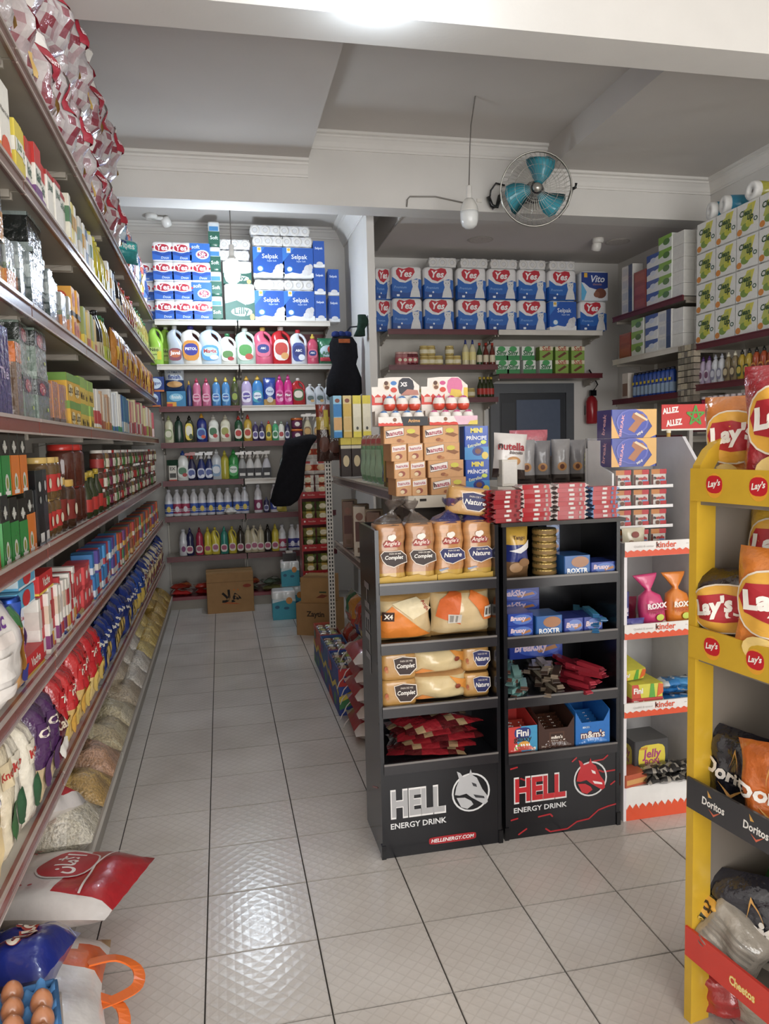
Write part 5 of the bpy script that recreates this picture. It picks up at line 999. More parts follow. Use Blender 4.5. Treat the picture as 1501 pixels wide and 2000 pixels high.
# ------------------------------------------------------------------ bread rack
def loaf(c, c2, lab, word, bag, seed, lying=False):
    """sliced loaf in printed film; gathered bag top unless lying"""
    w, h, d = (.108, .215, .115)
    b = MB(); r = random.Random(seed); secs = []; cols = []
    for k in range(17):
        t = k/16; z = h*t; s = (.93 if k in (0, 16) else 1)*(1+.012*math.sin(k*2.7+seed)); secs.append(ell(w/2*s, d/2*s, .003*math.sin(k+seed), d/2, z, 16, 5)); cols.append(c2 if t < .16 else c if k % 2 else tuple(x*.9 for x in lin(c)[:3])+(1,))
    b.loft(secs, cols[:16])
    m = MB(); F = front(m, w, h, -.0035)
    F.poly([(.10, .50), (.22, .56), (.5, .55), (.80, .56), (.98, .48), (1.0, .36), (.80, .33), (.55, .28), (.30, .32), (.16, .40)], '#e9ddcf'); F.poly([(.12, .495), (.23, .548), (.5, .54), (.79, .548), (.965, .475), (.985, .37), (.79, .34), (.55, .293), (.31, .332), (.18, .405)], lab)
    F.text(word, .56, .44, .62, '#f2ece4', bold=.02, shear=.2); F.text('PAIN DE MIE', .6, .51, .4, '#e6dccf', bold=.01)
    F.poly([(.25, .62), (.75, .62), (.82, .68), (.70, .73), (.30, .73), (.2, .67)], '#9c2f26'); F.text("Angle's", .5, .675, .55, '#f0e2d6', bold=.01, shear=.3); F.disc(.46, .775, .10, .045, '#efe6dc'); F.disc(.55, .785, .10, .045, '#efe6dc'); F.disc(.5, .755, .08, .04, '#efe6dc')
    F.poly([(0, .02), (1, .02), (1, .13), (.7, .10), (.35, .145), (0, .12)], '#c9a02e')
    if word == 'Nature': F.poly([(.05, .20), (.35, .23), (.42, .215), (.1, .17)], '#8f9fb8')
    parts = [('print', m, 'paper')]
    if not lying:
        t = MB(); rr = random.Random(seed+5); secs = []
        for k, (s, z) in enumerate(((1.0, h*.97), (.80, h*1.05), (.35, h*1.13), (.13, h*1.19), (.30, h*1.25), (.62, h*1.33), (.75, h*1.38))):
            secs.append([(x*(1+rr.uniform(-.16, .16)*(k > 0)), d/2+(y-d/2)*(1+rr.uniform(-.16, .16)*(k > 0)), z+rr.uniform(-.006, .006)*(k > 0)) for x, y, _ in ell(w/2*s, d/2*s, .006*k*(1 if seed % 2 else -1), d/2, z, 18, 3.2)])
        t.loft(secs, bag, False); parts.append(('bag_neck', t, 'cello'))
    return Proto('bread_loaf', 'bread', b, 'filmsoft', parts)
CR_, CB_ = '#b07a48', '#c58a4e'
lc = [loaf(CR_, '#c39a3a', '#2e1a14', 'Complet', '#5a4f47', 1), loaf(CR_, '#c39a3a', '#2e1a14', 'Complet', '#6a5f57', 2), loaf(CB_, '#c79f3c', '#23275e', 'Nature', '#2a2f7e', 3), loaf(CB_, '#c79f3c', '#23275e', 'Nature', '#272c74', 4)]
x0, y0 = R1[0], R1[2]
for k, (x, rz) in enumerate(((.068, .02), (.176, -.04), (.286, .03), (.394, -.03))):
    lc[k].put((x0+x, y0+.03, 1.001), rz, 'standing sliced loaf with %s label, top of bread rack' % ('dark brown' if k < 2 else 'navy'), 'standing loaves', tilt=(-.03, 0))
lyn = loaf('#c9975a', '#c9975a', '#23275e', 'Nature', '#272c74', 5, True); lyc = loaf('#bd8b4c', '#bd8b4c', '#2e1a14', 'Complet', '#272c74', 6, True)
def lying_loaf(word, lab, seed, c='#c59550', w=.155, h=.098, d=.10):
    b = MB(); secs = [ell(w/2*(.94 if k in (0, 8) else 1), d/2*(.94 if k in (0, 8) else 1), 0, d/2, h*k/8, 18, 5) for k in range(9)]; b.loft(secs, c)
    m = MB(); F = front(m, w, h, -.002); F.poly([(.34, .80), (.60, .88), (.97, .80), (.99, .40), (.80, .16), (.50, .18), (.38, .45)], '#e9ddcf'); F.poly([(.36, .78), (.60, .85), (.95, .77), (.97, .42), (.79, .19), (.51, .21), (.40, .46)], lab); F.text(word, .68, .50, .50, '#f2ece4', bold=.02, shear=.2); F.text('PAIN DE MIE', .70, .70, .34, '#e6dccf', bold=.0); F.disc(.14, .45, .05, .10, '#a8552e'); F.disc(.16, .36, .04, .06, '#b8753e')
    return Proto('bread_loaf', 'bread', b, 'filmsoft', [('print', m, 'paper')])
ln_, lcm = lying_loaf('Nature', '#23275e', 1), lying_loaf('Complet', '#2e1a14', 2, '#b98a45')
o = ln_.put((x0+.355, y0+.06, 1.235), -.25, 'small navy-labelled loaf lying on top of the standing loaves', None); o.rotation_euler = (0, .14, -.25)
for t in range(2): lcm.put((x0+.080, y0+.015, .556+.099*t), .0, 'dark-labelled loaf lying at the shelf side', 'lying dark-labelled loaves', sc=(.86, 1, 1)); ln_.put((x0+.383, y0+.045, .556+.0+.099*t), 0, 'navy-labelled loaf lying at the shelf side', 'lying navy-labelled loaves', sc=(.68, 1, .9))
def flatbread(w, l, h, seed, art, c='#d8bd8c', c2='#c79a58', orange=None):
    return pillow(w, l, h, lambda u, v, f: orange if orange and u+v < .75 else (c2 if (v < .12 or v > .9) else c), 10, 9, seed, name='flatbread_bag', cat='bread', mat='filmsoft', wob=.05, art=art)
fb1 = flatbread(.21, .17, .13, 3, lambda F: F.poly([(.03, .10), (.02, .55), (.25, .80), (.75, .28), (.95, .12), (.6, .12)], '#e0801e').rect(.08, .48, .28, .68, '#3a1f14').text('X4', .18, .58, .15, '#f2ece0', bold=.04).poly([(.25, .85), (.7, .95), (.95, .7), (.6, .5)], '#e6d6ae').text('Angle', .82, .78, .2, '#a83a2a', rot=-60))
fb1.put((x0+.115, y0+.02, .786), 0, 'flatbread bag with orange corner and x4 print', None)
fb2 = flatbread(.235, .185, .15, 4, lambda F: F.poly([(.05, .45), (.12, .78), (.30, .96), (.45, .9), (.38, .5), (.42, .28)], '#d9641c').poly([(.62, .95), (.9, .75), (.97, .35), (.80, .35), (.68, .6), (.55, .8)], '#df7420').rect(.22, .32, .42, .50, '#dcd6cc').rect(.24, .34, .30, .48, '#9a948c').rect(.33, .34, .36, .48, '#9a948c').rect(.80, .40, .95, .62, '#e2dcd2').rect(.82, .44, .86, .58, '#5a5650').rect(.89, .44, .93, .58, '#6a655e'))
fb2.put((x0+.335, y0+.02, .786), 0, 'flatbread bag with two orange patches and barcodes', None)
fb3 = flatbread(.225, .105, .14, 6, lambda F: F.poly([(.65, .9), (.95, .7), (.95, .35), (.8, .55)], '#e0902c').disc(.78, .55, .05, .09, '#8a3a22').poly([(.05, .1), (.4, .2), (.2, .3)], '#e08a3a'), '#dcc592', '#c59a62')
for t in range(2): fb3.put((x0+.235, y0+.015, .556+.1*t), .05 if t else -.06, 'soft roll bag stacked on the middle bread shelf', 'stacked soft roll bags')
for k in range(5):
    pk_ = pillow(.30, .20, .035, lambda u, v, f, k=k: ('#96202a' if (u*2+v+k*.37) % 1 < .55 else '#5a1a1e' if (u*2+v+k*.37) % 1 < .85 else '#a8906a'), 9, 7, 80+k, name='foil_sleeve', flat=True, wob=.2)
    pk_.put((x0+.20+.02*(k % 3), y0+.12-.012*k, .346+.028*k), .12*(k-2), 'flat red foil sleeve in a pile at rack bottom', 'red foil sleeves')
pillow(.13, .16, .11, lambda u, v, f: '#3a2f28' if v > .4 else '#8f949c', 9, 9, 91, name='cake_bag', mat='foil', wob=.2).put((x0+.335, y0+.10, .48), .3, 'crumpled silver and brown cake bag on the foil sleeves')

# ------------------------------------------------------------------ biscuit rack
x0, y0 = R2[0], R2[2]
cook = pillow(.10, .19, .07, lambda u, v, f: '#d3a83a' if v > .70 else '#27337a' if v > .35 else '#7a5a3a', 8, 9, 7, name='cookie_bag', mat='filmsoft', art=lambda F: F.poly([(.1, .55), (.5, .62), (.9, .75), (.85, .6), (.5, .5)], '#e6e4e4').disc(.35, .22, .25, .1, '#a8825a').disc(.65, .32, .22, .08, '#8a6238').text('Tango', .45, .80, .5, '#5a3a1a'))
cook.put((x0+.075, y0+.02, .991), .1, 'blue and gold cookie bag on the biscuit rack')
gd = bottle([(.043, 0), (.045, .003), (.045, .022), (.043, .025)], '#b59a58', None, None, (.006, .019, '#8a6a34'), None, name='gold_wafer_tin', cat='tin', mat='foil', n=18)
for t in range(7): gd.put((x0+.195, y0+.03, .991+.0255*t), 0, 'round gold wafer tin in a column', 'column of gold tins')
def bxk(w, h, d, c, txt, c2, tc='#e9eef6', nm='biscuit_box'): return carton(w, h, d, c, lambda F: F.disc(.55, .5, .40, .42, c2).poly([(.55, .25), (.9, .45), (.85, .65), (.5, .4)], '#b57a4a').text(txt, .40, .56, .62, tc, bold=.04, shear=.15), lambda F: F.rect(.1, .2, .9, .8, c2), name=nm, mat='gloss')
rox = bxk(.10, .062, .12, '#2a5a9e', 'ROXTR', '#4f86c0'); rox2 = carton(.105, .075, .12, '#2a63a8', lambda F: F.disc(.6, .68, .34, .28, '#a8724a').poly([(.1, .3), (.9, .4), (.9, .2), (.1, .1)], '#2f6fb8').text('ROXTR', .5, .25, .8, '#eef2f6', bold=.04), name='biscuit_box', mat='gloss'); brs = bxk(.105, .045, .12, '#2b46a0', 'Brusxy', '#5a7cc8', '#e8d0d4')
rox2.put((x0+.30, y0+.012, .991), 0, 'blue wafer box with white lettering, top biscuit shelf'); brs.put((x0+.408, y0+.012, .991), 0, 'flat blue wafer box, top biscuit shelf')
for t in range(3): bxk(.06, .06, .08, '#2a4a86', '', '#6a8ac0').put((x0+.275, y0+.17, .991+.061*t), 0, 'small blue box stacked behind the wafer box', 'small blue stacked boxes')
lb = bxk(.20, .048, .08, '#2a3f9a', 'BreakSky', '#3f5fc0', '#e0c8dc')
for t in range(3): lb.put((x0+.13, y0+.20, .771+.049*t), 0, 'long blue biscuit box at the back of second biscuit shelf', 'long blue boxes')
for t in range(2): brs.put((x0+.072, y0+.012, .771+.046*t), 0, 'blue wafer pack at second biscuit shelf side', 'blue wafer packs', sc=(.95, 1, 1))
rox2.put((x0+.185, y0+.01, .771), 0, 'blue wafer box with white lettering, second biscuit shelf')
for k in range(2): bxk(.078, .058, .12, '#34459c', 'Brus', '#6a86cc', '#e8d0d4').put((x0+.285+.08*k, y0+.012, .771), 0, 'small blue biscuit box beside wafer bars', 'small blue biscuit boxes')
def bar(L, w, h, c, c2, seed, nm='chocolate_bar'):
    b = MB(); S = [(1, .25, 0), (.92, .3, .04), (.9, 1, .10), (.9, 1, .90), (.92, .3, .96), (1, .25, 1)]
    b.loft([[(-L/2+L*t, w/2+y*w/2*k, h/2+z*h/2*q) for y, z in ((-1, -1), (1, -1), (1, 1), (-1, 1))] for k, q, t in S], [c2, c2, c, c2, c2], sm=False)
    m = MB(); Fr(m, (-L*.3, .001, h*.1), UX, UZ, L*.6, h*.8, -UY).rect(.36, .2, .62, .85, '#d8d4d0').rect(.88, .1, 1, .9, c2)
    return Proto(nm, 'chocolate', b, 'gloss', [('print', m, 'paper')])
rr = random.Random(21)
def pile(n, x, y, z, wx, wy, p_, label, group, ang, dz=.009, per=5):
    for k in range(n):
        lvl = k//per; p_[k % len(p_)].put((x+rr.uniform(-wx, wx), y+(k % per)*wy/per+rr.uniform(0, .01), z+dz*1.9*lvl), ang+rr.uniform(-.3, .3), label, group, tilt=(rr.uniform(-.08, .08), rr.uniform(-.1, .1)))
bt = [bar(.13, .028, .016, '#7fb4b0', '#5a3a30', 1), bar(.13, .028, .016, '#8ec0bc', '#4a6a68', 2)]; bbr = [bar(.13, .028, .016, '#4a3a30', '#8a7a68', 1), bar(.13, .028, .016, '#a89a88', '#3a2c26', 3)]; brd = [bar(.13, .028, .016, '#9e2436', '#b83a4a', 1), bar(.13, .028, .016, '#b02a3c', '#7a1a2a', 2)]; bbl = [bar(.12, .028, .016, '#3f9ac4', '#2a6a9a', 1), bar(.12, .028, .016, '#59aed0', '#2f5f8a', 2)]
pile(14, x0+.40, y0+.03, .771, .015, .2, bbl, 'sky blue chocolate bar in a heap', 'sky blue bars', 1.2, .01, 4)
pile(28, x0+.085, y0+.03, .541, .03, .2, bt, 'mint green chocolate bar in a heap', 'mint green bars', 1.0, .009, 5); pile(28, x0+.215, y0+.03, .541, .03, .2, bbr, 'brown chocolate bar in a heap', 'brown bars', 1.3, .009, 5); pile(26, x0+.36, y0+.03, .541, .03, .2, brd, 'crimson chocolate bar in a heap', 'crimson bars', 1.9, .009, 5)
lb.put((x0+.23, y0+.235, .62), 0, 'long blue biscuit box lying behind the chocolate bars', None, sc=(1.15, .7, 1.6))
def tray(w, h, d, c, art, inner, label, x, z, n=8):
    t = empty('counter_tray', (x, y0+.012, z)); tag(t, label, 'tray'); T = .003
    m = MB(); m.box(-w/2, w/2, 0, d, 0, T, c); m.build('floor_panel', 'paper', t)
    m = MB(); m.loft([[(-w/2+a*w, yy, q) for a, q in ((0, 0), (1, 0), (1, h*.92), (.82, h*.62), (.18, h*.62), (0, h*.92))] for yy in (0, T)], c, sm=False); fp = m.build('front_panel', 'paper', t)
    m = MB(); art(front(m, w, h)); m.build('print', 'paper', fp)
    for xx in (-w/2, w/2-T): 
        m = MB(); m.loft([[(xx+q, yy, zz) for yy, zz in ((T, 0), (d, 0), (d, h*1.3), (T, h*.92))] for q in (0, T)], c, sm=False); m.build('side_panel', 'paper', t)
    MB().box(-w/2+T, w/2-T, d-T, d, 0, h*1.3, c).build('back_panel', 'paper', t)
    if inner:
        p_ = pillow(w*.82, .055, .022, inner[0], 6, 5, 13, name='candy_pack', cat='candy', flat=True, art=lambda F: F.text(inner[1], .5, .5, .6, inner[2]))
        for k in range(n): o = p_.put((x, y0+.035+.018*k, z+.028+.006*k), 0, '%s in its counter tray' % inner[3], inner[3]+' packs'); o.rotation_euler.x = .9
art_fini = lambda F: F.rect(0, 0, 1, .92, '#3f9ac8').poly([(0, 0), (0, .92), (.45, .92), (.3, .4), (.5, 0)], '#cf3a34').disc(.50, .70, .28, .18, '#26357a', 3).text('Fini', .5, .70, .42, '#f4f0e8', bold=.03).disc(.55, .30, .2, .12, '#e0a03a').disc(.35, .22, .12, .09, '#6fae3f').text('galaxy', .5, .48, .6, '#2a2a2a').text('x9', .86, .14, .16, '#f2ecd8', bold=.03)
tray(.118, .115, .2, '#cf3a34', art_fini, ('#c84a3a', 'Fini', '#ffffff', 'red jelly candy pack'), 'red and blue jelly candy tray at rack bottom', x0+.075, .326, 6)
tray(.145, .135, .22, '#43281f', lambda F: F.rect(.30, .22, .72, .52, '#5a3a2c').rect(.34, .27, .68, .47, '#3a221a').text("m&m's", .51, .37, .32, '#ece2d6', bold=.04).text('24 x 45 g', .2, .12, .25, '#cfc0b0'), ('#4a2c20', "M&M's", '#e0d6cc', 'brown chocolate candy pack'), 'brown chocolate candy tray at rack bottom', x0+.212, .326, 7)
tray(.142, .150, .22, '#1f74c8', lambda F: F.rect(0, .0, 1, .04, '#1a5aa8').text("m&m's", .5, .30, .72, '#6a2a1e', bold=.09).text("m&m's", .5, .30, .70, '#f6f0e8', bold=.02).rect(.2, .47, .4, .52, '#c9e0f2').text('CRISPY', .35, .495, .2, '#1f5aa0'), ('#2a7fd0', "M&M's", '#f0f0f0', 'blue chocolate candy pack'), 'bright blue chocolate candy tray at rack bottom', x0+.362, .326, 7)
# red chocolate bars stacked on the rack top
kb_ = bar(.132, .03, .0165, '#ae1c24', '#b8a8a4', 4); kb2 = bar(.132, .03, .0165, '#9a1a24', '#6a141c', 5); kb3 = bar(.118, .03, .0165, '#b0222a', '#5a7ca8', 6)
for ci, (x, n, p_) in enumerate(((.02, 7, kb2), (.132, 8, kb_), (.272, 8, kb_), (.405, 7, kb3))):
    for r_ in range(2):
        for t in range(n):
            j = random.Random(ci*100+r_*20+t); p_.put((x0+x+j.uniform(-.005, .005)-(.02*r_ if ci == 0 else 0), y0-.004+.032*r_, 1.2045+.0168*t), j.uniform(-.05, .05)+(.1 if ci == 0 else 0), 'red chocolate bar in the %s stack on biscuit rack' % ('end', 'second', 'third', 'blue-tipped')[ci], 'red chocolate bars on the rack top')

# ------------------------------------------------------------------ confectionery display stock
x0, y0 = 1.482, 2.585
t = empty('pack_dispenser', (1.497, 2.705, 1.062)); tag(t, 'white stepped dispenser of hazelnut spread snack packs', 'dispenser')
m = MB(); m.loft([[(xx, yy, zz) for yy, zz in ((0, 0), (.20, 0), (.20, .43), (.10, .43), (.10, .33), (0, .30))] for xx in (0.0, .008)], '#dcdcdc', sm=False)
m.build('side_panel', 'gloss', t)
for k in range(4):
    m = MB().box(.008, .245, 0, .2, .0+.0795*k, .004+.0795*k, '#e2e0de').box(.008, .26, -.012, -.008, .0795*k, .012+.0795*k, '#e8e6e4' if k != 2 else '#f0efee'); m.build('tray', 'gloss', t)
nut = carton(.066, .068, .06, '#c9c4bd', lambda F: F.rect(0, .72, 1, 1, '#c07a3a').rect(.55, .72, 1, 1, '#b83038').rect(0, 0, .12, .7, '#5a2a22').rect(.60, .05, 1, .32, '#b8202c').rect(.55, .32, .9, .42, '#6a9cc8').text('n', .22, .48, .14, '#1e1a18', bold=.03).text('utella', .60, .50, .58, '#c0202a', bold=.03).disc(.42, .22, .14, .12, '#6a3a22'), name='spread_snack_pack', mat='gloss')
for k in range(4):
    for c in range(3): nut.put((1.547+.0775*c, 2.707, 1.0665+.0795*k), 0, 'hazelnut spread snack pack in the white dispenser', 'hazelnut spread packs')
bk = carton(.192, .112, .12, '#34439a', lambda F: F.poly([(0, 0), (.18, 0), (.05, .5), (0, .8)], '#d9a24a').poly([(.5, 1), (1, 1), (1, .1), (.85, 0), (.7, 0), (.9, .4), (.75, .8)], '#d9a95a').disc(.46, .55, .36, .46, '#5a62b8').disc(.46, .55, .32, .42, '#3a48a8').poly([(.36, .30), (.5, .18), (.68, .55), (.78, .62), (.70, .82), (.48, .88), (.44, .72), (.52, .60)], '#a8683c').poly([(.50, .84), (.78, .58), (.80, .64), (.54, .90)], '#e0c9a0').text('BREAK', .22, .45, .46, '#d79ab0', h=.10, bold=.03, rot=80).text('MINI', .62, .16, .14, '#f0e8e0', rot=30), lambda F: F.rect(0, 0, 1, 1, '#3a2f7a').text('break', .5, .5, .7, '#e0a8b8', rot=80), name='wafer_box', mat='gloss')
for t_ in range(2): bk.put((1.595, 2.712, 1.386+.113*t_), -.03, 'violet wafer box with cone picture on the dispenser', 'violet wafer boxes')
pillow(.10, .085, .03, lambda u, v, f: '#d8cfb4', 7, 6, 44, name='wafer_bag', mat='filmsoft', art=lambda F: F.disc(.5, .7, .15, .15, '#8a3a2c').text('Choco', .5, .35, .6, '#8a5a3a').disc(.8, .25, .15, .14, '#b8a04a')).put((1.575, 2.665, 1.062), 0, 'cream wafer bag leaning on the lower spread packs')
bx_ = carton(.04, .16, .12, '#2c2a72', lambda F: F.text('Break', .5, .5, .8, '#e0d0dc', h=.2, rot=90), name='wafer_box', mat='gloss'); bx_.put((x0+.037, y0+.06, .741), 0, 'tall violet box at the confectionery display side')
def candybag(c, c2, word, wc, seed):
    b = MB(); rr_ = random.Random(seed); secs = []
    for k, (sx, sy, z, ox) in enumerate(((.9, .5, 0, 0), (1.05, 1, .03, 0), (1, 1, .09, -.003), (.80, .8, .125, -.008), (.25, .35, .142, -.012), (.22, .3, .15, -.013), (.55, .3, .168, -.016), (.95, .22, .195, -.02), (1.0, .15, .205, -.022))):
        secs.append([(x*(1+.06*math.sin(7*j+k)), y, q) for j, (x, y, q) in enumerate(ell(.047*sx, .032*sy, ox, .035, z, 16, 2.6))])
    b.loft(secs, [c]*8); m = MB(); F = Fr(m, (-.047, -.001, 0), UX, UZ, .094, .12, -UY); F.rect(.1, .62, .9, .66, c2).text(word, .5, .78, .8, wc, bold=.05).text('FRUITS', .5, .60, .6, c2).disc(.6, .42, .16, .10, '#c9d84a').rect(.15, .05, .5, .3, c2).disc(.75, .2, .12, .12, '#d8c8b8')
    return Proto('candy_bag', 'candy', b, 'filmsoft', [('print', m, 'paper')])
candybag('#d83a7a', '#a81f4a', 'ROXX', '#f6ecec', 1).put((x0+.165, y0+.03, .741), 0, 'pink knotted candy bag on the white display', None, sc=1.1, tilt=(0, -.06)); candybag('#e8861e', '#c85a1a', 'ROXX', '#f6f0e4', 2).put((x0+.275, y0+.03, .741), 0, 'orange knotted candy bag on the white display', None, sc=1.1)
pillow(.10, .11, .06, '#c23a66', 7, 7, 23, name='candy_bag', cat='candy').put((x0+.115, y0+.16, .741), 0, 'dark pink candy bag behind the pink one'); pillow(.09, .06, .04, lambda u, v, f: '#d8c02a' if v < .45 else '#4a4a9a', 6, 6, 24, name='candy_bag', cat='candy').put((x0+.06, y0+.012, .741), 0, 'yellow and violet candy bag at the display corner')
fy = carton(.135, .055, .16, '#d9d23a', lambda F: F.poly([(0, 0), (.3, 0), (.2, 1), (0, 1)], '#cf4a3a').poly([(.55, 0), (.75, 0), (.7, 1), (.6, 1)], '#5aa83a').poly([(.8, 0), (1, .3), (1, .9), (.85, 1)], '#e0662a').text('Fini', .2, .55, .3, '#f6f2ea', bold=.04), None, name='candy_box'); fr_ = carton(.135, .05, .16, '#cf4a4a', lambda F: F.text('Fini', .22, .6, .34, '#f6f2ea', bold=.04).poly([(.4, .3), (.9, .7), (.9, .8), (.4, .4)], '#e8b0a8').rect(.1, .1, .3, .25, '#d8d03a'), None, name='candy_box')
fr_.put((x0+.115, y0+.02, .431), 0, 'red candy box under the yellow one'); fy.put((x0+.115, y0+.022, .482), 0, 'yellow striped candy box on the red one'); o = fy.put((x0+.07, y0+.06, .545), .2, 'tilted open candy box on the white display', None, sc=(.9, .9, .8)); o.rotation_euler.x = .25
blc = [pillow(.12, .07, .035, lambda u, v, f, a=a: a if .25 < u < .8 else '#cfd8e0', 7, 6, 70+i, name='candy_bag', cat='candy', flat=True, wob=.15) for i, a in enumerate(('#2a7fc4', '#3f93d0', '#2a5f8a'))]
for k in range(9): blc[k % 3].put((x0+.235+.05*(k % 3), y0+.06+.04*((k//3) % 2), .432+.036*(k//3)), rr.uniform(-.5, .5), 'blue candy bag heaped on the lower display shelf', 'blue candy bags')
jb = carton(.155, .15, .13, '#4a4a4c', lambda F: F.disc(.5, .52, .40, .36, '#e6d23c', 4).text('Jelly', .5, .60, .56, '#b0447e', bold=.03, shear=.1).text('BON', .5, .40, .42, '#b0447e', bold=.03).text('mini', .26, .80, .2, '#d8702e'), lambda F: F.disc(.5, .5, .36, .34, '#cdbb3c', 4).text('Jelly', .5, .6, .5, '#9a3a70').text('BON', .5, .4, .4, '#9a3a70'), name='jelly_candy_box', mat='gloss', t='#6a6a68')
jb.put((x0+.165, y0+.07, .136), .05, 'black and yellow jelly candy box on the display base')
bkb = [pillow(.10, .07, .03, lambda u, v, f, i=i: ('#1f1e1e' if (int(u*5)+int(v*4)+i) % 3 else '#9a9488'), 7, 6, 90+i, name='candy_bag', cat='candy', flat=True, wob=.2) for i in range(3)]
for k in range(8): bkb[k % 3].put((x0+.14+.05*(k % 4), y0+.012+.02*(k//4), .137+.030*(k//4)), rr.uniform(-.6, .6), 'black candy bag heaped on the display base', 'black candy bags')
carton(.11, .05, .08, '#c05a3a', lambda F: F.rect(.05, .2, .95, .6, '#d9a05a'), None, name='candy_box').put((x0+.06, y0+.005, .136), .2, 'open orange candy box on the display base')
bks = bxk(.05, .17, .05, '#2f3f9a', '', '#b57a4a'); bks.put((x0+.535+.06, y0+.03, 1.062), 0, 'upright blue biscuit sleeve beyond the grey side panel') if False else None

# ------------------------------------------------------------------ wafer boxes, egg trays and pouches on the end shelf
hx = lambda px: ony(px, 900, 2.99).x
hb1 = carton(.152, .0705, .066, '#d09a64', lambda F: F.poly([(.05, .30), (.55, .48), (.55, .92), (.05, .74)], '#2a1d18').poly([(.06, .33), (.54, .50), (.54, .90), (.06, .72)], '#eae2dc').text('hanuta', .30, .61, .44, '#a8324a', bold=.03, rot=7).text('h', .105, .575, .075, '#2a1d1a', bold=.04, rot=7).poly([(.6, .5), (.85, .32), (.98, .45), (.74, .66)], '#8f5a30').disc(.74, .70, .12, .14, '#cfc53a').disc(.42, .18, .07, .10, '#9a5a34').disc(.50, .13, .06, .08, '#b8763f'), None, name='wafer_box'); hb2 = carton(.066, .0705, .152, '#d29c66', lambda F: F.poly([(.06, .52), (.92, .62), (.92, .94), (.06, .84)], '#e8dfd8').text('hanuta', .5, .73, .72, '#a8324a', bold=.02, rot=5).disc(.48, .28, .22, .16, '#9a4a34').disc(.40, .24, .14, .11, '#e0c9a0'), None, name='wafer_box')
EZ = 1.286
for r_, (xs, xl) in enumerate((((786, 817), (870,)), ((783, 814), (865,)), ((778, 810), (858,)), ((), (786, 862)))):
    for q in xs: hb2.put((hx(q)+.003, 2.99, EZ+.0712*r_), 0, 'short end of a hazelnut wafer box in the stack', 'hazelnut wafer boxes, ends out')
    for q in xl: hb1.put((hx(q)+(.012 if r_ < 3 else .0), 2.99, EZ+.0712*r_), 0, 'hazelnut wafer box with slanted white label in stack', 'hazelnut wafer boxes, fronts out')
pr = carton(.104, .139, .07, '#2350b0', lambda F: F.rect(0, 0, 1, .38, '#3a8ac8').text('MINI', .5, .87, .5, '#e6d23c', bold=.05).text('PRÍNCIPE', .5, .66, .84, '#f2f2f6', bold=.02).disc(.55, .25, .24, .14, '#2a3a86').disc(.55, .25, .13, .08, '#7a4a3a').disc(.84, .12, .14, .11, '#e0c23a').disc(.78, .52, .12, .06, '#c8d83a').text('Estrellas', .4, .44, .56, '#d8e0c0', rot=12), None, name='biscuit_box', mat='gloss')
for t_ in range(2): pr.put((hx(932)+.002*t_-.005*t_, 2.99, EZ+.1395*t_), 0, 'blue mini biscuit box beside the wafer stack', 'blue mini biscuit boxes')
gbx = [carton(.05, .235, .06, c, lambda F, d=d: F.rect(.1, .1, .9, .6, d).rect(.3, .7, .7, .95, '#d8c23a'), lambda F, d=d: F.rect(.1, .2, .9, .8, d), name='cereal_bar_box') for c, d in (('#a8923a', '#6a5a1e'), ('#8a6a2e', '#b59a3a'), ('#97813a', '#5a3a24'), ('#6f5a34', '#c0a83e'))]
for k in range(4): gbx[k].put((.756, 3.32+.058*k, 1.298), -PI/2, 'olive gold cereal box beside the wafer stack', 'olive gold cereal boxes', 'y')
for k in range(3): gbx[(k+1) % 4].put((.756, 3.33+.06*k, 1.534), -PI/2, 'upper olive gold cereal box beside the wafer stack', 'upper olive gold cereal boxes', 'y')
wb = carton(.10, .24, .07, '#2a1c18', lambda F: F.rect(0, .82, 1, 1, '#d8c43a').rect(0, .72, 1, .8, '#cfc8b0').disc(.5, .4, .3, .15, '#c9b890'), lambda F: F.rect(0, .82, 1, 1, '#d8c43a').disc(.5, .4, .3, .2, '#8a3a2a'), name='coffee_stick_box')
for k, x in enumerate((.765, .835, .905)): wb.put((x+.02, 4.78, 1.298), 0, 'dark coffee stick box under the cereal cartons', 'dark coffee stick boxes', sc=(.68, 1, 1.03))
for k, (c, d, e_) in enumerate((('#8fc8e6', '#1f80c4', '#d8a868'), ('#e2cc8a', '#d9b44a', '#dcb870'), ('#efe6b0', '#e9d93a', '#e4dfc4'), ('#efe6b0', '#e8d634', '#e6e0c8'))):
    carton(.052, .265, .16, c, lambda F, c=c, d=d, e_=e_, k=k: (F.rect(0, .80, 1, 1, d if k > 1 else c), F.rect(0, .50 if k < 2 else .2, 1, .80, d if k < 2 else '#ece6cc'), F.rect(0, .18, 1, .48, e_), F.rect(0, 0, 1, .14, d), F.disc(.5, .88, .3, .05, '#8a4a3a' if k < 2 else d), F.disc(.5, .22, .15, .04, '#4a4a40' if k > 1 else e_)), None, name='cereal_box').put((.735+.0625*k, 4.76, 1.546), 0, 'cereal carton spine, %s, above low gondola' % ('blue', 'tan', 'inner yellow', 'outer yellow')[k])
gp = pillow(.12, .25, .07, lambda u, v, f: '#7fb88a' if .2 < u < .9 and v < .8 else '#c9a890' if v > .8 else '#9ac4a0', 8, 9, 31, name='marshmallow_bag', mat='film', art=lambda F: F.rect(.25, .15, .7, .7, '#a9ccae').rect(.3, .82, .75, .92, '#b85a5a'))
for k in range(4): gp.put((.765+.0*k, 3.66+.13*k, 1.298), -PI/2+.5, 'pale green sweets bag leaning on the low gondola', 'pale green sweets bags', 'y')
pillow(.08, .12, .05, '#6a8fb0', 6, 6, 33, name='blue_bag').put((.765, 3.585, 1.298), -PI/2, 'small blue sweets bag beside the green ones', None, 'y')
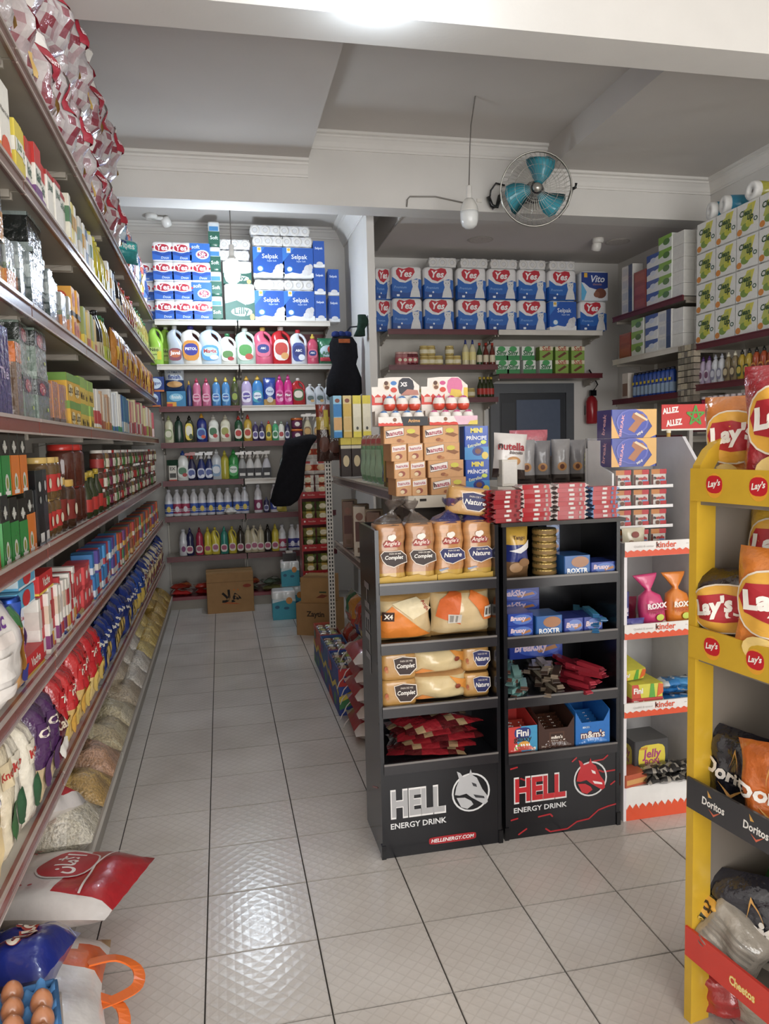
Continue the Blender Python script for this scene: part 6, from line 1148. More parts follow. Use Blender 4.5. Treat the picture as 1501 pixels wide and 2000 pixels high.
dk = pillow(.13, .30, .06, lambda u, v, f: '#3a2018' if v < .55 else '#b89a2a' if v < .8 else '#7a2a1e', 8, 9, 35, name='nut_bag', art=lambda F: F.disc(.5, .3, .35, .14, '#5a2f20').rect(.5, .6, .8, .9, '#d0b82e').poly([(.2, .9), (.5, 1), (.4, .85)], '#c0402a'))
t_ = dk.put((.745, 4.955, 1.40), 0, 'dark nut bag hanging on the slotted post', None, sc=(1, 1, 1)); o = dk.put((.672, 4.955, 1.395), 0, 'second dark nut bag hanging on the slotted post', None, sc=(.75, 1, 1.25))
for k in range(8):
    carton(.07, .285, .09, ('#cfc2b0', '#8a7058', '#7a5a48', '#b8a88e')[k % 4], lambda F: F.rect(.15, .3, .85, .7, '#5a2a20').disc(.5, .8, .3, .08, '#8a5a48').rect(.3, .08, .7, .18, '#6a4a30'), None, name='cocoa_box').put((.755, 3.40+.2*k if k < 8 else 0, .864), -PI/2 if k % 2 else -.25, 'tall cocoa box on the middle gondola shelf', 'tall cocoa boxes', 'y')
cbg = [pillow(.16, .22, .10, lambda u, v, f, a=a, b=b: a if v > .4 else b, 8, 8, 140+i, name='snack_bag', wob=.12) for i, (a, b) in enumerate((('#b03a26', '#2a3a86'), ('#d08a2a', '#b83a2a'), ('#2f6a4a', '#c9402c'), ('#8a2a2e', '#c9a03a')))]
for k in range(9):
    cbg[k % 4].put((.735, 3.40+.175*k, .112), -PI/2, 'bright snack bag on the gondola base', 'bright snack bags on the gondola base', 'y')
    cbg[(k+2) % 4].put((.76, 3.42+.172*k, .335), -PI/2, 'bright snack bag on the gondola base', 'bright snack bags on the gondola base', 'y')
# surprise-egg trays
def egg_tray(x, z, dark, label):
    t = empty('egg_tray', (x, 2.985, z)); tag(t, label, 'tray'); w = .205; cap = '#3a7cc0' if not dark == 2 else '#cc4a86'
    MB().box(-w/2, w/2, 0, .12, 0, .004, '#e4dcd6').build('floor_panel', 'paper', t)
    f = MB().box(-w/2, w/2, -.002, .002, 0, .036, '#e6e0da').build('front_panel', 'paper', t)
    m = MB(); wavy(m, -w/2, w/2 if dark == 2 else 0, 0, .013, -.0025, '#d83a26', 12, 4)
    if dark == 1: m.poly([(-.01, -.0028, .036), (w/2, -.0028, .036), (w/2, -.0028, 0), (.0, -.0028, 0)], '#26282e'); m.text('Anime', (.045, -.0034, .02), UX, UZ, '#d8a05a', w=.05, bold=.03)
    else: m.poly([(.0, -.0028, .036), (w/2, -.0028, .036), (w/2, -.0028, 0), (.02, -.0028, 0)], '#e2b8c8'); m.poly([(.07, -.0030, .015), (w/2, -.003, .018), (w/2, -.003, 0), (.06, -.003, 0)], '#e0c84a')
    m.disc((-.035, -.003, .024), UX, UZ, .008, .008, '#8a5a3c'); m.build('print', 'paper', f)
    s = MB().box(-w/2, w/2, .06, .12, .004, .062, '#cfc6bc').build('step', 'paper', t)
    b = MB(); b.loft([[(xx, yy, zz) for xx, zz in ((-w/2, 0), (w/2, 0), (w/2, .17), (w*.30, .205), (-w*.1, .205), (-w*.36, .20), (-w*.37, .165), (-w/2, .165))] for yy in (.12, .124)], '#e4ddd4', sm=False); b = b.build('header_card', 'paper', t)
    m = MB(); y_ = .1195; wavy(m, -w/2, 0, .09, .135, y_, '#d3382a', 8, 6); m.poly([(-w*.44, y_-.0005, .10), (-w*.28, y_-.0005, .10), (-w*.28, y_-.0005, .122), (-w*.44, y_-.0005, .122)], '#d8c0b4'); m.disc((-.038, y_, .17), UX, UZ, .014, .02, '#d8bfa0'); m.disc((-.04, y_-.0004, .180), UX, UZ, .009, .009, '#5a3524'); m.disc((-.037, y_-.0004, .162), UX, UZ, .010, .008, '#7a4a2e'); m.disc((-.008, y_-.0002, .165), UX, UZ, .016, .022, '#e8e4de'); m.disc((-.008, y_-.0006, .152), UX, UZ, .014, .011, '#d0402c'); m.disc((-.008, y_-.0006, .180), UX, UZ, .013, .009, cap)
    m.disc((.045, y_-.0003, .165), UX, UZ, .035, .038, '#2c2c38' if dark == 1 else '#d8709c', 10, 2.6)
    if dark == 1: m.text('XS', (.035, y_-.001, .175), UX, UZ, '#e6e2e2', w=.03, bold=.04); m.poly([(.02, y_-.0008, .13), (.1, y_-.0008, .13), (.095, y_-.0008, .15), (.05, y_-.0008, .155)], '#b87a6a')
    else: m.poly([(.02, y_-.0008, .12), (.08, y_-.0008, .12), (.07, y_-.0008, .15), (.03, y_-.0008, .155)], '#d8b83a'); m.poly([(.085, y_-.0008, .11), (w/2, y_-.0008, .11), (w/2, y_-.0008, .16), (.085, y_-.0008, .16)], '#e0bd3a')
    m.build('print', 'paper', b)
    eg = bottle([(.008, 0), (.018, .005), (.0235, .016), (.024, .026), (.0225, .036), (.017, .049), (.009, .056), (.002, .058)], ['#cf3f28', '#d2452c', '#d84e34', '#e9e4de', '#ece8e2', cap, cap], None, None, None, None, name='surprise_egg', cat='chocolate egg', mat='filmsoft')
    for k in range(4): eg.put((x-w/2+.03+.049*k, 2.985+.008, z+.005), 0, label.split(' tray')[0]+' egg in the lower row', 'eggs of the '+label)
    for k in range(3): eg.put((x-w/2+.068+.054*k, 2.985+.066, z+.0630), 0, label.split(' tray')[0]+' egg in the upper row', 'eggs of the '+label, sc=1.08)
egg_tray(hx(788)+.0, EZ+.2855, 1, 'blue-capped surprise tray with dark header'); egg_tray(hx(788)+.213, EZ+.2855, 2, 'pink-capped surprise tray with pink header')
# pouches on the counter
def pouch(w, h, c, lo, txt, seed, tc='#a8242e'): return pillow(w, h, .07, lambda u, v, f: lo if v < .22 else c, 9, 10, seed, name='biscuit_pouch', mat='filmsoft', wob=.03, art=lambda F: (F.text(txt, .48, .70, .78, tc, bold=.03) if txt else None, F.text('n', .165, .705, .11, '#2a1e1a', bold=.035) if txt else None, F.text('biscuits', .62, .57, .4, '#4a2a22', shear=.2) if txt else None, F.disc(.55, .38, .2 if txt else .25, .10, '#c08a4e'), F.disc(.55, .38, .12, .06, '#6a3a22' if not txt else '#d9a868'), F.rect(.15, .02, .8, .08, lo)))
o = pouch(.155, .20, '#e0dad4', '#3a2a26', 'nutella', 51).put((1.255, 3.155, 1.305+.03), 0, 'white hazelnut biscuit pouch leaning on the counter', None); o.rotation_euler = (-.05, .08, -.05)
gpz = [pouch(.085, .20, '#9a9899', '#3a3230', '', 52), pouch(.085, .195, '#7f7d80', '#322a29', '', 53)]
for k in range(6): gpz[k % 2].put((1.345+.086*k, 3.20+.02*(k % 2), 1.302), -.35, 'grey biscuit pouch in a row on the counter', 'grey biscuit pouches')
pillow(.20, .13, .08, lambda u, v, f: '#cf6a78' if v > .35 else '#3a86b8', 8, 7, 54, name='snack_bag').put((1.47, 3.42, 1.42), 0, 'pink and blue bag behind the grey pouches'); carton(.30, .12, .10, '#6a6460', name='display_box').put((1.47, 3.40, 1.301), 0, 'low grey box under the pink bag')
sn = [pillow(.14, .13, .05, lambda u, v, f, i=i: ('#c9c23a' if (int((u+v)*6)+i) % 2 else '#4a5a2a'), 8, 7, 56+i, name='snack_bag') for i in range(2)]
for k in range(3): o = sn[k % 2].put((1.72+.085*k, 3.44, 1.33), .2, 'yellow and green striped snack bag on the counter', 'striped snack bags'); o.rotation_euler.y = .5
# red supporter banner behind the display
bp = ony(1352, 818, 3.25); t = empty('supporter_banner', (bp.x-.005, 3.25, bp.z+.012)); tag(t, 'red banner with green star and white capitals behind display', 'banner')
bw, bh = .32, .116; bo = MB().box(-bw/2, bw/2, 0, .006, -bh/2, bh/2, '#c8322f').build('board', 'paper', t); MB().box(-bw/2, bw/2, -.001, .007, -bh/2-.008, -bh/2, '#d9d6cc').build('lower_edge', 'paper', t)
MB().box(-.01, .01, .004, .02, -bp.z+1.301, -bh/2, '#8a8580').build('stand', 'paint', t)
m = MB(); F = Fr(m, (-bw/2, 0, -bh/2), UX, UZ, bw, bh, -UY); F.text('ALLEZ', .145, .76, .27, '#f0e8e4', h=.24, bold=.05, rot=6).text('ALLEZ', .205, .26, .27, '#f0e8e4', h=.26, bold=.05, rot=6).text('MOR', .80, .38, .16, '#f0e8e4', h=.16, bold=.05)
cx, cz, R_ = .56, .52, .155; sp_ = [(cx+R_*math.sin(2*PI*k/5), cz+R_*bw/bh*math.cos(2*PI*k/5)) for k in range(5)]
for k in range(5):
    (xa, za), (xb, zb) = sp_[k], sp_[(k+2) % 5]; dx, dz = (xb-xa)*bw, (zb-za)*bh; q = .0045/math.hypot(dx, dz); ox, oz = -dz*q/bw, dx*q/bh
    F.poly([(xa-ox, za-oz), (xb-ox, zb-oz), (xb+ox, zb+oz), (xa+ox, za+oz)], '#4a9a3a')
m.build('lettering', 'paper', bo)
bottle([(.025, 0), (.03, .008), (.03, .06), (.024, .085), (.009, .10), (.009, .12)], '#d3a53a', [(.011, .115), (.011, .13)], '#e6dcc0', (.02, .05, '#e0d8b8'), None, name='honey_bottle', mat='pet').put((2.08, 3.2, 1.402), 0, 'small amber honey bottle beside the grey panel'); carton(.12, .1, .1, '#6a645c', name='display_box').put((2.08, 3.18, 1.301), 0, 'low dark box under the honey bottle')
# ------------------------------------------------------------------ crisp bags in the yellow rack
def inrack(p_, x, y, z, rz, label, sc=1, ty=0, tx=0):
    q = CR @ Vector((x, y, z)); o = p_.put(q, math.radians(rz), label, None, 'y', sc); o.rotation_euler = (tx, ty, math.radians(rz)); return o
def lays_art(c3='#d9a03a', arab=False):
    def f(F):
        F.disc(.5, .60, .42, .26, '#e6d8c4', 2.4, 22); F.disc(.5, .60, .40, .245, '#dfa52e', 2.4, 22); F.poly([(.11, .62), (.20, .74), (.5, .76), (.86, .70), (.90, .56), (.80, .48), (.5, .46), (.18, .50)], '#b01f2a')
        F.text("Lay's", .38 if arab else .5, .615, .48 if arab else .70, '#f4efe6', bold=.05, shear=.12, rot=8, h=.22 if not arab else None)
        if arab: F.text('\uFEF0\uFEB0\uFEFB', .70, .58, .34, '#f0e8de', bold=.04)
        F.disc(.55, .18, .32, .14, c3, 2, 18); F.disc(.42, .24, .22, .11, '#e0c070', 2, 16)
    return f
def crisp(c, w, h, seed, art, c2=None, d=.10): return pillow(w, h, d, (lambda u, v, f: c if f else (c2 or c)), 12, 14, seed, name='crisp_bag', cat='crisps', mat='film', wob=.09, art=art)
lo_, lr, ly_, lk, lor = crisp('#cf7a26', .15, .25, 201, lays_art('#c98a2e')), crisp('#a01c28', .20, .31, 202, lays_art('#d9b85a')), crisp('#d9aa22', .18, .27, 203, lays_art('#b8562a'), '#cfcac2'), crisp('#2a1a14', .20, .23, 204, lays_art('#a86a2a', True)), crisp('#d87a1e', .20, .29, 205, lays_art('#d8a040'))
inrack(lo_, .035, .075, 1.345, -50, 'orange crisp bag in the top bin'); inrack(lr, .205, .05, 1.345, -55, 'large red crisp bag in the top bin'); inrack(crisp('#c9c4bb', .2, .3, 212, None), .42, .12, 1.345, -60, 'silver-backed crisp bag in the top bin')
inrack(ly_, .085, .15, 1.07, -60, 'yellow crisp bag in the second bin', 1, .1); inrack(crisp('#cfc9c0', .15, .26, 206, lambda F: [F.rect(.2, .1+.1*k, .8, .14+.1*k, '#6a6660') for k in range(7)] and None), .05, .20, 1.05, -35, 'white reversed crisp bag behind the yellow one', 1, .15)
inrack(lk, .095, .02, .955, -62, 'black crisp bag with bilingual badge in the second bin', 1, -.12); inrack(lor, .215, .0, .955, -62, 'bright orange crisp bag in the second bin', 1, .05)
def dori(c): return lambda F: (F.text('Doritos', .5, .48, .92, '#e6e0d8', bold=.04, rot=-8), F.poly([(.30, .38), (.5, .20), (.74, .40), (.5, .25)], '#d8a04a'), F.poly([(.42, .56), (.5, .85), (.60, .55), (.5, .79)], '#d09a4a'))
dk_, dor = crisp('#1c1c26', .16, .20, 207, dori(0)), crisp('#c9661e', .18, .22, 208, dori(1)); dslv = crisp('#24242e', .26, .22, 209, dori(0), '#9a968e')
inrack(dk_, .065, .05, .575, -58, 'black tortilla crisp bag in the third bin', 1, .1); inrack(dor, .225, .03, .575, -62, 'orange tortilla crisp bag in the third bin', 1, -.1); inrack(crisp('#c99a22', .18, .22, 210, lambda F: F.disc(.5, .5, .2, .15, '#a83038').disc(.7, .3, .2, .15, '#5a8a3a')), .22, .2, .60, -60, 'yellow crisp bag at the back of the third bin')
inrack(dslv, .13, .10, .19, -55, 'large black tortilla bag in the bottom bin', 1, -.15); inrack(crisp('#a89f92', .17, .15, 211, lambda F: [F.rect(.15, .15+.09*k, .85, .18+.09*k, '#7f786e') for k in range(7)] and None), .075, -.01, .20, -60, 'crumpled silver-backed crisp bag at the bottom bin edge', 1, .5, -.3)
inrack(crisp('#b02a2a', .16, .16, 213, None), .20, .22, .30, -60, 'red crisp bag at the back of the bottom bin', 1, .4); inrack(crisp('#3a7a3a', .15, .18, 214, lambda F: F.rect(.2, .3, .8, .6, '#c0402c')), .03, .24, .19, -50, 'green crisp bag at the back of the bottom bin', 1, .2)
inrack(crisp('#26321e', .11, .10, 215, lambda F: F.disc(.45, .7, .4, .22, '#e0a83a').text('Chee', .45, .7, .6, '#3a2a1a', bold=.05).text('Peste', .5, .35, .5, '#c9a84a')), .022, .03, .24, -60, 'small green and gold snack bag at the bottom bin corner', 1, .3)
inrack(crisp('#b3a898', .18, .20, 216, lambda F: F.rect(.0, .75, 1, .85, '#b0302a')), .12, .1, .0, -60, 'pale snack bag under the bottom bin', 1, .05); inrack(crisp('#a82a2a', .14, .12, 217, None), .03, .05, .0, -50, 'red snack bag on the floor of the rack')

# ------------------------------------------------------------------ back of the aisle
# noodle rack
t = empty('noodle_rack', (.63, 6.24, 0)); tag(t, 'red metal rack of instant noodle packs', 'rack'); NW = .255
for x in (0, NW-.01): MB().box(x, x+.01, 0, .20, .0, 1.40, '#8a1f22').build('side_panel', 'paint', t)
MB().box(.01, NW-.01, .19, .20, .05, 1.40, '#7a1a1e').build('back_panel', 'paint', t)
NZ = (.20, .44, .66, .88, 1.10)
for z in NZ:
    s = MB().box(.01, NW-.01, .0, .19, z-.01, z, '#7a1a1e').build('shelf', 'paint', t)
    m = MB().box(.0, NW, -.006, 0, z-.035, z+.02, '#a3242a'); m.disc((.03, -.0065, z-.006), UX, UZ, .008, .008, '#e6d8d0'); m.text('Noodles', (.09, -.0066, z-.006), UX, UZ, '#d8a89a', w=.06); m.text('Noodles', (.19, -.0066, z-.006), UX, UZ, '#d8a89a', w=.06); m.build('price_strip', 'gloss', s)
nd = [pillow(.105, .075, .055, lambda u, v, f, a=a, b=b: a if .25 < u < .75 else b, 7, 6, 160+i, name='noodle_pack', cat='noodles', art=lambda F: F.disc(.5, .5, .28, .3, '#d8d0b0')) for i, (a, b) in enumerate((('#8a8a3a', '#4a5a2a'), ('#c9a84a', '#7a7a3a'), ('#b8563a', '#d8d2c8'), ('#8f9a5a', '#3a4a2a')))]
for zi, z in enumerate(NZ):
    for c in range(2):
        for r_ in range(2): nd[(zi+c*2+r_) % 2 if zi < 4 else 2+(r_ % 2)*0].put((.63+.07+.115*c, 6.25, z+.001+.080*r_), 0, 'instant noodle pack on the red rack', 'noodle packs')
wn = pillow(.12, .13, .07, lambda u, v, f: '#b8472e' if .2 < v < .6 else '#cfcac4', 8, 8, 170, name='noodle_bag', cat='noodles', art=lambda F: F.disc(.5, .45, .3, .2, '#d8b890').rect(.3, .7, .7, .85, '#a82a2a'))
for c in range(2):
    for r_ in range(2): wn.put((.63+.07+.115*c, 6.26, 1.262+.131*r_), 0, 'white and red noodle bag on top of the red rack', 'white and red noodle bags')
# hanging black garments
def draped(name, path, label, cat, c='#17171c', parts=None):
    b = MB(); secs = []
    for i, (x, y, z, wx, wy) in enumerate(path):
        secs.append([(x+wx*1.25*(1+.10*math.sin(5*a+i*.7))*math.cos(a), y+wy*(1+.18*math.sin(3*a+i))*math.sin(a), z) for a in [2*PI*k/20 for k in range(20)]])
    b.loft(secs, c); o = b.build(name, 'cloth'); tag(o, label, cat); return o
draped('hanging_trousers', [(.475, 6.12, 1.02, .05, .04), (.485, 6.12, 1.06, .085, .05), (.515, 6.12, 1.15, .095, .055), (.545, 6.12, 1.28, .085, .055), (.58, 6.12, 1.40, .075, .055), (.61, 6.14, 1.50, .09, .06), (.65, 6.16, 1.55, .095, .06), (.70, 6.22, 1.572, .075, .06), (.725, 6.28, 1.585, .05, .04), (.735, 6.29, 1.595, .02, .02)], 'black trousers slung over the red noodle rack', 'trousers')
o = draped('hanging_vest', [(1.11, 6.78, 1.93, .10, .05), (1.11, 6.78, 1.96, .125, .07), (1.11, 6.78, 2.10, .12, .08), (1.115, 6.78, 2.22, .085, .07), (1.115, 6.78, 2.28, .10, .07), (1.115, 6.78, 2.40, .095, .06), (1.115, 6.78, 2.46, .07, .05), (1.13, 6.79, 2.47, .03, .03)], 'black padded vest hanging by the partition wall', 'vest')
MB().box(1.065, 1.165, 6.70, 6.712, 2.40, 2.435, '#a85a32').build('collar_tag', 'cloth', o)
m = MB()
for x in (1.05, 1.10, 1.155): m.lathe([(.03, 2.46), (.04, 2.475), (.035, 2.50), (.015, 2.51)], '#25346e', 10, x, 6.77)
m.build('hood', 'cloth', o); MB().tube([(1.12, 6.80, 2.47), (1.2, 6.85, 2.56), (1.295, 6.86, 2.57)], .008, '#3a3a3e').build('hook', 'metal', o)
m = MB(); m.loft([ell(.05, .05, 1.225, 6.56, 2.44, 12), ell(.035, .04, 1.24, 6.56, 2.50, 12), ell(.05, .045, 1.265, 6.56, 2.56, 12), ell(.035, .03, 1.25, 6.56, 2.62, 12)], '#22382e'); tag(m.build('green_glove', 'cloth'), 'dark green glove hung on the partition corner', 'glove')
# cardboard cartons on the floor
def cartonbox(loc, rz, w, d, h, label, draw=None, sidedraw=None, c='#9a7446'):
    t = empty('cardboard_carton', loc, rz); tag(t, label, 'carton'); b = rbox(MB(), w, d, h, c, .004).build('body', 'card', t)
    MB().box(-w/2-.001, w/2+.001, d/2-.025, d/2+.025, h, h+.0012, '#b08d5a').build('tape', 'gloss', t)
    for s in (0, 1): MB().box(-w/2+.002, w/2-.002, d/2*s+.002, d/2*(s+1)-.002, h, h+.0008, '#a47d4c').build('flap', 'card', t)
    if draw or sidedraw:
        m = MB()
        if draw: draw(front(m, w, h))
        if sidedraw: sidedraw(leftside(m, w, h, d))
        m.build('lettering', 'matte', t)
    return t
cartonbox((.035, 6.94, 0), .02, .42, .30, .365, 'cardboard carton with black Arabic word before back shelves', lambda F: F.text('\uFEFC\uFEEB', .52, .42, .42, '#1f1a18', bold=.03).poly([(.28, .22), (.42, .27), (.6, .24), (.72, .20), (.55, .215), (.40, .24)], '#b0562a').disc(.86, .66, .09, .045, '#8e3a26').text('• •', .62, .57, .12, '#c06a2a').rect(0, .77, 1, .785, '#7f5f38'))
cartonbox((.665, 5.86, 0), -.50, .30, .30, .255, 'lower cardboard carton with smile print beside the post', lambda F: F.text('Zaytin', .55, .66, .5, '#3a2a1c', bold=.03), lambda F: F.poly([(.2, .4), (.35, .26), (.6, .24), (.8, .42), (.62, .31), (.38, .32)], '#3a2618').disc(.4, .62, .06, .06, '#4a3220').disc(.6, .66, .05, .05, '#4a3220'))
cartonbox((.69, 5.89, .257), -.42, .25, .24, .20, 'upper cardboard carton stacked beside the post', lambda F: F.poly([(.5, .2), (.7, .35), (.9, .3), (.75, .2)], '#7a3a26').rect(.62, .4, .85, .46, '#3a4a2e'), c='#a37c4a')
tl = rollpack(.20, .25, .18, lambda F: F.rect(0, 0, 1, .72, '#2596ac').poly([(0, .72), (1, .72), (1, .62), (.5, .68), (0, .60)], '#cfdfe2').disc(.72, .66, .14, .12, '#d08a3a').disc(.2, .45, .1, .06, '#1a5a7a').disc(.6, .4, .12, .05, '#1a5a7a'), ('#dfe6e6', '#2596ac', .72), 2, name='kitchen_roll_pack')
tl.put((.485, 6.50, 0), 0, 'teal kitchen roll pack standing on the floor'); tl.put((.555, 6.62, .252), .1, 'upper teal kitchen roll pack', None) if False else tl.put((.60, 6.72, 0), .1, 'second teal kitchen roll pack behind the first'); tl.put((.565, 6.70, .252), .0, 'teal kitchen roll pack stacked on the rear one', None, sc=(.8, .8, .9))
bk_ = MB().box(-.06, .06, 0, .10, 0, .07, '#1f1a1a').box(-.03, .03, .02, .08, .07, .085, '#d8d4cc'); tag(bk_.build('black_pot', 'gloss', None, (.565, 6.71, .478)), 'small black pot on the stacked teal pack', 'pot')
# sweet cartons and flour sacks in front of the low gondola
def sweet_carton(y, L, cols, label):
    t = empty('sweet_carton', (.585, y+L, 0), -PI/2); tag(t, label, 'carton', None, 'y'); w, d, h = L-.006, .142, .265
    b = MB().box(0, w, 0, d, 0, h-.035, cols[0], f=cols[0], t='#6a5236'); 
    b.build('body', 'paper', t)
    for nm, a in (('front_panel', (0, w, -.001, .003)), ('back_panel', (0, w, d-.003, d+.0))): MB().box(*a, h-.036, h, cols[0]).build(nm, 'paper', t)
    for x in (0, w-.004): MB().box(x, x+.004, .003, d-.003, h-.036, h, cols[0]).build('end_panel', 'paper', t)
    m = MB(); F = Fr(m, (0, -.0008, 0), UX, UZ, w, h, -UY); F.poly([(0, 0), (1, 0), (1, .4), (.7, .55), (.4, .35), (0, .5)], cols[1]).poly([(0, .5), (.4, .35), (.7, .55), (1, .4), (1, .5), (.7, .66), (.4, .46), (0, .62)], '#d8c03a').poly([(0, 0), (.5, 0), (.3, .2), (0, .25)], cols[2]).disc(.65, .22, .1, .14, '#3a8a4a').disc(.25, .78, .12, .12, cols[2]); 
    F2 = Fr(m, (w+.0008, 0, 0), UY, UZ, d, h, UX); F2.rect(0, .62, 1, 1, '#b8302c').poly([(0, .25), (1, .5), (1, .62), (0, .4)], '#d8c03a').rect(0, 0, 1, .25, cols[1]).poly([(0, .12), (1, .3), (1, .5), (0, .28)], '#3a7a4a').text('Mini', .5, .78, .6, '#26347a', bold=.04)
    m.build('print', 'paper', t)
    sw = [pillow(.08, .05, .028, lambda u, v, f, a=a, b=b: a if .3 < u < .7 else b, 6, 5, 180+i, name='sweet_pack', cat='candy', flat=True) for i, (a, b) in enumerate((('#8a8a4a', '#3a3a2e'), ('#b8a080', '#7a3a2e'), ('#cfd0cc', '#3a4a6a'), ('#a8b04a', '#5a5a3a')))]
    n = int(L/.055)
    for k in range(n):
        for q in range(2): sw[(k+q*2) % 4].put((.625+.062*q, y+.035+.055*k, h-.034), rr.uniform(-.4, .4), 'small sweet pack heaped in the %s' % label.split(' carton')[0]+' carton', 'sweet packs in cartons', 'y')
sweet_carton(4.04, .40, ('#2f4a9a', '#2a3f8e', '#b83a3a'), 'blue printed sweets carton nearest the bread rack'); sweet_carton(4.45, .36, ('#2f5f9e', '#2a4a92', '#7a3a8a'), 'middle printed sweets carton before the gondola'); sweet_carton(4.82, .36, ('#b84a3a', '#2f4a8e', '#3a7a5a'), 'far printed sweets carton before the gondola')
sk = pillow(.40, .26, .10, lambda u, v, f: '#a3202c' if .18 < u < .82 and v < .62 else '#d8cdc6', 11, 9, 190, name='flour_sack', cat='sack', mat='filmsoft', flat=True, wob=.08)
for k in range(5): 
    o = sk.put((.735+.01*(k % 2), 3.79, .0+.092*k), -PI/2+.03*(k % 3-1), 'red and white flour sack in the stack behind bread rack', 'flour sacks', 'y')
    for q in range(2): MB().tube([(-.20+.13*q, -.125, .05), (-.20+.13*q+.01, -.15, .03), (-.19+.13*q, -.165, -.005+.002*q)], .003, '#d9d0ca', 4).build('string', 'matte', o)

# ------------------------------------------------------------------ sacks, bag and eggs at the near end of the shelving
rs = pillow(.44, .44, .12, lambda u, v, f: '#dcd6d2' if u < .12 or v > .40 else '#b3242c', 15, 15, 220, name='sugar_sack', cat='sack', mat='filmsoft', flat=True, wob=.06,
  art=lambda F: F.disc(.56, .46, .245, .205, '#e6ddd8', 2, 26).disc(.56, .46, .232, .192, '#b5242c', 2, 26).text('\uFEE5\uFE8E\uFEE3\uFEF7\uFE8D', .56, .46, .36, '#f2e9e4', h=.20, bold=.03).text('5 kg', .8, .78, .12, '#a83038').text('• • • • •', .22, .70, .3, '#b8484e', rot=90).poly([(.13, .22), (.5, .26), (.97, .16), (.97, .145), (.5, .245), (.13, .205)], '#e2d8d4'))
o = rs.put((-.53, 2.30, .145), -PI/2+.25, 'red and white sugar sack with round emblem on shelf base', None, 'y'); o.rotation_euler = (.0, .16, 1.35)
rs2 = pillow(.26, .24, .12, '#c02430', 9, 8, 221, name='sugar_sack', cat='sack', mat='filmsoft', flat=True, crimpc='#e2dcd8'); o = rs2.put((-.66, 2.58, .30), 1.3, 'small red sack leaning behind the sugar sack', None, 'y'); o.rotation_euler = (.2, .35, 1.3)
m = MB(); r_ = random.Random(5)
def sheet(m, P, nu, nv, c, f=lambda u, v: 0):
    b = len(m.v)
    for j in range(nv+1):
        for i in range(nu+1):
            u, v = i/nu, j/nv; q = (P[0]*(1-u)*(1-v)+P[1]*u*(1-v)+P[2]*u*v+P[3]*(1-u)*v); m.v.append(tuple(q+Vector((0, 0, f(u, v)))))
    for j in range(nv):
        for i in range(nu): a = b+j*(nu+1)+i; m.face((a, a+1, a+nu+2, a+nu+1), c((i+.5)/nu, (j+.5)/nv), True)
# white and orange carrier bag
ob_ = pillow(.44, .56, .12, lambda u, v, f: ('#d35f22' if abs(v-.80-.07*math.sin(6*u)) < .09 else '#b89a6a' if v > .93 else '#d9d5d2'), 16, 14, 230, name='carrier_bag', cat='bag', mat='filmsoft', flat=True, wob=.10, art=lambda F: F.disc(.52, .86, .13, .06, '#e0d2c8').text('Kenz', .52, .86, .2, '#b83a3a', bold=.04))
o = ob_.put((-.555, 1.83, .13), 0, 'white and orange carrier bag slumped below the sugar sack', None, 'y'); o.rotation_euler = (-.05, .22, .12)
h_ = MB()
for L in ([(.16, .10, .10), (.23, .12, .10), (.285, .10, .085), (.29, .05, .07), (.25, .02, .06), (.19, .0, .05)], [(.19, .03, .06), (.25, .0, .05), (.26, -.06, .03), (.22, -.10, .02), (.18, -.10, .03)]):
    Q = []
    for i in range(len(L)-1):
        p0, p1, p2, p3 = [Vector(L[max(0, min(len(L)-1, i+k))]) for k in (-1, 0, 1, 2)]
        for t in (0, .25, .5, .75): Q.append(.5*((2*p1)+(p2-p0)*t+(2*p0-5*p1+4*p2-p3)*t*t+(3*p1-p0-3*p2+p3)*t**3))
    Q.append(Vector(L[-1])); secs = []
    for i, q in enumerate(Q):
        d = (Q[min(i+1, len(Q)-1)]-Q[max(0, i-1)]).normalized(); n_ = d.cross(UZ)*.015; secs.append([q-n_, q+n_, q+n_+UZ*.005, q-n_+UZ*.003])
    h_.loft(secs, '#e06a1c', sm=False)
h_.build('handle', 'gloss', o)
m = MB(); sheet(m, [Vector((.05, -.27, .02)), Vector((.22, -.26, 0)), Vector((.215, .10, .02)), Vector((.08, .08, .08))], 7, 9, lambda u, v: '#dedad8' if (int(u*5)+int(v*7)) % 4 else '#e6e3e2', lambda u, v: .012*math.sin(9*u+5*v)); m.build('side_fold', 'filmsoft', o)
bb_ = pillow(.27, .25, .12, '#1f2f86', 12, 12, 240, name='couscous_sack', cat='sack', mat='filmsoft', flat=True, wob=.08, art=lambda F: F.text('\uFE94\uFEF3\uFEAE\uFECF', .50, .36, .56, '#b8341f', h=.30, bold=.10).text('\uFE94\uFEF3\uFEAE\uFECF', .50, .36, .56, '#efe4d0', h=.29, bold=.03).text('couscous', .5, .62, .4, '#4a5ab0').poly([(.84, .0), (.86, .0), (.90, 1), (.88, 1)], '#9aa4cc'))
o = bb_.put((-.535, 1.82, .24), 0, 'blue sack with outlined Arabic lettering on carrier bag', None, 'y'); o.rotation_euler = (-.10, .25, 1.45)
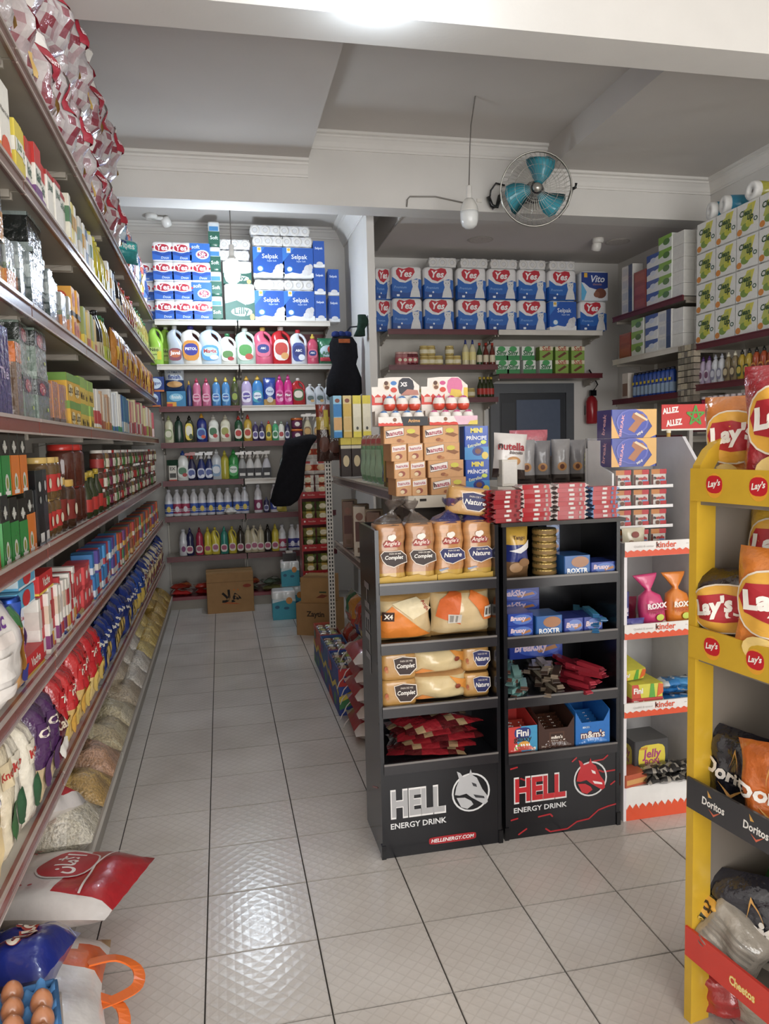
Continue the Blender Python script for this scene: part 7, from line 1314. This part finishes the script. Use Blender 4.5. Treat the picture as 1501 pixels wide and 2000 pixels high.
# egg tray and eggs
t = empty('egg_carton', (-.50, 1.50, .345)); t.rotation_euler = (0, .03, .25); tag(t, 'blue moulded egg tray at the bottom left corner', 'egg tray')
m = MB(); N = 26; S_ = .27
def cup(u, v): return .022*math.cos(2*PI*u*5)*math.cos(2*PI*v*5)*-1
sheet(m, [Vector((-S_/2, -S_/2, .01)), Vector((S_/2, -S_/2, .01)), Vector((S_/2, S_/2, .01)), Vector((-S_/2, S_/2, .01))], 40, 40, lambda u, v: '#4a86c0', cup); m.build('moulded_sheet', 'matte', t)
m = MB()
for a, b_ in (((-1, -1), (1, -1)), ((1, -1), (1, 1)), ((1, 1), (-1, 1)), ((-1, 1), (-1, -1))): m.tube([(a[0]*S_/2, a[1]*S_/2, .012), (b_[0]*S_/2, b_[1]*S_/2, .012)], .008, '#3f7ab4', 6)
m.build('rim', 'matte', t)
egp = bottle([(.006, 0), (.014, .004), (.0205, .014), (.0225, .025), (.021, .036), (.0165, .046), (.009, .054), (.002, .057)], '#b5764e', None, None, None, None, name='egg', cat='egg', mat='filmsoft', n=18)
for i in range(5):
    for j in range(5):
        u, v = (i+.5)/5, (j+.5)/5; q = Matrix.Rotation(.25, 4, 'Z') @ Vector(((u-.5)*S_, (v-.5)*S_, 0))
        if (i, j) in ((4, 4), (4, 0)): continue
        egp.put((-.50+q.x, 1.50+q.y-.022, .345+.002-(u-.5)*S_*.03), 0, 'brown egg in the blue tray', 'brown eggs', 'y', 1.0)
bx2 = carton(.27, .2, .30, '#8f8a84', name='plastic_crate', cat='crate'); bx2.put((-.52, 1.35, .14), 0, 'grey crate under the egg tray', None, 'y')
# ------------------------------------------------------------------ labels: what alike things share is told apart by their place in their row
ORD = ['first', 'second', 'third', 'fourth', 'fifth', 'sixth', 'seventh', 'eighth', 'ninth', 'tenth', 'eleventh', 'twelfth', 'thirteenth', 'fourteenth', 'fifteenth', 'sixteenth', 'seventeenth', 'eighteenth', 'nineteenth', 'twentieth']
B9 = ORD[:9]
ORD += ['twenty-'+k for k in B9] + ['thirtieth'] + ['thirty-'+k for k in B9] + ['fortieth'] + ['forty-'+k for k in B9] + ['fiftieth'] + ['fifty-'+k for k in B9] + ['sixtieth'] + ['sixty-'+k for k in B9] + ['seventieth'] + ['seventy-'+k for k in B9]
def finish_labels():
    by = {}
    for o, ax in THINGS: by.setdefault(o['label'], []).append((o, ax))
    for lab, L in by.items():
        if len(L) < 2: continue
        g = L[0][0].get('group') or lab
        tiers = []
        for o, ax in sorted(L, key=lambda q: q[0].location.z):
            if tiers and o.location.z-tiers[-1][-1][0].location.z < .02: tiers[-1].append((o, ax))
            else: tiers.append([(o, ax)])
        for ti, T in enumerate(tiers):
            ax = T[0][1]
            T.sort(key=lambda q: q[0].location.y if ax == 'y' else q[0].location.x)
            tw = '' if len(tiers) == 1 else (', bottom tier' if ti == 0 else ', top tier' if ti == len(tiers)-1 else ', %s tier' % ORD[ti])
            for i, (o, _) in enumerate(T):
                pos = '' if len(T) == 1 else (', nearest entrance' if ax == 'y' else ', leftmost') if i == 0 else (', farthest from entrance' if ax == 'y' else ', rightmost') if i == len(T)-1 else (', %s from %s' % (ORD[i], 'entrance' if ax == 'y' else 'left'))
                o['label'] = lab+tw+pos
                if not o.get('group'): o['group'] = g
finish_labels()
